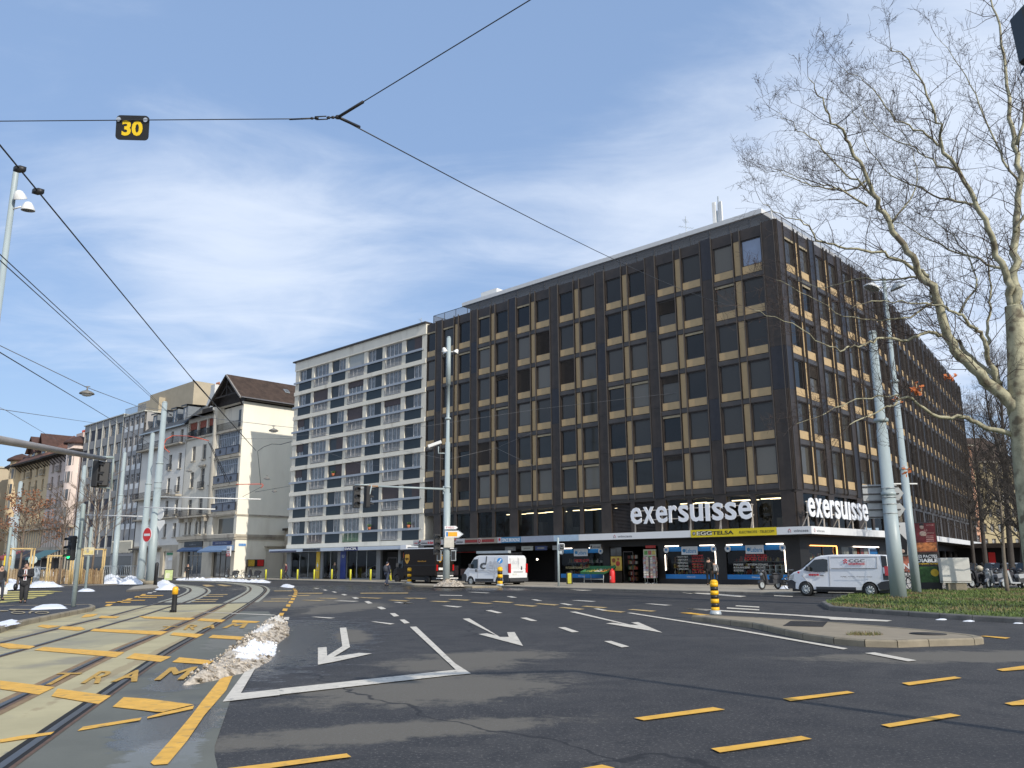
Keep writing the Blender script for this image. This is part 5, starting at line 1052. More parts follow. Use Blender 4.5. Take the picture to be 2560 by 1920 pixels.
b=MB(); b.box(AX-57.35,AX-56.65,-.06,0,.14,3.1,0); b.add([(AX-57.0,-.075,1.9),(AX-56.82,-.075,1.6),(AX-57.0,-.075,1.3),(AX-57.18,-.075,1.6)],[(0,3,2,1)],1); b.text('RENAULT',AX-57.3,AX-56.7,1.0,1.1,-.061,.005,1); b.build('yellow_pylon',[mat('pylon_yellow',(.70,.47,.02),.45),K['chrome']],AP)
b=MB(); b.box(AX-52.65,AX-51.65,-.06,0,.14,3.1,0); b.text('U',AX-52.35,AX-51.95,2.4,2.7,-.061,.01,1,.02); b.build('blue_pylon',[mat('pylon_blue',(.012,.035,.22),.45),K['steel']],AP)
b=MB(); b.box(AX-44.6,AX-42.9,.15,.2,.14,2.9,0); b.T=Mx.Translation((AX-44.5,.1,.14)); framebars(b,1.5,2.2,.07,0,.05,1); b.build('entrance_door',[K['dark'],K['clad2']],AP)
b=MB(); b.box(AX-41.9,AX-40.8,.02,.06,1.2,2.8); b.build('orange_poster',mat('orange_red',(.55,.10,.04),.6,0,.3,3),AP)
cp2=[(-65.0,-1.6),(-39.45,-1.6),(-39.45,-.06),(-65.0,-.06)]
CB=mat('fascia_pale_blue',(.50,.56,.64),.45,0,.03,.6); CBW=mat('fascia_end_white',(.75,.77,.8),.4,0,.02)
b=MB(); b.T=TR(AX,0,0); b.prism(cp2,3.12,3.46,0); b.T=None; b.box(AX-40.3,AX-39.4,-1.66,-1.0,3.08,3.5,1); b.build('canopy',[CB,CBW],AP)
b=MB(); b.box(-57.7,-54.3,-1.66,-1.605,3.15,3.43,0); b.text('RENAULT',-57.6,-54.4,3.17,3.41,-1.66,.02,1,.02); tag(b.build('shop_sign',[mat('renault_back',(.06,.07,.09),.5),TXD],None,ST),'dark RENAULT lettering on the pale blue canopy','sign')
b=MB(); b.box(-49.75,-47.4,-1.66,-1.605,3.08,3.5,0); b.text('DACIA',-49.6,-47.55,3.17,3.42,-1.66,.02,1,.03); tag(b.build('shop_sign',[mat('dacia_navy',(.015,.02,.10),.5),SW],None,ST),'navy DACIA sign with white letters on the pale blue canopy','sign')
b=MB(); b.box(-64.8,-59.1,-1.66,-1.605,3.10,3.27,0); b.text('AGENCE - AUTOMOBILES',-64.6,-59.3,3.13,3.24,-1.66,.01,1,.01); tag(b.build('shop_sign',[mat('dark_strip',(.03,.03,.06),.5),mat('strip_text',(.12,.12,.2),.5)],None,ST),'narrow dark lettered strip at the left end of the pale canopy','sign')
# ---- old corner house with the gable ----
OH=thing('gabled_house','cream old corner house with a dark timbered gable and glazed bays','building',M=ST@TR(-76.2,0,0)); OX=76.2
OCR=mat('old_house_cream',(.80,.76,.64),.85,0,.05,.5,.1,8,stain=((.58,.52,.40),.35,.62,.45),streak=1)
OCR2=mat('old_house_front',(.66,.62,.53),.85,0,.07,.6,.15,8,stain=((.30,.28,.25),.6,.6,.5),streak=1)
b=MB(); b.add([(0,0,8.5),(0,26,8.5),(0,26,23.15),(0,0,23.15)],[(0,1,2,3)],0); b.add([(0,0,5.6),(0,26,5.6),(0,26,8.5),(0,0,8.5)],[(0,1,2,3)],0)
b.T=Mx.Rotation(pi/2,4,'Z'); b.holes(0,26,.0,5.6,[(4.5,8.6,.13,3.6),(9.6,13,.13,3.4),(14,18,.13,3.4)],.5,-.001,0); b.T=None
b.build('side_wall',[OCR],OH)
b=MB(); b.T=Mx.Rotation(pi/2,4,'Z'); b.box(-.3,26,-.22,0,5.3,5.6,0); b.box(-.3,26,-.12,0,4.95,5.3,0); b.box(-.2,26,-.14,0,8.0,8.2,0); b.box(4.2,25,-.6,0,4.0,4.15,0); b.build('cornice',K['stone'],OH)
b=MB(); b.prism([(-.8,.8),(-.05,.8),(-.05,25.9),(-16.3,25.9),(-16.3,.8)],0,23.0,0); b.build('core',OCR2,OH)
# gable section front x from -7.3 (s 83.5) to 0
hl=[(-6.9,-.5,19.8,23.2),(-6.6,-.6,16.35,19.35),(-6.6,-.6,12.55,15.6),(-6.6,-.6,8.8,11.75),(-6.6,-.7,5.75,8.1)]
b=MB(); b.holes(-7.6,0,5.6,23.2,hl,.8,0,0); b.build('wall',OCR2,OH)
b=MB(); b.lathe([(.42,8.5),(.42,22.4),(.5,22.5),(.62,22.9),(.62,23.2)],(-7.3,-.05,0),14); b.build('corner_column',OCR2,OH)
b=MB()
for z in (19.55,16.0,12.2,8.4): b.box(-7.4,-.05,-.25,-.001,z-.2,z+.12)
b.box(-16.4,.3,-.35,-.001,5.2,5.65); b.box(-16.4,.2,-.2,-.001,4.95,5.2); b.build('string_course',K['stone'],OH)
GB=mat('bay_grey_blue',(.30,.33,.38),.5,0,.06); IR=mat('wrought_iron',(.03,.03,.035),.5,.3,0)
for z0,z1 in ((16.35,19.35),(12.55,15.6),(8.8,11.75)):
    b=MB(); b.T=Mx.Translation((-6.55,.15,z0)); framebars(b,5.9,z1-z0,.1,0,.08,0,v=[.1+i*.5 for i in range(1,12)],hz=(1.1,z1-z0-.7)); b.T=None; o=b.build('glazed_bay',GB,OH)
    b=MB(); b.poly([(-6.5,.22,z0),(-.7,.22,z0),(-.7,.22,z1),(-6.5,.22,z1)]); b.build('pane',CUR,o)
    b=MB(); b.box(-7.1,-.3,-.16,-.12,z0-.05,z0+.95,0)
    for x in (-5.4,-2.0): b.disc((x,-.18,z0+.45),.28,m=1,t=.03)
    b.box(-7.1,-.3,-.2,-.1,z0+.95,z0+1.02,1); 
    for x in (-7.1,-3.7,-.3): b.box(x-.05,x+.05,-.2,-.1,z0-.1,z0+1.0,1)
    b.build('balcony_panel',[mat('balcony_panel_grey',(.14,.155,.19),.5,0,.1),IR],OH)
def ironrail(b,x0,x1,z0,h=.95,y=-.5,side=True,yb=0,p=.14,m=0):
    b.box(x0,x1,y-.02,y+.02,z0+h-.04,z0+h,m); b.box(x0,x1,y-.015,y+.015,z0+.06,z0+.09,m)
    n=max(2,int((x1-x0)/p))
    for i in range(n+1): x=x0+(x1-x0)*i/n; b.box(x-.012,x+.012,y-.012,y+.012,z0,z0+h-.04,m)
    if side:
        for x in (x0,x1): 
            b.box(x-.02,x+.02,y,yb,z0+h-.04,z0+h,m)
            k=int(abs(yb-y)/p)
            for j in range(1,k+1): b.box(x-.012,x+.012,y+j*p-.012,y+j*p+.012,z0,z0+h-.04,m)
b=MB(); ironrail(b,-7.0,-.4,19.7,1.0,-.12,False); b.build('loggia_railing',IR,OH)
b=MB(); b.box(-2.6,-.9,.76,.79,19.8,22.4,0); b.box(-6.2,-.8,.75,.79,5.8,7.8,0); b.build('dark_opening',[K['glass']],OH)
# gable roof with deep eaves and open timber front
RT_=mat('brown_roof_tiles',(.085,.058,.045),.85,0,.35,1.2,.5,14); TM=mat('dark_timber',(.03,.024,.02),.8,0,.2)
def tiles(b,p0,p1,p2,p3,n,m=0,lift=.05):      # courses of tiles running from eave (p0,p1) to ridge (p3,p2)
    p0,p1,p2,p3=map(V,(p0,p1,p2,p3)); nrm=(p1-p0).cross(p3-p0).normalized()
    for i in range(n):
        a,c=p0.lerp(p3,i/n),p1.lerp(p2,i/n); d,e=p0.lerp(p3,(i+1)/n),p1.lerp(p2,(i+1)/n)
        b.add([a+nrm*lift,c+nrm*lift,e,d,a,c],[(0,1,2,3),(4,5,1,0)],m)
RX,RZ,EX,EZ=-3.4,27.25,.95,23.55; EL=-8.0
b=MB(); tiles(b,(EX,-1.0,EZ),(EX,27,EZ),(RX,27,RZ),(RX,-1.0,RZ),26); tiles(b,(EL,27,EZ),(EL,-1.0,EZ),(RX,-1.0,RZ),(RX,27,RZ),26); b.build('roof',RT_,OH)
b=MB(); b.add([(EX,-1.0,EZ-.05),(RX,-1.0,RZ-.05),(RX,27,RZ-.05),(EX,27,EZ-.05)],[(0,1,2,3)]); b.add([(EL,-1.0,EZ-.05),(EL,27,EZ-.05),(RX,27,RZ-.05),(RX,-1.0,RZ-.05)],[(0,1,2,3)])
for (x0,z0,x1,z1) in ((EX,EZ,RX,RZ),(EL,EZ,RX,RZ)):
    b.tube([(x0,-1.02,z0-.15),(x1,-1.02,z1-.15)],.16,4,1 if x0==EX else 0,sm=False)
b.tube([(-6.9,-.8,24.3),(.1,-.8,24.3)],.13,4,0,sm=False); b.tube([(RX,-.8,24.3),(RX,-.8,27)],.1,4,0,sm=False); b.tube([(-5.2,-.8,24.3),(-3.6,-.8,25.6)],.09,4,0,sm=False); b.tube([(-1.6,-.8,24.3),(-3.2,-.8,25.6)],.09,4,0,sm=False)
b.tube([(-7.3,-.1,22.6),(-7.3,-.9,23.8)],.1,4,0,sm=False); b.tube([(-.1,-.1,22.6),(-.1,-.9,23.8)],.1,4,0,sm=False)
b.poly([(-7.6,.1,23.2),(0,.1,23.2),(0,.1,23.9),(RX,.1,27),(-7.6,.1,23.9)]); b.box(.02,.9,0,26.9,23.3,23.42)
b.build('eaves_timber',[TM,mat('verge_board',(.26,.24,.22),.8)],OH)
b=MB(); b.box(.95,1.1,-1,27,23.42,23.55); b.build('gutter',mat('gutter_zinc',(.15,.15,.16),.5,.3),OH)
b=MB(); b.box(-1.2,.35,9.6,13.6,24.0,25.3,0); 
for y in (10.1,10.9,11.7,12.5,13.2): b.cyl((-.4,y,25.3),.14,.4,8,1)
b.build('chimney',[mat('chimney_white',(.62,.62,.60),.8),mat('chimney_pot',(.33,.14,.08),.8)],OH)
b=MB(); b.T=TR(-1.5,7.2,25.75)@Mx.Rotation(.70,4,'Y'); b.box(-.45,.45,-.35,.35,.0,.08,0); b.box(-.38,.38,-.28,.28,.081,.1,1); b.build('skylight',[K['steel'],K['glass2']],OH)
t=thing('satellite_dish','white satellite dish on the brown tiled roof of the gabled house','satellite dish',M=ST@TR(-79.3,12.6,27.1)); b=MB(); b.tube([(0,0,0),(0,0,.7)],.04,6); b.tube([(0,0,.7),(.7,-.5,.8)],.02,5); b.build('mount',K['steel'],t)
b=MB(); b.lathe([(0,0),(.35,.04),(.6,.13),(.75,.24)],(0,0,0),20); b.build('dish',K['white'],t,Mx.Translation((0,-.1,.95))@Mx.Rotation(rad(75),4,'X')@Mx.Rotation(rad(35),4,'Y'))
# left wing x from -16.3 to -7.6
def wins(parent,lst,depth,fm,pm,v=1,sill=None,shut=None,hz=1):
    for (x,z,w,h) in lst:
        def f():
            b=MB(); b.T=Mx.Translation((-w/2,depth-.1,0)); framebars(b,w,h,.07,0,.07,0,v=(w/2,) if v else (),hz=(h*.7,) if hz else ()); b.T=None
            if sill: b.box(-w/2-.12,w/2+.12,-.14,.0,-.14,0,1)
            return b
        def g():
            b=MB(); b.poly([(-w/2,depth-.05,0),(w/2,depth-.05,0),(w/2,depth-.05,h),(-w/2,depth-.05,h)]); return b
        o=ob('window',shared(('window','g',round(w,2),round(h,2),fm.name,depth,bool(sill)),f,[fm,sill or fm]),parent,TR(x,0,z)); ob('pane',shared(('pane','g',round(w,2),round(h,2),pm.name,depth),g,[pm]),o)
        if shut:
            def s_():
                b=MB()
                for sx in (-w/2-w*.5,w/2): b.box(sx+.02,sx+w*.5-.02,-.05,-.01,0,h); 
                return b
            ob('shutter',shared(('shutter',round(w,2),round(h,2),shut.name),s_,[shut]),o)
GL=K['glass2']; FB=mat('frame_beige',(.33,.31,.28),.7)
lw=[(-13.7,16.3,1.1,2.1),(-10.5,16.3,1.1,2.1),(-13.7,12.5,1.1,2.2),(-10.5,12.3,1.1,2.7),(-13.7,8.6,1.1,2.2),(-10.5,8.7,1.1,2.2),(-14.5,5.9,.8,1.8),(-13.3,5.9,.8,1.8),(-11.3,5.9,.8,1.8),(-10.2,5.9,.8,1.8),(-8.6,5.9,.8,1.8),(-8.2,16.4,.6,2.2),(-8.2,12.5,.6,2.2),(-8.2,8.7,.6,2.2)]
b=MB(); b.holes(-16.3,-7.6,5.6,22.6,[(x-w/2,x+w/2,z,z+h) for x,z,w,h in lw]+[(-15.9,-13.2,19.8,22.0),(-12.9,-10.4,19.8,22.0),(-10.1,-7.8,19.8,22.0)],.3,.05,0); b.add([(-16.3,.05,22.6),(-7.6,.05,22.6),(-7.6,.3,22.6),(-16.3,.3,22.6)],[(0,1,2,3)]); b.build('wing_wall',OCR2,OH)
wins(OH,lw,.3,FB,GL,1,K['stone'])
b=MB()
for x0,x1 in ((-15.9,-13.2),(-12.9,-10.4),(-10.1,-7.8)): b.box(x0,x1,.34,.38,21.0,22.0,0); b.box(x0,x1,.5,.52,19.8,21.0,1)
b.build('loggia_blind',[mat('brick_red_blind',(.30,.09,.06),.8,0,.2),K['glass']],OH)
b=MB(); ironrail(b,-15.9,-7.8,19.75,.9,-.05,False); b.box(-16.3,-7.6,-.2,.04,19.45,19.7,1); b.build('loggia_railing',[IR,K['stone']],OH)
b=MB(); tiles(b,(-7.0,-1.2,22.55),(-16.9,-1.2,22.55),(-16.9,4,24.6),(-7.0,4,24.6),10); b.add([(-16.9,-1.2,22.5),(-7,-1.2,22.5),(-7,4,24.5),(-16.9,4,24.5)],[(0,1,2,3)],1); b.prism([(-16.3,2),(-7.6,2),(-7.6,25),(-16.3,25)],22.5,24.4,1); b.build('wing_roof',[RT_,TM],OH)
b=MB(); b.box(-15.8,-7.7,-.9,.04,8.2,8.4,0); ironrail(b,-15.7,-7.8,8.4,.9,-.85,True,0,m=1)
for x in (-15.4,-12.8,-10.2,-8): b.slab([(x-.12,8.2),(x+.12,8.2),(x+.12,7.6),(x-.12,7.6)],-.6,0.04,0)
b.build('balcony',[K['stone'],IR],OH)
b=MB(); b.box(-11.3,-9.7,-.35,.04,12.1,12.25,0); ironrail(b,-11.2,-9.8,12.25,.9,-.3,True,0,m=1); b.slab([(-11.3,15.2),(-9.7,15.2),(-9.6,15.45),(-11.4,15.45)],-.3,0.04,0); b.build('balcony',[K['stone'],IR],OH)
b=MB(); b.holes(-16.3,0,.1,4.95,[(-13.9,-8.9,.13,4.0),(-6.0,-.9,.13,4.0),(-15.6,-14.5,.13,3.6)],.4,0); b.build('shop_wall',mat('shop_stone',(.52,.48,.40),.85,0,.12,1.,stain=((.22,.20,.17),.8,.56,.6),streak=1),OH)
for x0,x1 in ((-13.9,-8.9),(-6.0,-.9)):
    b=MB(); b.T=Mx.Translation((x0,.3,.13)); framebars(b,x1-x0,3.8,.1,0,.08,0,v=((x1-x0)/3,(x1-x0)*.62),hz=(2.9,)); o=b.build('shop_window',FB if x0<-10 else K['clad'],OH)
    b=MB(); b.poly([(x0,.35,.13),(x1,.35,.13),(x1,.35,3.9),(x0,.35,3.9)]); b.build('pane',GL,o)
def awning(parent,x0,x1,z1,z0,pr,M_,name='awning',drop=.2,y=0.):
    b=MB(); b.add([(x0,y-.05,z1),(x1,y-.05,z1),(x1,y-pr,z0),(x0,y-pr,z0),(x0,y-pr,z0-drop),(x1,y-pr,z0-drop)],[(0,1,2,3),(3,2,5,4)]); b.add([(x0,y-.05,z1),(x0,y-pr,z0),(x0,y-.05,z0)],[(0,1,2)]); b.add([(x1,y-.05,z1),(x1,y-pr,z0),(x1,y-.05,z0)],[(0,2,1)]); 
    for x in (x0,x1): b.tube([(x,y-.05,z0-.1),(x,y-pr,z0-.05)],.02,5)
    return b.build(name,M_,parent)
AWB=mat('awning_blue',(.14,.22,.36),.75,0,.05)
AWD=mat('awning_navy',(.04,.08,.17),.75,0,.05); awning(OH,-14.9,-8.8,4.15,3.75,.8,AWD); awning(OH,-6.9,-.2,4.25,3.55,1.7,AWB)
b=MB(); b.box(-14.2,-8.8,-.12,-.01,4.2,4.9,0); b.text('coiffure',-12.6,-10.6,4.42,4.62,-.121,.01,1); tag(b.build('shop_sign',[mat('black_board',(.02,.02,.025),.4),mat('grey_letter',(.3,.3,.3),.5)],None,OH.matrix_world.copy() if False else ST@TR(-76.2,0,0)),'black shop sign above the dark blue awning','sign')
b=MB(); b.box(-5.9,-.9,-.12,-.01,4.3,4.8,0); b.text('BAR DU ROND',-5.0,-1.9,4.43,4.66,-.121,.01,1,.01); tag(b.build('shop_sign',[mat('navy_board',(.04,.05,.13),.5),mat('grey_letter2',(.35,.36,.4),.5)],None,ST@TR(-76.2,0,0)),'navy shop sign above the light blue awning','sign')
b=MB(); b.rbox(-.5,.5,-.08,.08,0,1.25,.03,0); b.box(-.5,.5,-.085,-.08,.0,.35,1); b.text('BAR',-.3,.3,.8,.98,-.085,.01,2,.02); b.text('CAVE',-.35,.35,.48,.64,-.085,.01,1,.02); b.text('OPEN',-.3,.3,.1,.25,-.086,.01,0,.02); b.box(-.1,.1,.08,.8,.55,.65,3); tag(b.build('projecting_sign',[SW,TXR,TXD,K['black']],None,ST@TR(-75.8,-1.0,2.8)),'white and red box sign on the corner of the gabled house','sign')
b=MB(); b.T=Mx.Rotation(pi/2,4,'Z'); b.box(-.5,.5,-.04,-.01,0,.32,0); b.text('Bd du Pont',-.4,.4,.08,.22,-.041,.004,1); tag(b.build('street_name_plate',[K['blue'],SW],None,ST@TR(-76.2,1.0,4.1)),'small blue street name plate on the gabled house side wall','sign')
# letter boxes / vending box on the side wall
b=MB(); b.T=Mx.Rotation(pi/2,4,'Z'); b.box(-1.2,1.2,-.4,-.02,0,.9,0); b.box(-1.1,-.2,-.41,-.4,.05,.85,1); b.box(.2,1.1,-.41,-.4,.05,.85,2); b.box(-1.3,-1.2,-.3,-.1,-1.2,0,0); tag(b.build('poster_cabinet',[K['clad'],mat('cab_yellow',(.6,.4,.05),.5,0,.3,6),K['red']],None,ST@TR(-76.2,2.9,1.5)),'dark cabinet with yellow and red fronts on the gabled house side wall','cabinet')
b=MB(); b.T=Mx.Rotation(pi/2,4,'Z'); b.poly([(4.6,-.02+.5,.13),(8.5,.48,.13),(8.5,.48,3.5),(4.6,.48,3.5)],0); b.box(6,6.1,.35,.47,.13,3.5,1); b.box(5.9,7.3,.44,.47,1,2.6,2); b.poly([(9.7,.46,.13),(12.9,.46,.13),(12.9,.46,3.3),(9.7,.46,3.3)],0);b.box(10.4,11.3,.4,.45,.13,3.3,3); b.build('side_shopfront',[K['glass'],K['clad'],mat('wood_panel_dim',(.18,.12,.07),.6),mat('grey_pillar',(.3,.3,.28),.7)],OH)
# low link building in the gap
LK=thing('link_building','low dark shop building set back in the gap beside the cream block','building',M=ST@TR(-63.65,0,0))
b=MB(); b.box(-12.3,0,7,24,0,6.2); b.build('wall',K['stone'],LK); b=MB(); b.box(-12.3,.0,6.6,24,6.2,6.5); b.build('roof',K['clad'],LK)
b=MB(); b.box(-8,-5,6.95,6.98,.13,3,0); b.box(-4,-1,6.95,6.98,.13,3,0); b.build('shop_window',K['glass'],LK)
# ---- white house with mansard roof (s 92.5 .. 107.7) ----
def house_root(name,label,s0): return thing(name,label,'building',M=ST@TR(-s0,0,0))
H4=house_root('white_house','white town house with slate mansard roof, dormers and long iron balcony',92.5)
W4=mat('house_white',(.68,.66,.61),.85,0,.06,.7,.1,8,stain=((.36,.34,.31),.7,.6,.5),streak=1)
lst=[]
for x in (-1.6,-4.8,-8.0,-11.6): lst+=[(x,19.4,1.0,2.0),(x,15.6,1.0,2.3),(x,12.2,1.0,2.2),(x,9.0,1.0,2.1),(x,5.7,1.0,2.0)]
b=MB(); b.holes(-15.2,0,4.6,22.0,[(x-w/2,x+w/2,z,z+h) for x,z,w,h in lst],.3,0); b.build('wall',W4,H4); b=MB(); b.prism([(-15.2,.31),(0,.31),(0,15),(-15.2,15)],0,22,0); b.build('core',W4,H4)
wins(H4,lst,.3,FB,GL,1,K['stone'])
b=MB(); b.box(-15.2,-.2,-.95,0,19.1,19.3,0); ironrail(b,-15.1,-.3,19.3,.95,-.9,True,0,m=1); b.build('balcony',[K['stone'],IR],H4)
b=MB(); b.box(-15.2,-.2,-.9,0,11.5,11.75,0); ironrail(b,-15.1,-3.6,11.75,.9,-.85,True,0,m=1); b.box(-15.2,-.2,-.7,0,8.4,8.6,0); ironrail(b,-6.5,-.3,8.6,.9,-.65,True,0,m=1); b.build('balcony',[K['stone'],IR],H4)
b=MB(); ironrail(b,-5.4,-4.2,15.6,.9,-.3,True,0); ironrail(b,-2.2,-1.0,12.2,.9,-.25,True,0); b.build('window_guard',IR,H4)
SL=mat('slate',(.06,.065,.07),.6,0,.25,3.,.3,20)
b=MB(); b.add([(-15.5,-.5,22.0),(.2,-.5,22.0),(.2,2.6,25.0),(-15.5,2.6,25.0),(-15.5,9,26.2),(.2,9,26.2)],[(0,1,2,3),(3,2,5,4)]); b.add([(.2,-.5,22),(.2,15,22),(.2,9,26.2),(.2,2.6,25)],[(0,1,2,3)]); b.build('roof',SL,H4)
b=MB(); b.box(-15.5,.2,-.65,-.5,21.85,22.05); b.build('gutter',K['steel'],H4)
for x in (-2.3,-5.7,-9.2,-12.8):
    b=MB(); b.box(x-.75,x+.75,.6,3.5,22.7,25.0,0); b.add([(x-.95,.3,25.0),(x+.95,.3,25.0),(x+.95,3.6,25.4),(x-.95,3.6,25.4),(x-.95,.3,25.25),(x+.95,.3,25.25)],[(0,1,5,4),(4,5,2,3)],1); b.box(x-.5,x+.5,.56,.6,22.9,24.7,2); b.box(x-.03,x+.03,.53,.57,22.9,24.7,3); b.build('dormer',[mat('dormer_grey',(.16,.18,.20),.6),SL,GL,FW],H4)
b=MB(); b.holes(-15.2,0,.1,4.6,[(-4.6,-1.5,.13,3.7),(-9.5,-5.6,.13,3.7),(-14.4,-10.6,.13,3.7)],.4,0); b.build('shop_wall',K['stone'],H4)
b=MB()
for a,c in ((-4.6,-1.5),(-9.5,-5.6),(-14.4,-10.6)): b.poly([(a,.35,.13),(c,.35,.13),(c,.35,3.7),(a,.35,3.7)],0)
b.box(-4.0,-1.8,.2,.3,3.2,3.5,1); b.box(-3.3,-2.0,.2,.3,2.4,2.8,2); b.build('shop_glazing',[K['glass'],mat('shop_green',(.04,.22,.10),.5),SW],H4)
awning(H4,-15.0,-5.4,4.4,4.2,.9,mat('awning_dark',(.06,.055,.05),.8))
b=MB(); b.prism([(-15.2,9),(0,9),(0,16),(-15.2,16)],26.0,26.6,0); b.build('roof_top',mat('tan_render',(.42,.36,.26),.85,0,.08,.6),H4)
b=MB(); b.box(.3,1.6,3,4.6,24,28.2,0)
for x in (.5,.9,1.3): b.cyl((x,3.8,28.2),.12,.5,8,1)
b.add([(-1.6,3,24),(.3,3,24),(.3,3,27),(-1.6,4.6,24),(.3,4.6,24),(.3,4.6,27)],[(0,1,2),(3,5,4),(0,2,5,3)],0); b.build('chimney',[MATS['chimney_white'],MATS['chimney_pot']],H4)
# ---- grey modern blocks ----
def modern(name,label,s0,s1,zt,cols_,rows,pier,spand,style,ztop):
    R_=house_root(name,label,s0); w=s1-s0
    L=[]
    for i,c in enumerate(cols_):
        for z0,z1 in rows: L.append((-(c-s0),z0,style['w'],z1-z0))
    b=MB(); b.holes(-w,0,0.1,zt,[(x-q/2,x+q/2,z,z+h) for x,z,q,h in L]+[(-w+.5,-.5,.3,3.2)],.25,0,0)
    b.prism([(-w,.26),(0,.26),(0,14),(-w,14)],0.1,zt,0)
    if style.get('fins'):
        for c in [cols_[0]-style['pitch']/2+i*style['pitch'] for i in range(len(cols_)+1)]:
            if s0<=c<=s1: b.box(-(c-s0)-.14,-(c-s0)+.14,-.10,-.001,3.6,zt,1)
    b.poly([(-w+.5,.2,.3),(-.5,.2,.3),(-.5,.2,3.2),(-w+.5,.2,3.2)],2)
    b.build('wall',[spand,pier,K['glass']],R_)
    return R_,L
GS=mat('grey_spandrel',(.30,.295,.285),.7,0,.07,.8); GP=mat('grey_pier',(.48,.475,.42),.7,0,.07,.8)
cc=[117.7+i*2.95 for i in range(6)]; rows=[(23.3,25.2),(20.0,21.9),(16.9,18.8),(13.8,15.7),(10.8,12.7),(7.6,9.5),(4.7,6.5)]
G1,L1=modern('grey_office_block','flat roofed grey block with pale vertical piers and dark sun blinds',116.0,133.6,26.4,cc,rows,GP,GS,dict(w=2.05,fins=True,pitch=2.95),26.4)
r_=random.Random(5); NAV=mat('sun_blind_dark',(.045,.045,.06),.7,0,.1)
for (x,z,w,h) in L1:
    q=r_.random()
    if q<.4:
        b=MB(); b.box(x-w/2+.03,x+w/2-.03,.08,.12,z+.03,z+h-.03); b.build('sun_blind',NAV,G1)
wins(G1,L1,.25,FB,GL,1)
b=MB(); b.box(-17.7,.1,-.22,14,26.4,26.55); b.build('roof',GP,G1)
cc=[107.95+.7+i*2.05 for i in range(4)]; rows2=[(z0+.2,z1) for z0,z1 in [(23.9,25.4),(20.5,22.3),(17.4,19.1),(14.3,16.0),(11.2,12.8),(8.0,9.6)]]
G2,L2=modern('grey_flats','narrow grey block with white framed windows and a glass roof terrace',107.8,116.0,25.9,cc,rows2,GS,mat('flats_grey',(.34,.335,.33),.7,0,.07,.8),dict(w=1.25,fins=False,pitch=2),26)
wins(G2,L2,.25,FW,GL,1)
b=MB()
for (x,z,w,h) in L2: b.box(x-w/2,x+w/2,-.02,.03,z-.85,z-.03,0)
b.build('window_apron',K['white'],G2)
b=MB(); 
for c in [-.0-i*2.05 for i in range(5)]: b.box(c-.05,c+.05,-.08,-.001,3.6,25.9,0)
for i in range(20): b.box(-.4-i*.4-.08,-.4-i*.4,-.25,-.01,3.7,5.6,1)
b.build('facade_strip',[K['clad2'],GP],G2)
b=MB(); b.box(-8.3,.1,-.2,14,25.9,26.1,0); b.add([(-8.2,.0,26.1),(.0,.0,26.1),(0,0,27.2),(-8.2,0,27.2)],[(0,1,2,3)],1); b.box(-8.2,0,-.03,.03,27.2,27.26,0); b.build('roof_terrace',[GP,WM],G2)
b=MB(); b.prism([(-6.0,3.0),(10,3.0),(10,14),(-6.0,14)],25.9,29.8,0); b.build('roof_storey',MATS['tan_render'],G2)
b=MB(); b.prism([(-8.2,2.0),(-.0,2.0),(-.0,14),(-8.2,14)],26.0,28.5,0); b.build('setback_storey',MATS['tan_render'],G2)
# ---- ornate houses at the far left ----
def ornate(name,label,s0,s1,zt,wallm,cols_,seed,turret):
    R_=house_root(name,label,s0); w=s1-s0; L=[]
    for c in cols_:
        for z,h in ((19.3,1.9),(16.2,2.2),(12.9,2.2),(9.7,2.2)): L.append((-(c-s0),z,1.15,h))
    b=MB(); b.holes(-w,0,4.9,zt,[(x-q/2,x+q/2,z,z+h) for x,z,q,h in L],.35,0); b.prism([(-w,.36),(0,.36),(0,14),(-w,14)],0,zt,0); b.build('wall',wallm,R_)
    wins(R_,L,.35,FB,GL,1,K['stone'])
    b=MB(); b.box(-w,0,-.9,0,8.5,8.75,0); ironrail(b,-w+.1,-.1,8.75,.95,-.85,True,0,m=1,p=.3); b.box(-w,0,-.5,0,zt-.4,zt,0); b.box(-w,0,-.12,0,12.4,12.6,0); b.build('balcony',[K['stone'],IR],R_)
    for i,c in enumerate(cols_):
        for z in (16.2,12.9,19.3):
            if (i+int(z))%2: b=MB(); b.box(-(c-s0)-.9,-(c-s0)+.9,-.6,0,z-.2,z,0); ironrail(b,-(c-s0)-.85,-(c-s0)+.85,z,.9,-.55,True,0,m=1,p=.25); b.build('small_balcony',[K['stone'],IR],R_)
    b=MB(); b.box(-w,0,.2,.3,.13,4.9,2)
    n=int(w/1.3)
    for i in range(n+1): x=-w+i*w/n; b.box(x-.22,x+.22,-.06,.25,.13,8.4,0)
    b.box(-w,0,-.1,.25,4.6,5.2,0); b.poly([(-w,.1,5.2),(0,.1,5.2),(0,.1,8.5),(-w,.1,8.5)],1); b.build('shop_front',[K['stone'],GL,K['dark']],R_)
    if turret is not None:
        x=-turret; b=MB(); pr=[(2.2,8.8),(2.2,22.4)]; b.lathe([(1.1,8.2),(2.0,9.4),(2.0,zt+1.2)],(x,.4,0),8,0); b.build('bay_tower',wallm,R_)
        b=MB()
        for z in (10,13.2,16.4,19.5):
            for a in (-1.9,-1.25): b.T=Mx.Translation((x,.4,z))@Mx.Rotation(a+.32+pi/2,4,'Z'); b.box(-.45,.45,-1.93,-1.86,0,2.0)
        b.T=None; b.build('bay_window',GL,R_)
        b=MB(); b.lathe([(2.8,zt+.7),(2.5,zt+1.1),(1.2,zt+1.9),(.1,zt+2.3)],(x,.4,0),8,0); b.build('bay_roof',mat('roof_dark_red',(.07,.036,.028),.85,0,.3,1.5,.4,14),R_)
    return R_
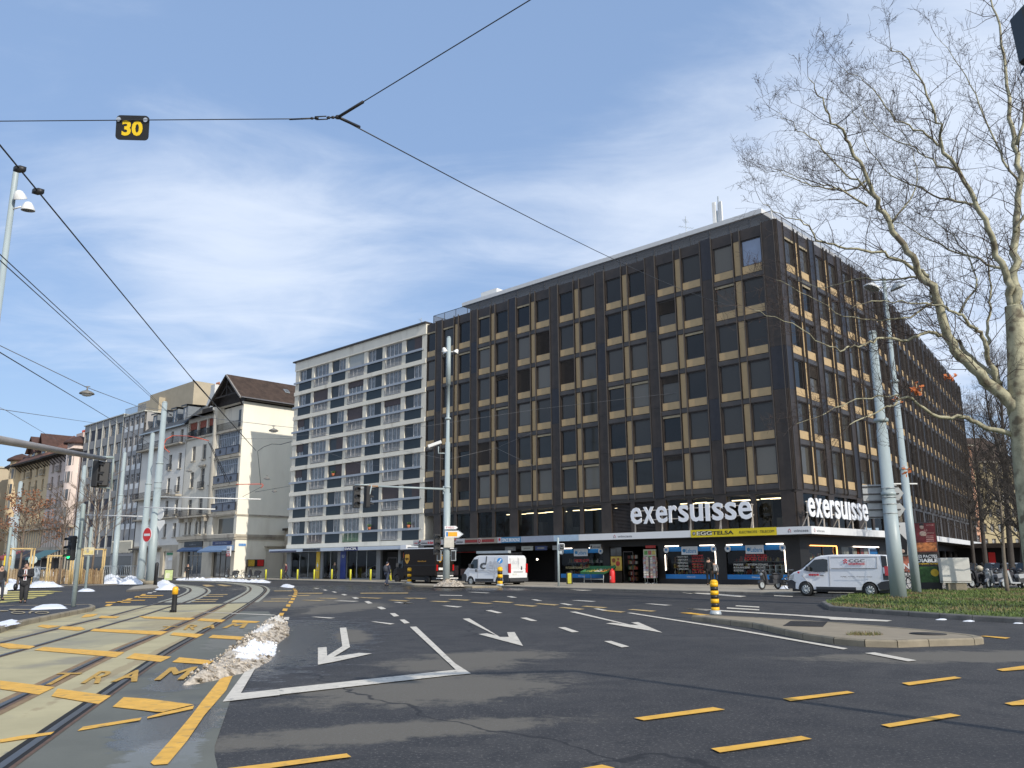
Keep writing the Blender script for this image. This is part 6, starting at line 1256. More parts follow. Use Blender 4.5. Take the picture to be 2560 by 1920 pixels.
PK=mat('render_pink',(.66,.55,.49),.85,0,.06,.7,stain=((.36,.31,.28),.7,.6,.4)); BG=mat('render_beige',(.66,.58,.42),.85,0,.06,.7,stain=((.40,.34,.25),.7,.6,.4)); OR=mat('render_ochre',(.66,.51,.31),.85,0,.06,.7)
B1=ornate('pink_house','ornate pink house with a round corner bay and red brick chimney stacks',134.2,150.5,22.8,PK,[137.6,141.2,144.6,148.2],1,2.6)
B2=ornate('ochre_house','ochre house with steep brown red roof and corner bay at the far left',150.5,172.5,22.6,OR,[153.4,157.4,161.2,165.2,169.6],2,19.2)
RD=mat('roof_red_brown',(.115,.055,.04),.85,0,.3,1.2,.4,12); RDD=MATS['roof_dark_red']
for R_,w_,z_ in ((B1,16.9,22.4),(B2,22.6,22.3)):
    b=MB(); b.box(-w_,.3,-1.7,.3,z_-.35,z_-.02); n_=int(w_/1.6)
    for i in range(n_): b.tube([(-w_+.8+i*1.6,0,z_-1.6),(-w_+.8+i*1.6,-1.4,z_-.4)],.09,4,sm=False)
    b.build('eaves',TM,R_)
b=MB(); b.add([(-16.9,-1.6,22.4),(.3,-1.6,22.4),(.3,5,24.4),(-16.9,5,24.4),(.3,14,22.4),(-16.9,14,22.4)],[(0,1,2,3),(3,2,4,5)],0); b.add([(.3,-1.6,22.4),(.3,14,22.4),(.3,5,24.4)],[(0,1,2)],1); b.build('roof',[RDD,PK],B1)
b=MB(); b.box(-3,2.2,4,6.5,23.5,28.0,0); b.box(-12.5,-9,3,5,23,26.8,0)
for i in range(7): b.cyl((-2.6+i*.72,5,28.0),.2,.9,8,1)
for i in range(5): b.cyl((-12.1+i*.7,4,26.8),.2,.8,8,1)
b.build('chimney_stack',[mat('chimney_pink',(.56,.42,.36),.85),mat('chimney_pot_red',(.42,.08,.05),.8)],B1)
b=MB(); b.box(-6.2,-5.3,-.12,-.02,16.3,18.6); b.build('red_shutter',mat('shutter_red',(.42,.05,.04),.6),B1)
b=MB(); b.add([(-22.6,-1.6,22.3),(.1,-1.6,22.3),(-4,5.2,27.6),(-15.5,5.2,27.6),(-22.6,14,22.3),(.1,14,22.3)],[(0,1,2,3),(1,5,2),(5,4,3,2),(4,0,3)],0); b.build('roof',RD,B2)
for x,w_ in ((-11,2.2),(-5,1.4)):
    b=MB(); b.prism([(x-w_,.2),(x+w_,.2),(x+w_,5),(x-w_,5)],22.4,24.6,0); b.add([(x-w_-.5,-.7,24.2),(x+w_+.5,-.7,24.2),(x,-.7,27.6),(x-w_-.5,6,24.2),(x+w_+.5,6,24.2),(x,6,27.6)],[(0,2,5,3),(1,4,5,2)],1); b.add([(x-w_,.1,24.2),(x+w_,.1,24.2),(x,.1,27.3)],[(0,1,2)],1); b.box(x-.8,x+.8,.12,.2,22.8,24.4,2); b.build('dormer',[OR,RDD,GL],B2)
FAR=house_root('tan_block','plain tan building side wall at the left edge of the street',178.0)
b=MB(); b.prism([(-30,-6),(0,-6),(0,14),(-30,14)],0,22.5,0); b.box(-30.3,.3,-6.3,14.3,22.5,22.8,1); b.build('wall',[mat('tan_wall',(.46,.39,.28),.85,0,.07,.5),GP],FAR)
# behind the street: roofs that close gaps
# ---- right hand background buildings ----
def blk(name,label,pL,pR,dist,zt,wm,rm,nc,nr,z0=3.5,rh=4.,gw=None,sky=True):
    A=D(pL,1400,dist); B=D(pR,1400,dist*1.02); d=(B-A); w=math.hypot(d.x,d.y); a=math.atan2(d.y,d.x); R_=thing(name,label,'building',M=TR(A.x,A.y,0,a)); L=[]
    for i in range(nc):
        for j in range(nr): L.append(((i+.5)*w/nc,z0+j*(zt-z0)/nr+.6,min(1.2,w/nc*.5),(zt-z0)/nr*.55))
    b=MB(); b.holes(0,w,0,zt,[(x-q/2,x+q/2,z,z+h) for x,z,q,h in L],.3,0,0); b.prism([(0,.31),(w,.31),(w,14),(0,14)],0,zt,0); b.box(-.3,w+.3,-.4,.0,zt-.3,zt,1); b.build('wall',[wm,K['cream']],R_)
    wins(R_,L,.3,FW,GL,1)
    b=MB(); b.add([(-.5,-.6,zt),(w+.5,-.6,zt),(w-1.5,5,zt+rh),(1.5,5,zt+rh),(-.5,14,zt),(w+.5,14,zt)],[(0,1,2,3),(1,5,2),(4,0,3),(5,4,3,2)],0); b.build('roof',rm,R_); return R_
OG=mat('render_orange',(.58,.33,.22),.85,0,.08,.5); YG=mat('render_yellow',(.44,.37,.22),.85,0,.08,.5)
pz=lambda x,y,d: D(x,y,d).z
blk('orange_house','orange rendered house behind the far end of the dark block',2408,2462,150,pz(2430,1105,150),OG,RT_,3,6)
blk('yellow_house','yellowish house with brown roof seen between the bare trees on the right',2462,2560,175,pz(2480,1150,175),YG,RT_,5,6,rh=5)
blk('far_house','cream house far behind the trees at the right edge',2520,2760,200,pz(2530,1210,200),MATS['render_beige'],RT_,8,5)
b=MB(); c=D(2480,1390,112); b.T=TR(c.x,c.y,0,AF); b.box(-6,14,-.2,3,0,3.4,0); b.box(-6,14,-1.8,-.2,3.1,3.6,1); b.box(-.3,.4,-.3,-.2,.6,2.6,2); b.build('x',K['clad']) if False else None
t=tag(b.build('kiosk',[K['dark'],K['clad'],K['red']]),'low dark kiosk with a red panel behind the parked motorbikes','kiosk')
# ================= VEHICLES =================
GW=mat('van_white',(.74,.75,.77),.28,0,.02,1.,coat=.6); UB=mat('van_brown',(.014,.009,.006),.45,0,.05,1.,spec=.25); GLV=mat('vehicle_glass',(.015,.02,.022),.05,0,.2,2,0,1,.7); PLD=mat('bumper_plastic',(.035,.037,.042),.6,0,.1); TLR=mat('tail_lamp_red',(.45,.01,.012),.25,0,.05,coat=.5); HLC=mat('headlamp_clear',(.5,.53,.55),.1,.3,.1)
def wheel(parent,x,y,r,w=.22,name='wheel',hub=K['steel'],rot=0):
    o=None; b=MB(); b.T=TR(0,0,0,rot); s=-1 if y<0 else 1
    b.lathe([(0,-w/2)],(0,0,0),3) if False else None
    pr=[(r*.62,-w/2),(r*.93,-w/2),(r,-w/2+.04),(r,w/2-.04),(r*.93,w/2),(r*.62,w/2)]
    n=28; vs=[];fs=[]
    for i in range(n):
        a=2*pi*i/n
        for rr,yy in pr: vs.append((rr*cos(a),yy,rr*sin(a)))
    k=len(pr)
    for i in range(n):
        for j in range(k-1): fs.append([i*k+j,((i+1)%n)*k+j,((i+1)%n)*k+j+1,i*k+j+1])
    b.add(vs,fs,0,True); o=b.build(name,K['rubber'],parent,TR(x,y,r))
    b=MB(); b.disc((0,s*(w/2-.07),0),r*.63,t=.03,m=1)
    b.torus((0,s*(w/2-.03),0),r*.60,.03,'y',24,5,0); b.disc((0,s*(w/2-.02),0),r*.16,t=.05,m=0,n=14)
    for i in range(9):
        a=2*pi*i/9; b.tube([(r*.12*cos(a),s*(w/2-.025),r*.12*sin(a)),(r*.58*cos(a),s*(w/2-.025),r*.58*sin(a))],[.05,.035],4,0)
    b.build('rim',[hub,K['black']],o)
def arch(pts,x,r,z=.0,zc=None,n=9,base=.3):      # wheel cut-out along the sill (from +x to -x)
    out=[]
    for i in range(n+1):
        a=pi*i/n; X=x+r*cos(a); Z=zc+r*sin(a); out.append((X,max(Z,base)))
    return out
def van_body(name,parent,top,wheels,Wd,base,mats,r,zc,tum=.10,zt0=1.0,H=2.0,nose=None):
    # side outline (x forward), cut for the wheels, extruded across the width with leaning sides
    pts=list(top)                                   # rear-bottom ... over the roof ... to front-bottom, x increasing
    bot=[]
    for x in sorted(wheels,reverse=True): bot+=arch([],x,r,zc=zc,base=base)
    outl=pts+bot
    b=MB(); n=len(outl)
    def yw(x,z,s):
        y=Wd/2-max(0,(z-zt0))/(H-zt0)*tum
        if nose and x>nose[0]: y-=((x-nose[0])/nose[1])**2*nose[2]
        return s*y
    bev=.05
    rows_=[]
    cx_=sum(p[0] for p in outl)/n; cz_=sum(p[1] for p in outl)/n
    for f,inset in ((-1,bev),(-.0,0)):pass
    secs=[]
    for s,ins in ((-1,.06),(-1,0),(1,0),(1,.06)):
        sec=[]
        for i,(x,z) in enumerate(outl):
            isroof=z>base+.02 and i<len(pts)
            if ins and isroof:
                p0=V(outl[i-1]); p1=V(outl[(i+1)%n]); t=(p1-p0).normalized(); nrm=V((t.y,-t.x)); q=V((x,z))+nrm*ins*.9
                sec.append((q.x,yw(x,z,s),q.y))
            else: sec.append((x,yw(x,z,s)-(s*.05 if not ins else 0),z))
        secs.append(sec)
    vs=[v for s in secs for v in s]; fs=[]
    for k in range(3):
        for i in range(n): j=(i+1)%n; fs.append([k*n+i,(k+1)*n+i,(k+1)*n+j,k*n+j])
    fs.append(list(range(n))[::-1]); fs.append([3*n+i for i in range(n)])
    b.add(vs,fs); o=b.build(name,mats,parent)
    bm=bmesh.new(); bm.from_mesh(o.data); bmesh.ops.triangulate(bm,faces=[f for f in bm.faces if len(f.verts)>4]); bmesh.ops.recalc_face_normals(bm,faces=bm.faces); bm.to_mesh(o.data); bm.free()
    return o
def side(b,pl,y,m=0,t=.012,tum=0,z0=1.,H=2.):      # flat panel on a van's flank following its lean
    s=1 if y>0 else -1
    def Y(z): return y-s*max(0,(z-z0))/(H-z0)*tum
    n=len(pl); vs=[(x,Y(z)+s*t,z) for x,z in pl]+[(x,Y(z)-s*.03,z) for x,z in pl]; f=[list(range(n)) if s>0 else list(range(n))[::-1]]; f[0]=f[0][::-1]
    b.add(vs,f+[[i,(i+1)%n,n+(i+1)%n,n+i] for i in range(n)],m)
def vtext(b,s,x0,x1,z0,z1,y,m=0,bold=.0,tum=0,zz0=1.,H=2.,shear=0):  # writing on the left flank (+y side), read from outside; x runs forward to the viewer's left
    vs,fs=glyphs(s,bold,shear); ax=min(v[0] for v in vs); bx=max(v[0] for v in vs); az=min(v[1] for v in vs); bz=max(v[1] for v in vs); o=[]
    for v in vs:
        z=z0+(v[1]-az)/(bz-az)*(z1-z0); o.append((x0+(v[0]-ax)/(bx-ax)*(x1-x0), y-max(0,(z-zz0))/(H-zz0)*tum+(.012 if v[2]>0 else 0), z))
    b.add(o,fs,m)
HEAD=math.atan2(.691,-.723)          # travelling left along the street; vehicle x axis forward, +y is its left
# headings: left flank must face the camera: vehicle heading direction (-.723,.691), its left is (-.691,-.723)
def van_white_cgc():
    g=G(2179,1494); g2=G(2021,1489); T=thing('delivery_van','white van with CGC ENERGIE lettering driving past the sunny corner','van'); f=V((-.723,.691,0)); lft=V((-.691,-.723,0))
    rear=g-lft*.02; org=rear+f*1.55-lft*.86
    T.location=(org.x,org.y,0); T.rotation_euler=(0,0,HEAD)
    # wheelbase 3.1: wheels at x +-1.55
    top=[(-2.42,.36),(-2.47,.75),(-2.45,1.2),(-2.36,1.85),(-2.22,1.93),(-1.5,1.97),(.2,1.97),(.75,1.93),(1.05,1.84),(1.75,1.27),(2.2,1.13),(2.42,.98),(2.52,.72),(2.50,.36)]
    van_body('body',T,top,[-1.55,1.55],1.94,.30,[GW],.40,.33,.16,1.0,1.97,nose=(1.4,1.12,.16))
    b=MB(); Y=.975; q=dict(tum=.16,z0=1.,H=1.97)
    side(b,[(1.62,1.24),(1.05,1.74),(.62,1.78),(.42,1.74),(.42,1.18),(1.0,1.16)],Y,0,**q); b.build('side_window',GLV,T)
    b=MB()
    for s in (1,-1): side(b,[(1.62,1.24),(1.05,1.74),(.62,1.78),(.42,1.74),(.42,1.18),(1.0,1.16)],-Y,0,**q)
    b.build('side_window',GLV,T)
    b=MB(); b.add([(1.12,-.72,1.84),(1.12,.72,1.84),(1.80,.78,1.30),(1.80,-.78,1.30)],[(0,1,2,3)]); b.T=Mx.Translation((.02,0,.03)); b.build('windscreen',GLV,T,TR(.02,0,.012))
    b=MB(); side(b,[(-.9,.33),(1.02,.33),(1.02,.46),(-.9,.46)],Y,0,.02); side(b,[(-2.47,.36),(-1.98,.36),(-1.9,.6),(-2.1,.72),(-2.49,.78)],Y,0,.02); side(b,[(1.95,.34),(2.52,.36),(2.53,.72),(2.3,.78),(2.0,.62)],Y-.10,0,.02); b.box(2.2,2.56,-.78,.78,.34,.72,0); b.box(-2.52,-2.3,-.93,.93,.34,.62,0)
    b.build('bumper_trim',PLD,T)
    b=MB(); side(b,[(-2.44,.8),(-2.2,.8),(-2.12,1.9),(-2.36,1.88)],Y,0,.008,**q); side(b,[(-2.46,1.0),(-2.3,1.0),(-2.27,1.42),(-2.42,1.42)],Y,1,.02,**q); b.build('tail_lamp',[PLD,TLR],T)
    b=MB(); side(b,[(2.15,.82),(2.45,.84),(2.38,.98),(2.05,1.08)],Y-.13,0,.03); b.build('headlamp',HLC,T)
    b=MB(); b.rbox(1.25,1.4,Y-.0,Y+.2,1.2,1.42,.03); b.build('mirror',PLD,T)
    b=MB(); side(b,[(.62,.98),(.78,.98),(.78,1.01),(.62,1.01)],Y,0,.03); b.build('door_handle',PLD,T)
    SE=mat('panel_seam',(.30,.30,.31),.6,0,0); b=MB()
    for x in (.32,): side(b,[(x,.5),(x+.02,.5),(x+.02,1.9),(x,1.9)],Y,0,.003,**q)
    side(b,[(-1.95,1.32),(.25,1.32),(.25,1.345),(-1.95,1.345)],Y,0,.002,**q); side(b,[(-1.95,1.84),(.25,1.84),(.25,1.855),(-1.95,1.855)],Y,0,.002,**q); side(b,[(-1.95,1.32),(-1.93,1.32),(-1.93,1.85),(-1.95,1.85)],Y,0,.002,**q)
    side(b,[(1.7,1.0),(1.72,1.0),(1.35,.56),(1.33,.56)],Y,0,.003)
    b.build('seam',SE,T)
    b=MB(); b.T=Mx.Scale(-1,4,V((1,0,0))) if False else None
    RG=mat('logo_red',(.60,.03,.05),.5,0,0); GG=mat('logo_grey',(.13,.13,.14),.5,0,0)
    vtext(b,'CGC',-.62,-1.38,1.60,1.75,Y,1,.01,**dict(tum=.16,zz0=1.,H=1.97)); vtext(b,'ENERGIE',-.62,-1.38,1.49,1.57,Y,0,.02,**dict(tum=.16,zz0=1.,H=1.97))
    for dx,dz in ((0,0),(.07,.05),(-.06,.06),(.06,-.06),(-.05,-.05),(.0,.1)): side(b,[(-.46+dx+.03*cos(a),1.64+dz+.03*sin(a)) for a in [i*pi/4 for i in range(8)]],Y,0,.006,tum=.16,z0=1.,H=1.97)
    for i in range(4): side(b,[(1.35-.13*i,.98),(1.25-.13*i,.98),(1.25-.13*i,1.06),(1.35-.13*i,1.06)],Y,0,.006)
    side(b,[(2.0+.05*cos(a)-.1,1.13+.05*sin(a)) for a in [i*pi/4 for i in range(8)]],Y-.06,0,.006)
    vtext(b,'chauffage · ventilation · climatisation · sanitaire',-.2,-1.7,.92,.97,Y,1)
    b.build('lettering',[RG,GG],T)
    b=MB(); b.ball((.75,.35,1.42),.12,.12,.15,10,0); b.ball((.65,.35,1.05),.2,.25,.3,10,1)
    for x,y in ((1.55,.87),(-1.55,.87),(1.55,-.87),(-1.55,-.87)): wheel(T,x,y,.335)
    b=MB(); b.box(-2.3,2.3,-.85,.85,.22,.5); b.build('underbody',K['black'],T)
van_white_cgc()
def van_dcm():
    T=thing('service_van','white van with dcm lettering and a ladder rack stopped before the shops','van'); f=V((-.723,.691,0)); lft=V((-.691,-.723,0))
    c=D(1273,1463,62.8); c.z=0; org=c+f*2.55-lft*1.0; T.location=(org.x,org.y,0.0); T.rotation_euler=(0,0,HEAD)
    top=[(-2.5,.4),(-2.52,.9),(-2.50,1.5),(-2.42,2.18),(-2.3,2.25),(.7,2.27),(1.05,2.22),(1.3,2.1),(1.85,1.42),(2.2,1.22),(2.45,1.0),(2.55,.75),(2.55,.4)]
    van_body('body',T,top,[-1.5,1.55],2.05,.32,[GW],.40,.34,.12,1.0,2.27,nose=(1.5,1.05,.16)); Y=1.03; q=dict(tum=.12,z0=1.,H=2.27); qt=dict(tum=.12,zz0=1.,H=2.27)
    b=MB(); side(b,[(1.75,1.38),(1.28,1.98),(.85,2.0),(.82,1.32),(1.3,1.3)],Y,0,**q); side(b,[(1.75,1.38),(1.28,1.98),(.85,2.0),(.82,1.32),(1.3,1.3)],-Y,0,**q); b.build('side_window',GLV,T)
    b=MB(); b.add([(1.36,-.8,2.08),(1.36,.8,2.08),(1.88,.84,1.44),(1.88,-.84,1.44)],[(0,1,2,3)]); b.build('windscreen',GLV,T)
    b=MB(); side(b,[(-.95,.36),(1.02,.36),(1.02,.55),(-.95,.55)],Y,0,.02); side(b,[(-2.52,.36),(-2.0,.36),(-1.95,.85),(-2.53,.85)],Y,0,.02); side(b,[(2.0,.36),(2.58,.38),(2.58,.85),(2.2,.9),(2.0,.7)],Y-.09,0,.03); b.box(2.3,2.6,-.85,.85,.36,.75); b.box(-2.62,-2.4,-.98,.98,.36,.62)
    b.build('bumper_trim',PLD,T)
    b=MB(); 
    for s in (1,-1): b.box(-2.56,-2.44,s*.9-.1,s*.9+.12 if s>0 else s*.9+.1,.98,1.65); 
    b.build('tail_lamp',TLR,T)
    b=MB(); b.box(-2.525,-2.5,-.02,.02,.66,2.15,0); b.box(-2.54,-2.5,-.5,.5,1.02,1.06,1); b.box(-2.54,-2.5,.15,.6,.82,.94,2); b.box(-2.56,-2.5,-.4,-.3,1.2,1.45,1); b.box(-2.53,-2.51,-.85,-.06,1.3,2.08,0); b.box(-2.527,-2.509,.06,.85,1.3,2.08,0); b.build('rear_door',[mat('door_white',(.66,.67,.68),.3,0,.02),PLD,mat('number_plate',(.6,.6,.55),.5)],T)
    LD=mat('logo_dark',(.06,.065,.07),.5,0,0); LL=mat('logo_light',(.52,.54,.58),.5,0,0)
    b=MB(); vtext(b,'c',.55,-.05,1.25,1.72,Y,0,.02,**qt); side(b,[(-.02,1.6),(-.10,1.6),(-.16,2.2),(-.06,2.2)],Y,0,.008,**q)
    vtext(b,'em',-.3,-1.7,1.3,1.85,Y,1,.03,**qt); vtext(b,'techniques',-.3,-1.4,.95,1.08,Y,1,.0,**qt)
    for i in range(5): b.box(-2.545,-2.53,.5-.02*i,.52-.02*i,1.6,1.62,0) if False else None
    vsb=MB(); vs,fs=glyphs('dcm',.01); ax=min(v[0] for v in vs); bx=max(v[0] for v in vs); az=min(v[1] for v in vs); bz=max(v[1] for v in vs)
    b.add([(-2.535-(.01 if v[2]>0 else 0),.7-(v[0]-ax)/(bx-ax)*.8,1.6+(v[1]-az)/(bz-az)*.32) for v in vs],fs,1); b.build('lettering',[LD,LL],T)
    b=MB(); side(b,[(.78,.6),(.76,.6),(.76,2.1),(.78,2.1)],Y,0,.003,**q); side(b,[(-1.0,.6),(-1.02,.6),(-1.02,2.1),(-1.0,2.1)],Y,0,.003,**q); side(b,[(-1.9,1.15),(1.7,1.15),(1.7,1.13),(-1.9,1.13)],Y,0,.003); b.build('seam',MATS['panel_seam'],T)
    b=MB(); side(b,[(.9,1.05),(1.0,1.05),(1.0,1.25),(.9,1.25)],Y,0,.02); b.rbox(1.45,1.6,Y,Y+.22,1.35,1.65,.04); b.rbox(1.45,1.6,-Y-.22,-Y,1.35,1.65,.04); b.build('mirror',PLD,T)
    b=MB()
    for x in (-2.1,-1,.1,.9): b.box(x-.03,x+.03,-.85,.85,2.34,2.4,0); b.box(x-.03,x+.03,-.85,-.8,2.2,2.36,0); b.box(x-.03,x+.03,.8,.85,2.2,2.36,0)
    b.box(-2.3,1.1,.55,.85,2.42,2.6,1); b.box(-2.2,.6,-.8,-.5,2.42,2.48,0); b.box(-2.3,1.0,-.1,-.05,2.41,2.46,0); b.build('roof_rack',[K['black'],K['steel']],T)
    for x,y in ((1.55,.9),(-1.5,.9),(1.55,-.9),(-1.5,-.9)): wheel(T,x,y,.34)
    b=MB(); b.box(-2.3,2.3,-.9,.9,.24,.5); b.build('underbody',K['black'],T)
van_dcm()
def van_brown():
    T=thing('parcel_van','dark brown parcel van with white roof and golden shield emblems','van'); f=V((-.723,.691,0)); lft=V((-.691,-.723,0))
    c=D(1089,1456,73.0); c.z=0; org=c+f*2.9-lft*1.05; T.location=(org.x,org.y,0.0); T.rotation_euler=(0,0,HEAD)
    b=MB(); b.rbox(-2.9,1.5,-1.05,1.05,.62,2.95,.06,0); b.rbox(-2.92,1.52,-1.02,1.02,2.93,3.03,.03,1); b.build('cargo_box',[UB,GW],T)
    top=[(1.45,.45),(1.45,2.3),(1.75,2.25),(2.0,2.1),(2.55,1.35),(3.0,1.2),(3.2,.95),(3.25,.45)]
    van_body('cab',T,top,[2.45],1.96,.36,[UB],.42,.36,.16,1.0,2.3,nose=(2.3,1.,.14)); Y=.985
    b=MB(); side(b,[(2.5,1.38),(2.1,1.95),(1.7,2.0),(1.65,1.3)],Y,0,tum=.16,z0=1.,H=2.3); b.build('side_window',GLV,T)
    b=MB(); b.add([(2.05,-.75,2.1),(2.05,.75,2.1),(2.58,.8,1.38),(2.58,-.8,1.38)],[(0,1,2,3)]); b.build('windscreen',GLV,T)
    b=MB(); b.box(-2.95,-2.88,.85,1.0,1.1,1.6); b.box(-2.95,-2.88,-1.0,-.85,1.1,1.6); b.build('tail_lamp',TLR,T)
    GO=mat('emblem_gold',(.62,.33,.04),.4,.2,.05); b=MB()
    def shield(x,z,s,yy): 
        side(b,[(x-s*.42,z+s*.5),(x-s*.2,z+s*.6),(x,z+s*.55),(x+s*.2,z+s*.6),(x+s*.42,z+s*.5),(x+s*.42,z-s*.15),(x+s*.2,z-s*.45),(x,z-s*.6),(x-s*.2,z-s*.45),(x-s*.42,z-s*.15)],yy,0,.012)
        vtext(b,'ups',x+s*.3,x-s*.3,z-s*.2,z+s*.15,yy+.012,1,.02)
    shield(.95,2.1,.72,1.05)
    s=.62; pts=[(-.42,.5),(0,.6),(.42,.5),(.42,-.15),(.2,-.45),(0,-.6),(-.2,-.45),(-.42,-.15)]; b.add([(-2.925,.6+p[0]*s,2.15+p[1]*s) for p in pts],[list(range(8))],0); b.add([(-2.93,.6+p[0]*s*.6,2.12+p[1]*s*.4) for p in pts],[list(range(8))],1)
    vtext(b,'United Parcel',-.5,-1.6,1.85,1.95,1.055,0); b.build('emblem',[GO,UB],T)
    b=MB(); b.box(-2.98,-2.9,-.9,.9,.62,.7,0); b.box(-3.5,-2.9,-1.0,1.0,.42,.5,0); b.box(-2.96,-2.92,.3,.75,1.15,1.35,0); b.build('rear_step',[K['white']],T)
    b=MB(); side(b,[(-2.9,1.55),(1.5,1.55),(1.5,1.58),(-2.9,1.58)],1.05,0,.01); b.box(-2.96,-2.905,-.95,.95,.7,1.0,0); b.rbox(2.2,2.35,Y,Y+.25,1.4,1.75,.04,0); b.build('trim',[PLD],T)
    for x,y in ((2.45,.86),(-1.7,.9),(2.45,-.86),(-1.7,-.9)): wheel(T,x,y,.36,hub=K['black'])
    b=MB(); b.box(-2.8,3,-.85,.85,.3,.64); b.build('underbody',K['black'],T)
van_brown()
def car(label,loc,rz,col,name='parked_car'):
    T=thing(name,label,'car',loc,rz); top=[(-2.0,.4),(-2.05,.75),(-1.95,.98),(-1.5,1.35),(-1.1,1.45),(.1,1.46),(.5,1.38),(1.05,1.0),(1.8,.85),(2.08,.65),(2.1,.4)]
    m_=mat('car_'+name+str(col),col,.3,0,.02,1,coat=.6); van_body('body',T,top,[-1.25,1.3],1.75,.24,[m_],.36,.3,.22,.9,1.46,nose=(1.2,.9,.12))
    b=MB()
    for y in (.87,-.87): side(b,[(.95,1.0),(.45,1.32),(-.2,1.36),(-.2,.98)],y,0,tum=.22,z0=.9,H=1.46); side(b,[(-.26,.98),(-.26,1.36),(-1.0,1.34),(-1.5,1.02)],y,0,tum=.22,z0=.9,H=1.46)
    b.add([(.52,-.6,1.38),(.52,.6,1.38),(1.06,.68,1.02),(1.06,-.68,1.02)],[(0,1,2,3)]); b.add([(-1.52,-.6,1.35),(-1.52,.6,1.35),(-1.97,.66,1.0),(-1.97,-.66,1.0)],[(0,3,2,1)]); b.build('window',GLV,T)
    b=MB(); b.box(-2.07,-1.98,.5,.8,.7,.9); b.box(-2.07,-1.98,-.8,-.5,.7,.9); b.build('tail_lamp',TLR,T); b=MB(); b.box(1.9,2.05,.5,.75,.6,.74); b.box(1.9,2.05,-.75,-.5,.6,.74); b.build('headlamp',HLC,T)
    for x,y in ((1.3,.78),(-1.25,.78),(1.3,-.78),(-1.25,-.78)): wheel(T,x,y,.31,.2)
p=SP(55.2 if False else 58.2,-3.2,.14)
car('silver car on display behind the showroom glass under the cream block',(SP(58.6,-2.6).x,SP(58.6,-2.6).y,.14),AF+pi*.93,(.45,.46,.48),'showroom_car')
car('dark car on display behind the showroom glass right of the blue pylon',(SP(48.9,-3.2).x,SP(48.9,-3.2).y,.14),AF+.3,(.05,.055,.06),'showroom_car')
p=D(100,1440,118); car('white car parked behind the walking man and the slatted fence',(p.x,p.y,.1),-.6,(.55,.56,.57)); 
# ---- two-wheelers ----
def bicycle(label,loc,rz,col,lean=.08,group='bicycles parked by the corner'):
    T=thing('bicycle',label,'bicycle',loc,rz,group); T.rotation_euler=(lean,0,rz); F_=mat('bike_'+str(col),col,.35,.2,.05)
    for x in (-.52,.52):
        b=MB(); b.torus((0,0,0),.33,.018,'y',24,5,0); o=b.build('wheel',K['rubber'],T,TR(x,0,.35)); b=MB(); b.torus((0,0,0),.31,.008,'y',24,4,0)
        for i in range(12): a=i*pi/6; b.tube([(0,0,0),(.31*cos(a),0,.31*sin(a))],.003,3,0)
        b.disc((0,0,0),.03,t=.1,n=8); b.build('rim',K['chrome'],o)
    b=MB(); pts={'bb':(-.08,0,.3),'seat':(-.22,0,.82),'head':(.36,0,.86),'ht':(.33,0,.98),'rw':(-.52,0,.35),'fw':(.52,0,.35)}
    for a,c,r in (('bb','seat',.016),('seat','head',.014),('bb','head',.018),('bb','rw',.011),('seat','rw',.009),('head','fw',.013),('head','ht',.016)): b.tube([pts[a],pts[c]],r,6)
    b.tube([(-.22,0,.82),(-.24,0,.92)],.012,6); b.build('frame',F_,T)
    b=MB(); b.ball((-.25,0,.94),.14,.08,.03,8); b.build('saddle',K['black'],T)
    b=MB(); b.tube([(.33,0,.98),(.36,0,1.05)],.013,6); b.tube([(.24,-.3,1.06),(.36,-.12,1.07),(.36,.12,1.07),(.24,.3,1.06)],.012,6); b.build('handlebar',K['chrome'],T)
    b=MB(); b.torus((-.52,0,.35),.36,.012,'y',12,4,0,.3,2.9); b.torus((.52,0,.35),.36,.012,'y',12,4,0,.2,2.6); b.box(-.75,-.3,-.06,.06,.74,.76); b.build('mudguard',K['black'],T)
    b=MB(); b.disc((-.08,.05,.3),.09,t=.01,n=12); b.tube([(-.08,-.08,.3),(-.02,-.08,.14)],.01,4); b.tube([(-.08,.08,.3),(-.14,.08,.46)],.01,4); b.build('crank',K['chrome'],T); return T
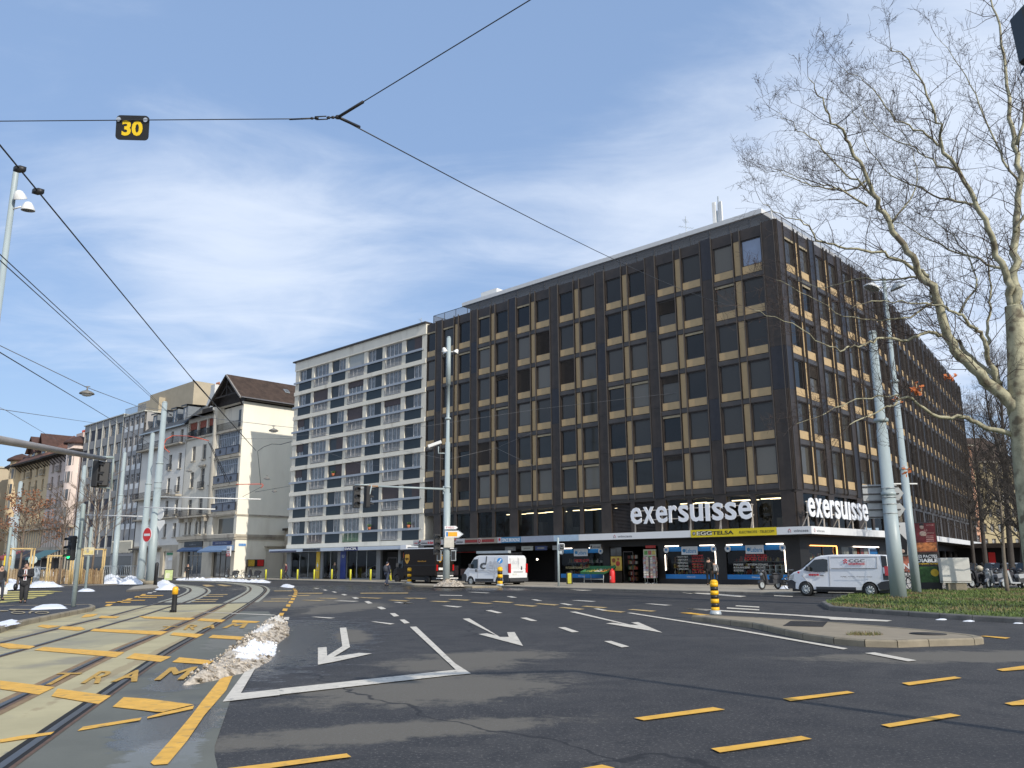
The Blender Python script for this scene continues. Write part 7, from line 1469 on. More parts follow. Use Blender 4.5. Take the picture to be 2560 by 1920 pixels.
def scooter(label,loc,rz,body,seat=True,box=False,screen=False,name='motor_scooter',group='motor scooters parked behind the lawn',cover=None):
    T=thing(name,label,'motor scooter',loc,rz,group); B_=mat('scooter_'+str(body),body,.3,.1,.05,coat=.4)
    for x in (-.62,.66):
        b=MB(); b.torus((0,0,0),.21,.06,'y',20,6,0); o=b.build('wheel',K['rubber'],T,TR(x,0,.27)); b=MB(); b.disc((0,0,0),.16,t=.05,n=16); b.build('rim',K['steel'],o)
    b=MB(); b.slab([(-.95,.62),(-.2,.55),(-.12,.75),(-.25,.80),(-.95,.84)],-.16,.16,0); b.slab([(-.8,.35),(-.15,.3),(-.12,.6),(-.85,.65)],-.13,.13,1); b.slab([(-.2,.28),(.35,.28),(.38,.36),(-.18,.36)],-.18,.18,0)
    b.slab([(.3,.30),(.42,.30),(.58,.95),(.48,1.0)],-.2,.2,0); b.slab([(.42,.45),(.62,.55),(.66,.85),(.56,.95)],-.12,.12,0); b.slab([(.42,.5),(.9,.38),(.88,.48),(.5,.62)],-.07,.07,0); b.ball((.56,0,1.0),.14,.13,.11,8,0); b.build('body',[B_,PLD],T)
    b=MB(); b.ball((-.55,0,.86),.42,.16,.07,10); b.build('seat',K['black'],T)
    b=MB(); b.tube([(.66,0,.27),(.5,0,1.0)],.03,6,0); b.tube([(.40,-.34,1.06),(.5,-.1,1.05),(.5,.1,1.05),(.40,.34,1.06)],.018,6,0); b.build('handlebar',K['black'],T)
    for s in (-1,1): b=MB(); b.tube([(.46,s*.25,1.06),(.44,s*.3,1.25)],.008,4); b.ball((.44,s*.31,1.27),.02,.06,.04,6); b.build('mirror',K['black'],T)
    b=MB(); b.disc((.67,0,.85),.08,'x',.04,12); b.build('headlamp',HLC,T)
    b=MB(); b.tube([(-.1,.12,.2),(-.15,.2,0)],.015,5); b.tube([(-.3,-.16,.25),(-.9,-.18,.34)],[.03,.06],8); b.build('exhaust',K['chrome'],T)
    if box: b=MB(); b.ball((-.98,0,1.08),.22,.22,.18,10); b.build('top_box',mat('topbox_'+str(box),box,.4,0,.05),T)
    if screen: b=MB(); b.add([(.62,-.2,.98),(.62,.2,.98),(.42,.16,1.38),(.42,-.16,1.38)],[(0,1,2,3)]); b.build('windshield',GLV,T)
    return T
def gl(x,y,z=.13): q=G(x,y,z); return (q.x,q.y,z)
scooter('black motor scooter parked on the pavement before the Lebara windows',gl(1926,1474),rad(212),(.06,.06,.065),screen=False,group='motor scooters around the corner')
bicycle('bicycle standing upright between the black scooter and the white van',gl(1985,1474),rad(215),(.12,.12,.13),.05)
bx=[(2262,1474,200,(.02,.02,.02),'dark bicycle at the far left of the row, behind the two masts'),(2330,1474,175,(.10,.30,.33),'turquoise bicycle in front of the DIABLE poster'),(2368,1473,160,(.03,.03,.035),'black bicycle leaning beside the marble box')]
for x,y,a,c_,l in bx: bicycle(l,gl(x,y,.13),rad(a),c_,.12)
bicycle('black bicycle seen between the two masts behind the lawn',gl(2290,1474,.13),rad(190),(.05,.05,.05),.1)
sc=[(2425,1470,205,(.10,.10,.11),(.45,.40,.30),False,'motor scooter with cream top box right of the marble box'),(2455,1470,195,(.04,.04,.045),False,True,'black motor scooter behind the slim tree, left side'),(2487,1471,215,(.28,.29,.31),False,True,'silver motor scooter just left of the slim tree trunk'),(2540,1472,190,(.42,.43,.45),False,False,'light grey motor scooter just right of the slim tree trunk'),(2572,1471,205,(.05,.05,.06),False,True,'dark motor scooter at the right edge of the picture')]
for x,y,a,c_,bx_,s_,l in sc: scooter(l,gl(x,y,.13),rad(a),c_,True,bx_,s_)
for k,(x,y,a) in enumerate(((2440,1464,200),(2470,1463,190),(2510,1464,210),(2535,1463,185),(2410,1465,215),(2555,1463,195))):
    scooter(['grey scooter in the rear row above the cream top box','black scooter in the rear row, second from its left','dark scooter in the rear row directly behind the slim tree','black scooter in the rear row right of the slim tree','dark scooter in the rear row behind the marble box','dark scooter ending the rear row at the right edge'][k],gl(x,y,.13),rad(a),[(.2,.2,.21),(.03,.03,.03),(.06,.06,.07)][k%3],screen=k%2==0)
# advertising totems and marble box
ax_=RFR
def totem(label,px_,dist,w,h,parts,rz,name='advertising_panel'):
    q=D(px_,1470,dist); T=thing(name,label,'advertising panel',(q.x,q.y,.1),rz,'advertising panels by the sunny facade'); b=MB(); b.rbox(-w/2,w/2,-.12,.12,.0,h,.03); b.build('case',K['clad'],T); parts(T,w,h)
PHW=mat('poster_white',(.62,.62,.61),.4,0,.03,2); PHB=mat('poster_black',(.015,.015,.018),.4,0,0); PHS=mat('poster_skin',(.40,.30,.25),.5); PMR=mat('poster_maroon',(.14,.018,.022),.35,0,.3,4); POC=mat('poster_ochre',(.42,.15,.05),.4,0,.6,5); PGR=mat('poster_forest',(.03,.09,.02),.4,0,.6,6); PYL=mat('poster_gold',(.65,.42,.03),.4,0,.2,6)
def p_left(T,w,h):
    b=MB(); y=-.13; b.box(-w/2+.05,w/2-.05,y,-.12,h*.5,h-.05,0); b.poly([(-w*.28,y-.01,h*.5+.02),(w*.34,y-.01,h*.5+.02),(w*.38,y-.01,h*.72),(w*.12,y-.01,h*.82),(-w*.1,y-.01,h*.82),(-w*.34,y-.01,h*.74)],1)
    b.poly([(-w*.04,y-.015,h*.82),(w*.08,y-.015,h*.82),(w*.02,y-.015,h*.70)],0); b.ball((w*.02,y-.01,h*.895),w*.11,.01,h*.05,10,2); b.ball((w*.02,y-.012,h*.93),w*.12,.01,h*.03,10,1); b.ball((w*.1,y-.02,h*.56),w*.14,.01,h*.03,8,2); b.box(-w/2+.05,-w/2+.12,y-.005,y,h*.5,h-.05,3)
    b.build('portrait_poster',[PHW,PHB,PHS,TXR],T)
    b=MB(); b.box(-w/2+.05,w/2-.05,y,-.12,h*.25,h*.48,0); b.text('FN',-.1,w/2-.15,h*.30,h*.38,y,.008,1,.03); b.box(-w/2+.05,w/2-.05,y,-.12,.05,h*.24,2); b.build('lower_poster',[mat('poster_market',(.35,.12,.08),.4,0,.6,4),SW,PHW],T)
def p_right(T,w,h):
    b=MB(); y=-.13; b.box(-w/2+.05,w/2-.05,y,-.12,h*.56,h-.05,0); b.box(-w/2+.07,w/2-.07,y-.004,y,h*.57,h*.70,1); b.ball((-w*.08,y,h*.93),w*.09,.01,h*.035,8,2); b.ball((-w*.06,y,h*.83),w*.16,.01,h*.04,8,2); b.ball((-w*.08,y,h*.965),w*.11,.01,h*.02,8,4)
    b.text('La',.0,w*.14,h*.87,h*.91,y,.006,3); b.text('Comtesse',.05,w*.4,h*.83,h*.86,y,.006,3)
    for i in range(4): b.box(w*.05,w*.36,y-.005,y,h*(.79-.025*i),h*(.80-.025*i),3)
    b.text('VICTOR',w*.1,w*.42,h*.945,h*.965,y,.006,3); b.build('theatre_poster',[PMR,POC,PHS,mat('poster_rose',(.45,.25,.22),.5),PHB],T)
    b=MB(); b.box(-w/2+.05,w/2-.05,y,-.12,.08,h*.535,0); b.text('LES PACTES',-w*.42,w*.42,h*.475,h*.52,y,.006,1,.02); b.text('DU',-w*.45,-w*.40,h*.43,h*.45,y,.006,1) ; b.text('DIABLE',-w*.42,w*.42,h*.41,h*.465,y,.006,1,.04); b.text('BENJAMIN CLAIRE',-w*.4,w*.42,h*.375,h*.40,y,.006,2,.02); b.box(-w/2+.15,w/2-.15,y-.004,y,h*.12,h*.35,3); b.disc((w*.25,y-.01,h*.26),w*.16,m=2,t=.01); b.build('book_poster',[PHB,SW,PYL,PGR],T)
totem('tall panel with black and white portrait poster between the two masts',2258,53.0,1.15,3.75,p_left,rad(-22))
totem('tall panel with brown theatre poster above LES PACTES DU DIABLE',2325,51.0,1.2,3.6,p_right,rad(-22))
q=G(2392,1477,.12); T=thing('marble_box','white marble clad box on a concrete plinth beside the tall posters','cabinet',(q.x,q.y,.1),rad(-14)); b=MB(); b.rbox(-.45,.45,-.25,.25,0,.42,.02); b.build('plinth',K['concrete'],T)
b=MB(); b.rbox(-.68,.68,-.30,.30,.42,1.70,.02,0); b.box(-.69,.69,-.31,.31,.5,.52,1); b.build('slab_case',[mat('marble',(.58,.57,.53),.45,0,.07,1.5,stain=((.45,.43,.40),1.1,.60,.5)),K['clad']],T)
# ================= STREET FURNITURE =================
PO,PD=K['pole'],K['poled']
def axis_from(x0,y0,x1,y1,z=0,dist=None):
    a=G(x0,y0,z) if dist is None else D(x0,y0,dist); d=math.hypot(a.x,a.y); t=D(x1,y1,d); return a,t.z
def lamp_heads(T,z,n=3,r=.24,a0=0):
    for i in range(n):
        a=a0+2*pi*i/n; b=MB(); b.tube([(0,0,z),(.45*cos(a),.45*sin(a),z+.02)],.035,6); b.T=Mx.Translation((.62*cos(a),.62*sin(a),z))@Mx.Rotation(.5,4,V((-sin(a),cos(a),0))); b.lathe([(.05,.25),(.12,.2),(r*.7,.08),(r,-.06),(r,-.10)],(0,0,0),14,0); b.disc((0,0,-.09),r*.93,'z',.02,16,1)
        b.build('lamp_head',[K['white'],mat('lamp_lens',(.20,.24,.25),.15,0,.2)],T)
def mast(name,label,px0,px1,r0,r1,mat_=PO,steps=((.0,1.),(.38,1.),(.38,.86),(.66,.82),(.66,.70),(1.,.62)),foot=True,z=0,dist=None,group=None,heads=0,parts=None):
    a,h=axis_from(*px0,*px1,z,dist); T=thing(name,label,'street lamp' if heads else 'mast',(a.x,a.y,z),0,group); H=h-z
    b=MB(); b.lathe([(r0*k,H*t) for t,k in steps],(0,0,0),20)
    for t in (.38,.66): b.lathe([(r0*.8,H*t-.12),(r0*.93,H*t-.1),(r0*.93,H*t+.02),(r0*.8,H*t+.05)],(0,0,0),20)
    b.lathe([(r0*.62,H),(r0*.45,H+.12),(0,H+.16)],(0,0,0),14); b.build('pole',mat_,T)
    if foot: b=MB(); b.lathe([(r0*1.5,0),(r0*1.5,.25),(r0*1.25,.3),(r0*1.02,.32)],(0,0,0),16); b.build('foot',K['concrete'],T)
    if heads: lamp_heads(T,H*.94,heads)
    if parts: parts(T,H)
    return T,H
gm='tall pale tram line masts on the left side of the square'
def ringed(T,H):
    b=MB(); 
    for z_ in (.3,.52,.55): b.torus((0,0,H*z_),.33,.02,'z',18,4)
    b.build('clamp',K['steel'],T)
mast('tram_mast','thickest pale mast standing in snow beside the no entry sign',(374,1461),(407,1007),.36,.2,group=gm,z=.1,parts=ringed)
mast('tram_mast','pale mast just left of the thickest mast, behind the round red sign',(350,1457),(376,1085),.33,.2,group=gm,z=.1)
mast('tram_mast','pale mast before the metal barrier and the grey blocks',(283,1447),(307,1132),.33,.2,group=gm,z=.1,dist=None)
mast('tram_mast','pale blue mast in front of the ornate pink house',(182,1455),(204,1166),.36,.2,group=gm,z=.1,dist=112)
mast('tram_mast','pale mast farthest left, beside the yellow letter box',(23,1452),(51,1206),.36,.2,group=gm,z=.1,dist=118)
def side_lamps(T,H): pass
a,h=axis_from(-86,1400,25,421,0,30); 
T=thing('street_lamp','pale lamp mast with two bell heads cut by the left edge','street lamp',(a.x,a.y,0)); b=MB(); b.lathe([(.16,0),(.15,h*.6),(.1,h*.6),(.09,h*.99),(.06,h)],(0,0,0),14); b.build('pole',PO,T)
for i,(dx,dz,rz) in enumerate(((.3,-1.0,0.3),(.62,-1.4,-.2))):
    b=MB(); b.tube([(0,0,dz),(dx*.6,-.1,dz+.05)],.03,6); b.T=Mx.Translation((dx,-.12,dz))@Mx.Rotation(.5 if i==0 else .1,4,'X'); b.lathe([(.04,.2),(.1,.17),(.16,.07),(.21,-.07),(.21,-.09)],(0,0,0),16,0); b.disc((0,0,-.08),.19,'z',.02,18,1); b.build('lamp_head',[K['white'],mat('lamp_lens_dark',(.08,.09,.09),.2,0,.3)],T,Mx.Translation((0,0,h)))
mp=G(1115.6,1459.6,.13)
def median(T,H):
    b=MB(); b.lathe([(.3,.0),(.3,2.7),(.26,2.75)],(0,0,.3),18); b.build('sleeve',PO,T)
    z=H
    b=MB(); b.rbox(-.38,-.1,-.4,-.2,3.9,4.6,.03) ; b.T=Mx.Rotation(-.1,4,'Z'); b.rbox(-.05,.75,-.42,-.3,3.55,4.3,.03,0); b.build('control_box',mat('box_grey',(.42,.42,.38),.5),T)
mast_T,mast_H=mast('street_lamp','tall pale lamp mast with three round heads on the median island',(1115.6,1459.6),(1116,845),.27,.16,z=.13,heads=3,steps=((.0,1.),(.355,1.),(.355,.78),(.56,.72),(.56,.55),(.8,.5),(.8,.72),(1.,.66)),parts=None,foot=False)
# things fixed to the median mast
def at_mast(name,label,cat,mb,mats,dx,z,rz=0,group=None): q=mp; return tag(mb.build(name,mats,None,TR(q.x+dx,q.y-.32,z,rz)),label,cat,group)
dm=math.hypot(mp.x,mp.y)
def mz(x,y): return D(x,y,dm).z
b=MB(); zc_=mz(1125,1336); b.add([(-.15,-.05,-.3),(.95,-.05,-.3),(1.35,-.05,0),(.95,-.05,.3),(-.15,-.05,.3)],[(0,1,2,3,4)],0); b.add([(-.1,-.06,-.24),(.92,-.06,-.24),(1.25,-.06,0),(.92,-.06,.24),(-.1,-.06,.24)],[(0,1,2,3,4)],1); b.box(.05,.85,-.07,-.06,-.17,.17,2); b.box(-.02,.12,-.072,-.06,-.17,.17,3); b.box(-.15,1,-.05,-.0,-.28,.28,0); at_mast('direction_sign','white arrow sign with orange field on the median mast','direction sign',b,[K['steel'],SW,mat('sign_orange',(.75,.36,.02),.5),K['blue']],0,zc_,.1)
b=MB(); b.add([(-.15,-.05,-.13),(.75,-.05,-.13),(.9,-.05,0),(.75,-.05,.13),(-.15,-.05,.13)],[(0,1,2,3,4)],0); b.text('P VELO',-.02,.6,-.07,.07,-.055,.005,1); at_mast('direction_sign','small red lettered arrow sign at the top of the median sign group','direction sign',b,[SW,TXR],0,mz(1125,1319.5),.1)
b=MB(); b.rbox(-.1,.7,-.2,.0,-.4,.4,.03); b.build('x',K['white']) if False else None; at_mast('meter_box','pale square box on the median mast under the arrow sign','box',b,[mat('box_cream',(.50,.48,.42),.5)],-.1,mz(1121,1357),.1)
# camera
T=thing('traffic_camera','small pale traffic camera on a bracket of the median mast','camera',(mp.x-.0,mp.y,mz(1112,1130))); b=MB(); b.tube([(0,0,-.1),(-.75,0,-.1),(-.75,0,.45)],.05,6); b.build('bracket',PO,T); b=MB(); b.T=Mx.Translation((-.75,0,.75))@Mx.Rotation(-.35,4,'Y'); b.rbox(-.9,.25,-.14,.14,-.13,.13,.04); b.build('housing',K['white'],T)
def signal_head(T,loc,rz,n=3,s=1.,lit=None,name='signal_head',back=False,m_=None):
    b=MB(); h=.36*n*s; b.rbox(-.17*s,.17*s,-.12*s,.12*s,-h/2,h/2,.03)
    for i in range(n):
        z=h/2-.18*s-.36*s*i; b.torus((0,-.12*s,z),.12*s,.012*s,'y',14,4)
        b.add([(.125*s*cos(a),-.13*s,z+.125*s*sin(a)) for a in [pi*k/6 for k in range(7)]]+[(.125*s*cos(a),-.33*s,z+.115*s*sin(a)-.03*s) for a in [pi*k/6 for k in range(7)]],[(k,k+1,k+8,k+7) for k in range(6)])
    if back: b.box(-.3*s,.3*s,.1*s,.13*s,-h/2-.12*s,h/2+.12*s)
    o=b.build(name,K['black'],T,TR(*loc,rz))
    for i in range(n):
        z=h/2-.18*s-.36*s*i; q=MB(); q.disc((0,-.125*s,z),.105*s,t=.02); q.build('lens',mat('signal_green',(.02,.9,.22),.4,0,0,emit=2.5) if lit==i else mat('signal_dark',(.03,.03,.03),.2,0,0),o)
    return o
# mast arm on the median mast, running left to the signal over the carriageway
z_arm=mz(1110,1223); e=D(900,1214,dm*.97); T=mast_T; T0=Mx.Translation((0,0,z_arm-.13))
v=V((e.x-mp.x,e.y-mp.y,e.z-z_arm)); b=MB(); b.tube([(0,0,0),v*.8],[.09,.07],8,0); b.tube([v*.8,v],[.065,.06],8,1); b.tube([(0,0,-.45),v*.05],.05,6,0); b.rbox(-.35,-.0,-.05,.05,-.4,.25,.02,0); b.build('signal_arm',[PO,mat('arm_rust',(.36,.22,.13),.7)],T,T0)
T=thing('traffic_signal','dark traffic signal hanging at the end of the median mast arm','traffic signal',(e.x,e.y,e.z)); signal_head(T,(-.25,0,-.85),.5,3,1.55); signal_head(T,(.55,.1,-.85),2.2,3,1.5); b=MB(); b.tube([(-.4,0,.05),(.7,0,.05)],.06,6); b.tube([(.9,0,.05),(.75,0,-.8),(.5,0,-1.6)],.05,6); b.build('bracket',PO,T)
T=thing('traffic_signal','dark traffic signal on the left side of the median mast','traffic signal',(mp.x-.75,mp.y-.1,mz(1095,1361))); signal_head(T,(0,0,0),.3,3,1.5); b=MB(); b.tube([(0,0,.5),(.75,.1,.5)],.04,6); b.tube([(0,0,-.5),(.75,.1,-.5)],.04,6); b.build('bracket',PO,T)
T=thing('pedestrian_signal','small signal box pair low on the median mast','traffic signal',(mp.x,mp.y,mz(1115,1389))); b=MB(); 
b.rbox(.35,.75,-.2,.2,-.42,.42,.03); b.rbox(-.75,-.4,-.2,.2,-.42,.42,.03); b.tube([(-.5,0,0),(.5,0,0)],.04,6); b.build('housing',[K['steel']],T); b=MB(); b.box(.40,.70,-.22,-.2,-.34,.34); b.box(-.70,-.45,-.22,-.2,-.34,.34); b.build('face',K['black'],T)
# right hand masts
def gsign(T,H):
    pass
TG,HG=mast('tram_mast','thick pale mast on the lawn edge carrying grey backed direction signs',(2247,1493),(2176,835),.33,.2,z=.14,group='tall pale masts on the right',steps=((.0,1.),(.36,.86),(.36,.80),(.62,.70),(.62,.60),(1.,.5)),foot=False)
gp=TG.location; dg=math.hypot(gp.x,gp.y)
for i,(y_,lab,w0,w1) in enumerate(((1232,'upper grey backed arrow sign on the thick lawn mast',-.98,.62),(1272,'lower grey backed arrow sign on the thick lawn mast',-.82,.62))):
    b=MB(); z=D(2220,y_,dg).z; hh=.40; b.add([(w0,.36,-hh),(w1-.2,.36,-hh),(w1+.1,.36,0),(w1-.2,.36,hh),(w0,.36,hh),(w0,.33,-hh),(w1-.2,.33,-hh),(w1+.1,.33,0),(w1-.2,.33,hh),(w0,.33,hh)],[(0,1,2,3,4),(9,8,7,6,5),(0,5,6,1),(1,6,7,2),(2,7,8,3),(3,8,9,4),(4,9,5,0)],0)
    for zz_ in (-hh+.06,-.02,hh-.1): b.box(w0,w1-.1,.29,.33,zz_-.025,zz_+.025,1)
    for q in (-.2,.2): b.torus((0,0,q),.30,.02,'z',16,4,0)
    tag(b.build('direction_sign',[mat('sign_back_grey',(.42,.43,.43),.45,.3,.1,2),K['clad2']],None,TR(gp.x,gp.y,z,rad(-16)+.1)),lab,'direction sign','grey backed direction signs on the lawn mast')
TH,HH=mast('street_lamp','slimmer pale lamp mast with two round heads, right of the thick mast',(2292,1481),(2212,700),.22,.12,z=.13,group='tall pale masts on the right',steps=((.0,1.),(.35,.85),(.35,.78),(.65,.62),(.65,.5),(1.,.42)),foot=False)
for s,dz in ((-1,0),(1,.02)):
    b=MB(); z=HH-.35; b.tube([(0,0,z-.1),(s*.4,0,z)],.035,6); b.T=Mx.Translation((s*.68,0,z))@Mx.Rotation(-s*.35,4,'Y'); b.lathe([(.05,.22),(.12,.18),(.3,.05),(.42,-.08),(.42,-.12)],(0,0,0),16,0); b.disc((0,0,-.11),.38,'z',.02,18,1); b.build('lamp_head',[K['white'] if s<0 else K['steel'],MATS['lamp_lens']],TH)
b=MB(); b.box(-.6,.6,-.02,.02,0,.06); b.build('cross_bar',K['white'],TH,TR(0,0,D(2259,1211,math.hypot(TH.location.x,TH.location.y)).z-.13))
# small poles, left
a,h=axis_from(183,1516,209,1264,.15); T=thing('traffic_light','slim leaning grey green pole with a traffic light showing green','traffic light',(a.x,a.y,.15)); b=MB(); b.lathe([(.085,0),(.085,h-.15),(.07,h-.1),(0,h-.06)],(0,0,0),12); b.build('pole',PD,T)
zz_=D(192,1370,math.hypot(a.x,a.y)).z-.15; signal_head(T,(-.27,-.02,zz_),-.55,3,.86,lit=2); b=MB(); b.tube([(0,0,zz_+.35),(-.25,0,zz_+.35)],.02,5); b.tube([(0,0,zz_-.35),(-.25,0,zz_-.35)],.02,5); b.build('bracket',PD,T)
a,h=axis_from(213,1476,228,1318,.0); T=thing('sign_post','thin grey green post with a small illustrated plate','sign post',(a.x,a.y,0)); b=MB(); b.lathe([(.10,0),(.10,h),(0,h+.03)],(0,0,0),10); b.build('pole',PD,T)
b=MB(); z=D(221,1378,math.hypot(a.x,a.y)).z; b.box(-.30,.42,-.14,-.11,z-.26,z+.26,0); b.box(-.24,.36,-.145,-.14,z-.2,z+.05,1); b.box(-.1,.05,-.15,-.145,z-.1,z+.18,2); b.build('plate',[mat('plate_cream',(.62,.55,.36),.5,0,.05),mat('plate_yellow',(.62,.50,.20),.5,0,.3,8),mat('plate_figure',(.35,.32,.28),.5,0,.3,9)],T)
for (p0,p1,dd,lab) in (((13,1440),(23.5,1318),70,'thin grey green pole near the left edge behind the man'),):
    a,h=axis_from(*p0,*p1,0,dd); b=MB(); b.lathe([(.1,0),(.1,h),(0,h+.03)],(0,0,0),10); tag(b.build('signal_pole',PD,None,TR(a.x,a.y,0)),lab,'pole')
# no entry sign and the round sign backs on the thickest mast
A_=G(374,1461,.1); dA=math.hypot(A_.x,A_.y)
def round_sign(x,y,r,lab,mats,f,d=None,rz=-.6): 
    q=D(x,y,d or dA-.6); b=MB(); f(b,r); return tag(b.build('round_sign',mats,None,TR(q.x,q.y,q.z,rz)),lab,'traffic sign')
def noentry(b,r): b.disc((0,0,0),r,t=.03,m=0); b.disc((0,-.02,0),r*.93,t=.01,m=1); b.box(-r*.7,r*.7,-.035,-.025,-r*.16,r*.16,0)
round_sign(368,1337,.62,'red no entry sign with white bar on the pale mast',[SW,K['red']],noentry,dA-1.)
round_sign(401,1285,.5,'round pale grey sign back on the right of the thickest mast, upper',[K['steel'],K['white']],lambda b,r:(b.disc((0,0,0),r,t=.03,m=1),b.disc((0,-.02,0),r*.95,t=.01,m=1)))
b=MB(); b.poly([(-.6,0,.35),(-.35,0,-.1),(0,0,-.55),(.6,0,.1),(.55,0,.4)]); q=D(400,1312,dA-.6); tag(b.build('triangle_sign',K['white'],None,TR(q.x,q.y,q.z,-.5)),'pale triangular sign back under the round one on the thickest mast','traffic sign')
q=D(39,1277,110); b=MB(); b.poly([(-.5,0,.42),(.5,0,.42),(0,0,-.48)],0); b.add([(-.36,-.02,.33),(.36,-.02,.33),(0,-.02,-.3)],[(0,2,1)],1); tag(b.build('triangle_sign',[mat('tri_edge',(.5,.45,.44),.5),SW],None,TR(q.x,q.y,q.z,.3)),'white give way triangle sign on the farthest left mast','traffic sign')
q=D(31,1302,110); b=MB(); b.box(-.42,.42,-.05,0,-.05,.4,0); b.box(-.42,.42,-.05,0,-.55,-.1,0); tag(b.build('street_sign_board',K['steel'],None,TR(q.x,q.y,q.z,.3)),'two stacked pale plates under the white triangle sign','traffic sign')
q=D(19,1402,100); b=MB(); b.rbox(-.3,.3,-.2,.2,-.5,.5,.05); tag(b.build('letter_box',mat('post_yellow',(.75,.52,.02),.5),None,TR(q.x,q.y,q.z,.2)),'yellow letter box beside the farthest left mast','letter box')
# big arm coming in from the left with its signal
e=D(262,1147,33.); e2=D(-60,1089,22.); zb=e2; T=thing('signal_gantry','thick pale signal arm entering from the left edge over the tram tracks','signal arm',(e2.x,e2.y,e2.z)); v=e-e2; far=e2+(e2-e)*.5; w=far-e2
b=MB(); b.tube([w,(0,0,0),v],[.12,.105,.075],10); b.tube([(w.x,w.y,-far.z),(w.x,w.y,w.z+.3)],[.16,.12],12); b.build('arm',mat('arm_beige_grey',(.34,.31,.28),.6,0,.15,2.),T)
T=thing('traffic_signal','dark traffic signal seen from the side, hung from the thick left arm','traffic signal',(e.x,e.y,e.z),.55); signal_head(T,(-.22,0,-.55),1.05,3,.88,back=False); b=MB(); b.rbox(-.15,.18,-.15,.2,-.98,-.12,.03); b.build('backing_board',K['black'],T); b=MB(); b.tube([(.28,0,.05),(.3,0,-1.05)],.035,6); b.tube([(-.2,0,.05),(.3,0,.06)],.05,6); b.tube([(-.1,0,-1.0),(.3,0,-1.05)],.03,6); b.build('bracket',PD,T)
# signal close to the camera at the top right corner
q=D(2592,75,6.6); T=thing('traffic_signal','black rounded traffic signal edge in the upper right corner','traffic signal',tuple(q)); b=MB(); b.T=Mx.Rotation(-.06,4,'Y'); b.rbox(-.13,.5,-.1,.1,-.24,.17,.03); b.build('backing_board',mat('dark_green_black',(.012,.02,.022),.4,0,.1),T); signal_head(T,(.3,.25,0),3.1,1,.9); b=MB(); b.tube([(.3,.3,.1),(3.2,.6,.2),(3.2,.6,-q.z)],.08,10); b.build('post',PD,T)
# small signal pole before the shops
a,h=axis_from(1397,1466,1394.5,1345,.13); T=thing('pedestrian_signal','thin pale pole with a white framed pedestrian signal before the shops','pedestrian signal',(a.x,a.y,.13)); b=MB(); b.lathe([(.075,0),(.075,h-.13),(0,h-.08)],(0,0,0),12); b.build('pole',PO,T)
z=D(1402,1367,math.hypot(a.x,a.y)).z-.13; b=MB(); b.T=TR(.24,-.05,z,.0); b.rbox(-.19,.19,-.12,.1,-.22,.22,.04,0); b.box(-.15,.15,-.13,-.12,-.18,.18,1); b.torus((0,-.14,.02),.1,.012,'y',14,4,2); b.T=TR(.16,-.02,z-.35,0); b.rbox(-.1,.1,-.05,.05,-.12,.12,.02,2); b.build('signal_box',[SW,K['black'],K['steel']],T)
q=G(1406,1464,.13); b=MB(); b.rbox(-.15,.19,-.2,.2,.1,.92,.03,0); b.box(-.11,.15,-.22,-.2,.15,.85,1); b.box(.19,.24,-.2,.2,.1,1.0,2); tag(b.build('litter_bin',[K['clad'],mat('bin_yellow',(.42,.40,.03),.6,0,.25,4),K['black']],None,TR(q.x+.45,q.y,.13,.1)),'yellow green litter bin beside the pedestrian signal pole','litter bin')
# bollards
def bollard(label,x,y,h,r,z=0,bands=3,foot=True,grp='striped beacon bollards',blue=False):
    q=G(x,y,z); T=thing('beacon_bollard',label,'bollard',(q.x,q.y,z),0,grp); b=MB(); n=bands*2+1; hh=h-.08
    for i in range(n): 
        z0=.10+(hh-.10)*i/n; z1=.10+(hh-.10)*(i+1)/n; b.lathe([(r if i%2==0 else r*.93,z0),(r if i%2==0 else r*.93,z1)],(0,0,0),20,0 if i%2==0 else 1)
    b.lathe([(r,hh),(r*.9,hh+.04),(r*.5,hh+.075),(0,hh+.08)],(0,0,0),20,0); b.build('post',[K['yellow'],K['black']],T)
    if foot: b=MB(); b.lathe([(r*1.45,0),(r*1.45,.05),(r*1.15,.12),(r,.13)],(0,0,0),20); b.build('foot',K['steel'],T)
    if blue: b=MB(); b.disc((0,-.02,h+.42),.2,t=.02,m=0); b.tube([(0,0,h),(0,0,h+.2)],.03,6,2); b.T=Mx.Translation((0,-.035,h+.42))@Mx.Rotation(rad(35),4,'Y'); b.box(-.03,.03,-.01,0,-.15,.15,1); b.add([(-.09,-.01,-.08),(.09,-.01,-.08),(0,-.01,-.2)],[(0,1,2)],1); b.build('arrow_disc',[K['blue'],SW,K['steel']],T)
bollard('tall yellow and black striped beacon at the tip of the pale traffic island',1789,1537,1.0,.118,.135,3)
bollard('yellow and black beacon at the left end of the median island, before the brown van',1023,1458,1.25,.17,.13,2)
bollard('yellow and black beacon with blue arrow disc before the white dcm van',1250,1464.2,1.3,.19,.13,2,blue=True)
q=G(434,1531,0); T=thing('bollard','black bollard with amber top and pale toe standing in the tram bed','bollard',(q.x,q.y,0)); b=MB(); b.lathe([(.10,0),(.095,.1),(.085,.62),(.09,.64)],(0,0,0),18,0)
for a in range(3): b.box(-.1+.07*a,-.06+.07*a,-.12,-.06,0,.09,0)
b.build('post',K['black'],T); b=MB(); b.lathe([(.105,.63),(.105,.83),(.09,.87),(.05,.9),(0,.905)],(0,0,0),18); b.build('cap',mat('amber_cap',(.80,.42,.02),.35,0,.1),T)
q=G(388,1463,.1); b=MB(); b.lathe([(.15,0),(.15,1.7),(.12,1.8),(0,1.82)],(0,0,0),14); tag(b.build('dark_bollard',K['black'],None,TR(q.x,q.y,.1)),'thin black post right beside the foot of the thickest mast','post')
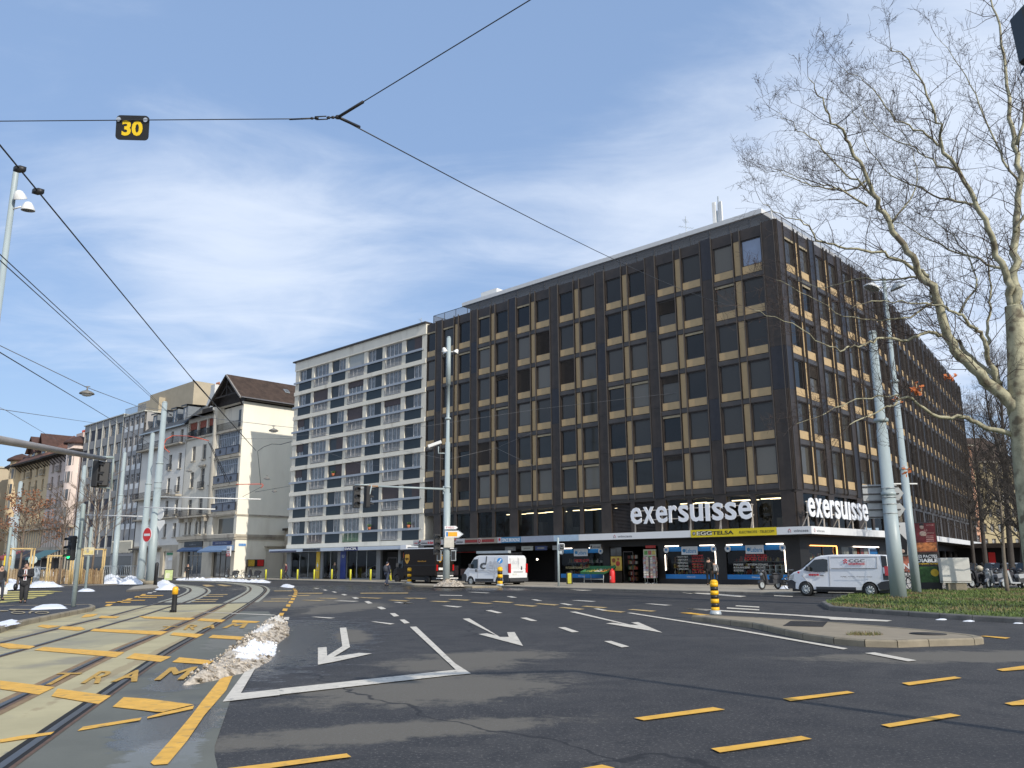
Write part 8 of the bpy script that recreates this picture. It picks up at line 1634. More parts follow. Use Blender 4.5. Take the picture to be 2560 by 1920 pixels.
for i,(x,y) in enumerate([(20,597),(212,595),(418,597),(628,600),(850,595),(1085,607),(1338,607),(1595,612)]):
    X,Y=660+.1989*x,1330+.1989*y; q=G(X,Y,.13); lean=.12 if i==7 else 0
    b=MB(); b.lathe([(.09,0),(.09,1.02),(.07,1.06),(0,1.07)],(0,0,0),12)
    lab=['yellow post at the kerb in front of the parked black scooter, leftmost','yellow post at the kerb left of the walker in maroon','yellow post before the left showroom window','yellow post directly left of the yellow showroom pylon','yellow post before the showroom entrance door','yellow post right of the blue showroom pylon','yellow post before the right end of the showroom window','leaning yellow post behind the pedestrian with the backpack'][i]
    tag(b.build('yellow_post',mat('post_lime_yellow',(.62,.60,.05),.5,0,.08),None,TR(q.x,q.y,.13)@Mx.Rotation(-lean,4,'Y')),lab,'post','yellow posts along the kerb')
    copy=None
# ================= WIRES =================
WIR=mat('wire_black',(.02,.02,.022),.5,0,0); WIG=mat('wire_grey',(.16,.16,.165),.5,0,0)
def wire(label,pts,r=.012,m_=WIR,sag=0,grp='overhead wires',cat='wire',sub=14,name='overhead_wire',clips=()):
    P=[V(p) for p in pts]; out=[]
    for i in range(len(P)-1):
        for k in range(sub): t=k/sub; q=P[i].lerp(P[i+1],t); q.z-=sag*4*t*(1-t)*(P[i+1]-P[i]).length/20; out.append(q)
    out.append(P[-1]); o=out[0].copy(); b=MB(); b.tube([q-o for q in out],r,4)
    for c in clips: q=out[int(c*(len(out)-1))]-o; b.ball((q.x,q.y,q.z),.09,.05,.05,6)
    return tag(b.build(name,m_,None,Mx.Translation(o)),label,cat,grp)
nd=G(845,293,7.2)
e1=V(nd)+(G(1325,0,7.6)-nd)*2.2
wire('black wire rising from the wire junction to the top edge',[nd,e1],.0065)
hp=SP(1.4,.12,0); hp.z=D(1868,778,math.hypot(hp.x,hp.y)).z; wire('wire from the junction down to the corner of the dark block',[nd,hp],.0085,sag=.25)
l1=G(755,297,7.2); l2=G(-400,306,7.3); wire('black wire from the junction to the left carrying the 30 plate',[l1,l2],.0065)
T=thing('wire_junction','black turnbuckle and shackles joining three overhead wires','wire fitting',tuple(nd)); b=MB(); v=l1-nd
for t,r in ((0,.03),(.14,.02),(.26,.02),(.6,.022),(.72,.018),(1,.012)): q=v*t; b.ball((q.x,q.y,q.z),r*1.5,r,r,8)
b.tube([(0,0,0),v*.3],.008,5); b.tube([v*.7,v*1.35],.011,6); b.tube([(0,0,0),(e1-nd).normalized()*.45],.02,5); b.tube([(0,0,0),(hp-nd).normalized()*.5],.02,5)
pn=v.normalized().cross(V((0,0,1)))*.035; b.tube([v*.3+pn,v*.62+pn],.008,4); b.tube([v*.3-pn,v*.62-pn],.008,4); b.build('fittings',WIR,T)
c=G(333,301,7.25); a=math.atan2((l1-l2).y,(l1-l2).x); T=thing('wire_plate','black plate with yellow number 30 hanging on the overhead wire','sign',tuple(c),0)
T.rotation_euler=(rad(10),rad(3),a)
W_=.60*(math.hypot(c.x,c.y)/11.5) if False else None
pw=(G(375,300,7.25)-G(291,300,7.25)).length; ph=pw*.74
b=MB(); rr=.12*pw; ol=[]
for (cx0,cz0,a0) in ((pw/2-rr,-rr+.06,0),(-pw/2+rr,-rr+.06,90),(-pw/2+rr,-ph+rr+.06,180),(pw/2-rr,-ph+rr+.06,270)):
    for k in range(5): a_=rad(a0+k*22.5); ol.append((cx0+rr*cos(a_),cz0+rr*sin(a_)))
b.slab(ol,-.015,.0,0); b.text('30',-pw*.31,pw*.32,-ph*.84+.06,-ph*.22+.06,-.016,.004,1,.035)
for x in (-pw*.41,pw*.41): b.disc((x,-.025,0),.03,t=.02,m=2,n=12)
b.build('plate',[mat('plate_black',(.012,.012,.012),.5,0,0),mat('plate_yellow_digits',(.85,.58,.01),.5,0,0),K['chrome']],T)
# tram contact wires following the tracks at 5.6 m
zc=5.6
w1=[G(-60,290,zc+.6),G(0,365,zc+.5),G(483,950,zc+.3),G(524,1006,zc+.3),D(640,1127,58)]
wire('thick black contact wire running from the left edge over the tracks to the gabled house',[w1[0],w1[2]],.0095,sub=20,clips=(.12,.19)); wire('contact wire continuing past the gabled house front',[w1[2],w1[4]],.018,sub=10)
m1=D(404,1012,60.); 
for i,(y0,xm) in enumerate(((636,0),(651,0))):
    wire(['upper','lower'][i]+' wire of the close pair running from the left edge to the thickest mast',[G(-80,y0-70,7.),G(0,y0,7.),D(346+(-6 if i else 0),957+(2 if i else 0),43),D(440,1050,66),D(525,1105,80)],.010,sub=10,sag=.0,clips=(.72,))
wire('black wire crossing from the left edge down to the grey blocks',[G(-60,852,7.5),G(0,881,7.5),D(280,1050,60),D(365,1103,100),D(420,1150,110)],.016,sub=8)
wire('thin grey wire carrying the big dish lamp at the left',[D(-60,840,30),D(0,864,32),D(216,968,35),D(400,1037,70)],.014,WIG,sub=8)
wire('thin wire from the left edge to the roof of the grey block',[D(-40,1018,60),D(0,1023,60),D(240,1058,120)],.022,WIG,sub=6)
wire('thin slanting wire at the left ending on the red roof',[D(-40,1000,80),D(15,1026,80),D(145,1103,160)],.022,WIG,sub=6)
wire('pale wire stretched across the dark block facade to the right',[D(640,1215,80),D(1100,1190,70),D(1980,1115,60)] if False else [D(700,1092,85),D(1060,1066,72),D(1350,1022,70),D(1940,953,62)],.012,WIG,sub=8)
wire('span wire with hanging lamps from the white house to the cream block',[D(345,1015,80),D(550,1048,62),D(684,1064,52),D(740,1070,95)],.02,WIG,sub=6)
wire('span wire crossing the gabled house side wall, second from top',[D(600,1097,80),D(700,1096,80),D(742,1097,95)],.02,WIG,sub=4)
wire('wire from the cream block to the signal camera mast, upper',[D(742,1070,92),D(830,1092,85),D(1110,1147,dm)],.014,WIG,sub=5)
wire('wire from the cream block across its facade to the mast, lower',[D(745,1105,90),D(900,1160,80),D(1110,1179,dm)],.014,WIG,sub=5)
wire('short wires fanning from the mast over the dark block',[D(1115,1150,dm),D(1240,1120,70),D(1330,1082,66)],.012,WIG,sub=4)
wire('lower fanning wire right of the median mast',[D(1240,1120,70),D(1335,1165,66)],.012,WIG,sub=4)
b1=G(644,1128,9); 
wire('curved bracket wire above the dish lamps by the gabled house',[D(644,1128,75),D(660,1117,75),D(680,1110,75),D(702,1111,75),D(728,1104,80)],.03,sub=3); wire('vertical dropper wire by the gabled house side wall',[D(644,1128,75),D(652,1212,75)],.025,sub=3)
wire('slanting wire from the dropper toward the mast arms',[D(652,1218,75),D(606,1242,75)],.02,sub=3); wire('wire to the lowest dish lamp before the cream block',[D(638,1230,80),D(725,1215,95)],.022,sub=3)
wire('red insulated loop of cable before the white house balcony',[D(424,1131,84),D(412,1121,84),D(410,1110,84),D(416,1098,84),D(432,1089,84),D(470,1090,82),D(500,1096,80),D(522,1102,80)],.05,mat('cable_red',(.55,.09,.045),.5,0,0),sub=3,name='insulated_cable',cat='cable')
wire('red insulated feeder cable ending on the gabled house side wall',[D(590,1211,78),D(655,1210,78),D(658,1213,78),D(652,1220,78)],.045,MATS['cable_red'],sub=3,name='insulated_cable',cat='cable')
for (p,q_,l) in (((525,1108),(575,1210),'contact wire pair descending before the gabled house, left'),((521,1105),(568,1206),'contact wire pair descending before the gabled house, right')): wire(l,[D(*p,78),D(*q_,84)],.03,sub=4)
for (p,q_,l) in (((396,1242),(652,1248),'upper white cantilever bar across the old houses'),((350,1268),(538,1273),'lower white cantilever bar across the old houses')): wire(l,[D(*p,dA),D(*q_,dA-4)],.06,K['white'],sub=2,name='cantilever_bar',cat='bar',grp='cantilever bars from the masts')
b=MB()
wire('pale cantilever bar from the masts toward the grey block',[D(200,1287,100),D(355,1291,dA)],.06,K['white'],sub=2,name='cantilever_bar',cat='bar',grp='cantilever bars from the masts')
def dish(lab,x,y,dist,r):
    q=D(x,y,dist); T=thing('hanging_lamp',lab,'hanging lamp',tuple(q),0,'dish lamps hanging on span wires'); b=MB(); b.lathe([(0,r*.55),(r*.12,r*.55),(r*.2,r*.48),(r*.6,r*.33),(r*.93,.03),(r,-.01),(r*.9,-.03)],(0,0,0),20,0); b.tube([(0,0,r*.5),(0,0,r*.95)],.025,6,0); b.tube([(-.1,0,r),(.1,0,r)],.02,4); b.build('shade',mat('lamp_shade_grey',(.20,.19,.17),.5,.2,.1),T); b=MB(); b.lathe([(r*.85,-.02),(r*.5,-.09),(0,-.12)],(0,0,0),16); b.build('glass_bowl',mat('lamp_bowl',(.55,.56,.55),.3),T)
dish('big dish lamp hanging at the left against the sky',217,984,35,.27)
dish('dish lamp before the sunny upper wall of the gabled house',684,1077,52,.29); dish('middle dish lamp before the shaded wall of the gabled house',667,1197,76,.29); dish('lowest dish lamp before the shaded wall of the gabled house',686,1229,95,.29); dish('small dish lamp before the white facade left of the glazed bays',473,1178,90,.32); dish('dish lamp before the cream block beside the median mast',1075,1120,68,.29)
# ---- fences, barriers, planting stakes on the plaza ----
def slat_fence(label,xa,xb,y0,h,seed,d=None):
    A=G(xa,y0,.1); B=G(xb,y0+1,.1)
    if d: A=D(xa,1440,d); B=D(xb,1440,d); A.z=B.z=.1
    dv=B-A; w=math.hypot(dv.x,dv.y); T=thing('slatted_fence',label,'fence',(A.x,A.y,.1),math.atan2(dv.y,dv.x),'slatted chestnut fences round the young trees'); r=random.Random(seed); b=MB(); x=0
    while x<w: t=r.uniform(-.10,.10); ww=.05+r.random()*.05; hh=h*r.uniform(.88,1.06); b.add([(x,-.03,0),(x+ww,-.03,0),(x+ww+t,-.03,hh),(x+t,-.03,hh),(x,.0,0),(x+ww,0,0),(x+ww+t,0,hh),(x+t,0,hh)],[(0,1,2,3),(5,4,7,6),(3,2,6,7),(1,5,6,2),(4,0,3,7)],r.randrange(3)); x+=ww+.02+r.random()*.05
    stuff(b.build('slat',[K['wood'],mat('wood_pale',(.60,.44,.25),.75,0,.2,6),mat('wood_dark',(.34,.21,.10),.75,0,.25,6)],T)) 
    b=MB(); b.tube([(0,0,h*.3),(w,0,h*.3)],.012,4); b.tube([(0,0,h*.7),(w,0,h*.7)],.012,4)
    for i in range(4): b.tube([(w*i/3,.05,0),(w*i/3,.05,h*.95)],.04,6)
    b.build('wire_and_stake',K['clad2'],T)
slat_fence('long slatted wooden fence in the middle, left section beside the thin pole',98,182,1459,1.3,1); slat_fence('slatted wooden fence section right of the slim signal pole',182,257,1459,1.3,2); slat_fence('short slatted wooden fence at the far left behind the man',12,46,1452,1.3,3)
def stake_tree(label,x,y,d,stakes,seed,leafy=False,h=6.):
    q=D(x,y,d); q.z=.1; T=thing('young_tree',label,'tree',(q.x,q.y,.1),0,'young trees on the plaza'); r=random.Random(seed); b=MB(); b.tube([(0,0,0),(.05,0,h*.3),(0,.05,h*.6),(.1,0,h)],[.11,.09,.06,.015],7); 
    tips=[]
    def br(p,dv,L_,rad_,dep):
        q2=p+dv*L_; m_=p.lerp(q2,.5)+V((r.uniform(-.1,.1),)*1+(r.uniform(-.1,.1),r.uniform(-.05,.1)))*L_; b.tube([p,m_,q2],[rad_,rad_*.8,rad_*.55],4,cap=False); tips.append(q2)
        if dep: 
            for _ in range(3): br(p.lerp(q2,r.uniform(.35,1)),(dv+V((r.uniform(-.8,.8),r.uniform(-.8,.8),r.uniform(-.2,.6)))).normalized(),L_*.62,rad_*.6,dep-1)
    for i in range(16): z=h*(.32+.62*i/16); a=r.random()*6.28; br(V((0,0,z)),V((cos(a),sin(a),.75)).normalized(),(h*.36)*(1.1-z/h*.75),.035,3)
    b.build('trunk',mat('young_bark',(.16,.12,.09),.85,0,.2,5),T)
    if leafy:
        b=MB()
        for t in tips:
            if t.z<h*.25: continue
            for _ in range(1 if r.random()<.75 else 3): c=t+V((r.gauss(0,.12),r.gauss(0,.12),r.gauss(0,.12))); a=V((r.uniform(-1,1),r.uniform(-1,1),r.uniform(-1,1))).normalized()*.09; e_=a.orthogonal().normalized()*.07; b.add([c-a,c+e_,c+a,c-e_],[(0,1,2,3)],r.randrange(2))
        b.build('dry_leaves',[mat('leaf_rust',(.24,.10,.045),.8,0,.3,4),mat('leaf_brown',(.16,.08,.045),.8,0,.3,4)],T)
    if stakes:
        T2=thing('tree_stake','timber stake frame around the '+label.split(' ',1)[1] if False else 'timber stake frame holding the '+stakes,'stake frame',(q.x,q.y,.1),.3,'timber frames staking the young trees'); b=MB()
        for x_,y_ in ((-.9,-.5),(.9,-.5),(.9,.5),(-.9,.5)): b.tube([(x_,y_,0),(x_,y_,2.5+.6*(seed%2))],.075,8)
        for (a_,c_) in (((-.95,-.5),(.95,-.5)),((-.95,.5),(.95,.5)),((-.9,-.55),(-.9,.55)),((.9,-.55),(.9,.55))): b.box(min(a_[0],c_[0])-.03,max(a_[0],c_[0])+.03,min(a_[1],c_[1])-.03,max(a_[1],c_[1])+.03,2.4+.6*(seed%2),2.5+.6*(seed%2))
        b.build('frame',mat('stake_wood',(.50,.36,.16),.75,0,.2,5),T2)
stake_tree('young tree keeping its rust brown leaves at the far left',46,1440,84,'leafy brown tree at the far left',1,True,7.2)
stake_tree('bare young tree behind the middle of the slatted fence',148,1440,84,'bare tree behind the middle fence',2,False,8.0)
stake_tree('bare slender young tree before the grey office block',228,1440,86,'bare slender tree by the signpost',3,False,9.5)
def barrier(label,xa,xb,y,d):
    A=D(xa,y,d); B=D(xb,y,d*1.03); A.z=.1; B.z=.1; dv=B-A; w=math.hypot(dv.x,dv.y); T=thing('metal_barrier',label,'barrier',(A.x,A.y,.1),math.atan2(dv.y,dv.x),'grey metal barriers on the plaza'); b=MB(); h=1.55
    b.tube([(0,0,.12),(w,0,.12)],.03,5); b.tube([(0,0,h),(w,0,h)],.03,5); n=int(w/.28)
    for i in range(n+1): b.tube([(w*i/n,0,.12),(w*i/n,0,h)],.015 if i%n else .03,4)
    for x in (w*.15,w*.85): b.tube([(x,-.3,0),(x,.3,0)],.02,4); b.tube([(x,0,0),(x,0,.12)],.02,4)
    b.build('bars',K['steel'],T)
barrier('metal barrier between the wooden fence and the masts, left panel',258,300,1450,86); barrier('metal barrier between the masts behind the snow, middle panel',300,345,1450,88); barrier('metal barrier ending at the thickest mast, right panel',343,368,1450,90); barrier('metal barrier seen above the slatted fence at the left',84,98,1450,88)
q=D(82,1400,95); b=MB(); b.disc((0,0,0),.36,t=.05); b.torus((0,-.02,0),.36,.05,'y',20,4); b.tube([(0,0,-.6),(0,0,-q.z+.1)],.05,6); tag(b.build('mirror_sign',[mat('mirror_pale',(.55,.62,.58),.3,0,.05)],None,TR(q.x,q.y,q.z,.3)),'oval pale mirror standing above the walking man','mirror')
for (x,y,d,w_,col,lab) in ((78,1390,125,5.5,(.03,.028,.035),'black market awning with sloping roof behind the walking man'),(112,1385,122,3.0,(.05,.12,.14),'teal kiosk awning right of the black awning'),(38,1395,128,4.0,(.22,.045,.05),'dark red stall awning at the left behind the fence')):
    q=D(x,y,d); T=thing('market_awning',lab,'awning',(q.x,q.y,.1),AF*.6,'market awnings behind the plaza'); b=MB(); b.add([(-w_/2,-1.5,2.6),(w_/2,-1.5,2.6),(w_/2,1,3.6),(-w_/2,1,3.6),(-w_/2,-1.5,2.35),(w_/2,-1.5,2.35)],[(0,1,2,3),(4,5,1,0)]); b.build('canvas',mat('aw%s'%lab[:4],col,.8),T); b=MB()
    for sx in (-1,1): b.tube([(sx*w_*.48,-1.4,0),(sx*w_*.48,-1.4,2.5)],.05,6); b.tube([(sx*w_*.48,1,0),(sx*w_*.48,1,3.5)],.05,6)
    b.box(-w_/2,w_/2,.8,1,0,2.6); b.build('frame',K['clad2'],T)
q=D(422,1430,93); b=MB(); b.T=Mx.Rotation(-.15,4,'X'); b.box(-.45,.45,-.03,.03,0,1.2,0); b.box(-.38,.38,-.035,-.03,.1,1.1,1); b.box(-.3,.1,-.04,-.035,.3,.8,2); tag(b.build('pavement_board',[K['clad2'],mat('board_green',(.42,.50,.22),.5,0,.2,4),mat('board_cream',(.55,.55,.4),.5)],None,TR(q.x,q.y,.13,.2)),'green folding board on the pavement before the old houses','pavement board')
bicycle('dark bicycle leaning by the side door of the gabled house',(SP(70.5,2.2).x,SP(70.5,2.2).y,.13),rad(200),(.03,.03,.035),.1,'two wheelers near the gabled house')
q=SP(67.5,2.0); scooter('black motor scooter by the passage left of the cream block',(q.x,q.y,.13),rad(160),(.03,.03,.035),group='two wheelers near the gabled house')
q=SP(72.3,2.3); scooter('dark scooter beside the bicycle at the gabled house corner',(q.x,q.y,.13),rad(170),(.05,.05,.055),group='two wheelers near the gabled house')
# ================= PEOPLE =================
def person(label,loc,rz,h,pose,cols,extra=None,hair=(.03,.02,.015),bulk=1):
    """pose: joint dict in metres for a 1.75 m figure, x right, y forward is -y"""
    T=thing('person',label,'person',loc,rz); k=h/1.75
    J=dict(pel=(0,0,.95),ch=(0,.0,1.22),nk=(0,.0,1.45),hd=(0,-.01,1.56),tp=(0,0,1.68),lh=(.10,0,.92),rh=(-.10,0,.92),lk=(.11,-.02,.50),rk=(-.11,.02,.50),la=(.11,.02,.09),ra=(-.11,.05,.09),lt=(.12,-.14,.035),rt=(-.12,-.12,.035),ls=(.19,0,1.40),rs=(-.19,0,1.40),le=(.25,.03,1.13),re=(-.25,.03,1.13),lw=(.24,-.08,.88),rw=(-.24,-.08,.88),lm=(.24,-.1,.80),rm=(-.24,-.1,.80)); J.update(pose)
    def skin(name,chain,radii,mats,parent,sub=2):
        names=[];edges=[];
        for a,c in chain:
            for n in (a,c):
                if n not in names: names.append(n)
            edges.append((names.index(a),names.index(c)))
        me=bpy.data.meshes.new(name); me.from_pydata([tuple(V(J[n])*k) for n in names],edges,[]); o=ob(name,me,parent); 
        me.materials.append(mats); m_=o.modifiers.new('Skin','SKIN'); 
        for i,n in enumerate(names): r=radii.get(n,.05)*k; me.skin_vertices[0].data[i].radius=(r,r*.8 if n in('ch','pel','nk2') else r); me.skin_vertices[0].data[i].use_root=(i==0)
        m_.use_smooth_shade=True; s_=o.modifiers.new('Subsurf','SUBSURF'); s_.levels=sub; s_.render_levels=sub; return o
    SKN=mat('skin',(.46,.28,.20),.6,0,.05)
    skin('body',[('pel','ch'),('ch','nk'),('nk','hd'),('hd','tp'),('pel','lh'),('lh','lk'),('lk','la'),('la','lt'),('pel','rh'),('rh','rk'),('rk','ra'),('ra','rt'),('nk','ls'),('ls','le'),('le','lw'),('lw','lm'),('nk','rs'),('rs','re'),('re','rw'),('rw','rm')],
      dict(pel=.13,ch=.15,nk=.055,hd=.085,tp=.06,lh=.09,rh=.09,lk=.06,rk=.06,la=.04,ra=.04,lt=.035,rt=.035,ls=.06,rs=.06,le=.043,re=.043,lw=.03,rw=.03,lm=.035,rm=.035),SKN,T)
    P_=mat('cloth_%s'%str(cols[1]),cols[1],.85,0,.15,6); C_=mat('cloth_%s'%str(cols[0]),cols[0],.85,0,.15,6)
    skin('trousers',[('pel','lh'),('lh','lk'),('lk','la'),('pel','rh'),('rh','rk'),('rk','ra')],dict(pel=.145,lh=.108,rh=.108,lk=.078,rk=.078,la=.062,ra=.062),P_,T)
    J['hem']=(J['pel'][0],J['pel'][1],cols[2]); ce=[('ch','pel'),('ch','nk'),('nk','ls'),('ls','le'),('le','lw'),('nk','rs'),('rs','re'),('re','rw')]
    if cols[2]<.9: ce.insert(1,('pel','hem'))
    skin('coat',ce,dict(pel=.17,ch=.178,nk=.075,hem=.18,ls=.085,rs=.085,le=.065,re=.065,lw=.048,rw=.048),C_,T)
    SH=mat('shoe_black',(.015,.014,.014),.5,0,0)
    for s in 'lr':
        a,t=V(J[s+'a'])*k,V(J[s+'t'])*k; b=MB(); d=(t-a); b.tube([a+V((0,0,-.0)),a+d*.5+V((0,0,-.03)),t+d*.25],[.05*k,.052*k,.036*k],8); b.build('shoe',SH,T)
    if bulk!=1:
        for c_ in T.children:
            if c_.name.split('.')[0] in ('coat','trousers'):
                for d_ in c_.data.skin_vertices[0].data: d_.radius=(d_.radius[0]*bulk,d_.radius[1]*bulk)
    hd=V(J['hd'])*k; tp=V(J['tp'])*k; b=MB(); up=(tp-hd).normalized(); c=hd+up*.055*k; b.ball((c.x,c.y+.018*k,c.z+.02*k),.095*k,.105*k,.105*k,12,0); 
    if hair: b.build('hair',mat('hair_%s'%str(hair),hair,.7,0,.2,20),T)
    b=MB(); f=c+V((0,-.085*k,-.035*k)); b.ball((f.x,f.y,f.z),.066*k,.05*k,.088*k,12,0); b.ball((f.x,f.y-.05*k,f.z-.005*k),.012*k,.018*k,.02*k,6,0); b.ball((f.x-.027*k,f.y-.045*k,f.z+.022*k),.012*k,.008*k,.008*k,6,1); b.ball((f.x+.027*k,f.y-.045*k,f.z+.022*k),.012*k,.008*k,.008*k,6,1); b.ball((f.x,f.y-.046*k,f.z-.042*k),.022*k,.008*k,.006*k,6,2)
    for s in (-1,1): b.ball((c.x+s*.093*k,c.y-.01*k,c.z-.03*k),.012*k,.022*k,.03*k,6,0)
    b.build('face',[SKN,SH,mat('lip',(.35,.14,.11),.6,0,0)],T)
    b=MB()                                                  # fingers closing from each palm
    for s in 'lr':
        w,m_=V(J[s+'w'])*k,V(J[s+'m'])*k; d=(m_-w).normalized(); sd=d.cross(V((0,0,1))); sd=sd.normalized() if sd.length>.1 else V((1,0,0)); ins=sd.cross(d)
        for i in range(4): p=m_+sd*(-.028+.019*i)*k; L_=(.036,.042,.040,.030)[i]*k; b.tube([p-d*.02*k,p+d*L_,p+d*(L_*1.45)-ins*.02*k,p+d*(L_*1.4)-ins*.045*k],[.010*k,.0095*k,.009*k,.008*k],5)
        p=w+sd*-.03*k; b.tube([p+d*.02*k,p+d*.05*k-sd*.02*k,p+d*.08*k-sd*.015*k-ins*.02*k],[.012*k,.011*k,.009*k],5)
    b.build('fingers',SKN,T)
    if extra: extra(T,k,J)
    return T
walk=dict(lk=(.11,-.16,.52),la=(.11,-.18,.10),lt=(.12,-.34,.06),rk=(-.11,.08,.50),ra=(-.11,.34,.16),rt=(-.12,.25,.03))
g=G(57,1507,0); az=math.atan2(g.x,g.y)
phone=dict(le=(.27,-.02,1.13),re=(-.27,-.02,1.13),lw=(.07,-.27,1.17),rw=(-.07,-.27,1.15),lm=(.035,-.33,1.19),rm=(-.03,-.33,1.17),hd=(0,-.05,1.55),tp=(0,-.06,1.67),lk=(.09,-.10,.51),la=(.09,-.06,.09),lt=(.09,-.22,.04),rk=(-.08,.0,.50),ra=(-.09,.12,.10),rt=(-.10,-.02,.035))
def man(T,k,J):
    b=MB(); b.T=Mx.Translation((0,-.34*k,1.21*k))@Mx.Rotation(-.6,4,'X'); b.rbox(-.036,.036,-.075,.075,-.005,.005,.003,0); T2=b.build('phone',K['black'],None); T2.parent=None; T2.matrix_world=Mx.Translation(T.location)@Mx.Rotation(T.rotation_euler.z,4,'Z'); tag(T2,'dark mobile phone held in both hands by the walking man','phone')
    b=MB(); b.slab([(-.055*k,1.42*k),(.055*k,1.42*k),(.06*k,.95*k),(-.06*k,.95*k)],-.232*k,-.17*k,0); b.slab([(-.015*k,1.39*k),(.015*k,1.39*k),(.025*k,1.0*k),(0,.97*k),(-.025*k,1.0*k)],-.242*k,-.225*k,1); b.build('shirt_and_tie',[mat('shirt_white',(.66,.66,.68),.8,0,.05),mat('tie_red',(.22,.02,.03),.6,0,.2,9)],T)
    b=MB(); b.tube([(-.17*k,.0,1.46*k),(-.30*k,-.06,1.1*k),(-.33*k,-.03,.86*k)],.012,5); b.ball((-.34*k,-.03,.68*k),.10,.20,.17,10); o=b.build('shoulder_bag',K['black'],None); o.matrix_world=Mx.Translation(T.location)@Mx.Rotation(T.rotation_euler.z,4,'Z'); tag(o,'black shoulder bag hanging at the walking man\'s side','bag')
person('man in dark coat, white shirt and red tie walking while looking at his phone',(g.x,g.y,0),-az*.8,1.86,phone,((.022,.022,.026),(.03,.03,.032),.62),man,hair=(.03,.02,.015),bulk=1.3)
g=G(3,1484,.0); g=D(2,1484,50); gz=.0
def whitebag(T,k,J):
    b=MB(); b.add([(-.1,-.15,.28),(.34,-.15,.28),(.36,-.15,.62),(-.12,-.15,.62),(-.1,.1,.28),(.34,.1,.28),(.36,.1,.62),(-.12,.1,.62)],[(0,1,2,3),(5,4,7,6),(1,5,6,2),(4,0,3,7),(0,4,5,1)]); b.tube([(.0,0,.62),(.1,0,.76),(.2,0,.62)],.012,5); o=b.build('carrier_bag',K['white'],None); o.matrix_world=Mx.Translation(T.location)@Mx.Rotation(T.rotation_euler.z,4,'Z'); tag(o,'white carrier bag held by the person at the left edge','bag')
person('person in dark jacket half cut off by the left edge',(g.x-.12,g.y,.0),.9,1.75,dict(walk,lm=(.24,-.1,.80)),((.03,.03,.032),(.03,.035,.05),.75),whitebag)
g=G(967,1460,0); g=D(967,1460,60.5)
def pack(T,k,J):
    b=MB(); b.ball((0,.22*k,1.24*k),.17*k,.13*k,.25*k,10); o=b.build('backpack',mat('backpack_grey',(.05,.055,.07),.8,0,.2,6),None); o.matrix_world=Mx.Translation(T.location)@Mx.Rotation(T.rotation_euler.z,4,'Z'); tag(o,'dark backpack worn by the hooded pedestrian','backpack')
g.z=0; gp=G(967,1461,0); gp=gp*(61/gp.length)
person('hooded pedestrian in navy clothes with a backpack crossing the road',(D(967,1461,68).x,D(967,1461,68).y,.0),rad(150),1.88,walk,((.03,.035,.055),(.035,.045,.075),.85),pack,hair=(.03,.035,.05),bulk=1.15)
def pp_(lab,x,yf,d,h,rz,pose,cols,z=.13,hair=(.03,.02,.015)):
    q=D(x,yf,d); person(lab,(q.x,q.y,z),rz,h,pose,cols,None,hair)
pp_('walker in a maroon coat passing the old house doorway',714,1444,99,1.75,rad(-60),walk,((.12,.03,.045),(.02,.02,.025),.75))
pp_('person with light hair entering the showroom door under the cream block',836,1444,95,1.8,rad(165),dict(),((.05,.055,.05),(.09,.09,.09),.8),hair=(.45,.33,.22))
pp_('person in black standing before the dark blue awning shop',468,1444,101,1.75,rad(20),dict(lw=(.12,-.2,1.1),lm=(.08,-.24,1.12)),((.02,.02,.022),(.02,.02,.022),.8))
pp_('tall person in black looking into the Lebara window, left of the pair',1774,1463,60.0,1.88,rad(165),dict(),((.006,.006,.007),(.006,.006,.007),.8))
pp_('shorter person with pale shoulders beside the tall one at the Lebara window',1788,1462,60.2,1.66,rad(175),dict(),((.20,.20,.21),(.015,.015,.016),.95),hair=(.02,.015,.012))
pp_('dark figure by the showroom passage right of the backpack pedestrian',2437,1471,56,1.8,rad(120),dict(),((.012,.012,.013),(.02,.02,.02),.8),hair=(.5,.5,.5)) if False else None
# ================= TREES =================
BK1=mat('plane_bark',(.36,.34,.23),.85,0,.4,1.8,.6,20,stain=((.13,.105,.07),2.6,.52,.9)); BK2=mat('twig_bark',(.055,.04,.034),.85,0,.3,3); BK3=mat('dark_bark',(.05,.042,.036),.85,0,.3,3,.3,20)
def twigs(b,p,d,L_,r,dep,R,m,up=.12,seg=3,curl=.35,kids=(3,5)):
    pts=[p]; rs=[r]; q=p.copy(); dd=d.normalized()
    for i in range(seg):
        dd=(dd+V((R.gauss(0,curl),R.gauss(0,curl),R.gauss(0,curl)+up))*.6).normalized(); q=q+dd*L_/seg; pts.append(q.copy()); rs.append(max(.004,r*(1-.62*(i+1)/seg)))
    b.tube(pts,rs,4 if r>.012 else 3,m(r),cap=False)
    if dep<=0: return
    n=R.randint(*kids)
    for i in range(n):
        t=.25+.75*(i+R.random())/n; k=min(int(t*seg),seg-1); q=pts[k].lerp(pts[k+1],t*seg-k); a=V((R.gauss(0,1),R.gauss(0,1),R.gauss(0,.8)+.25)).normalized()
        twigs(b,q,(dd*.75+a*.85),L_*R.uniform(.42,.68),max(.0045,rs[k]*.55),dep-1,R,m,up,seg,curl,kids)
R=random.Random(12)
DT=33.
def limb(pts,off,spread=1):         # measured outline of a limb, each with its own distance from the trunk plane
    n=len(pts); return [D(x,y,DT+off*(i/(n-1))**1.2) for i,(x,y) in enumerate(pts)]
zp=lambda P:[(1880+.4823*x,.4823*y) for x,y in P]; zq=lambda P:[(2200+.2412*x,700+.2412*y) for x,y in P]
base=D(2606,1470,DT); base.z=.1
trunk=[base,D(2578,1250,DT),D(2560,1100,DT),D(2549,1000,DT),D(2545,900,DT),D(2538,800,DT),D(2533,765,DT)]
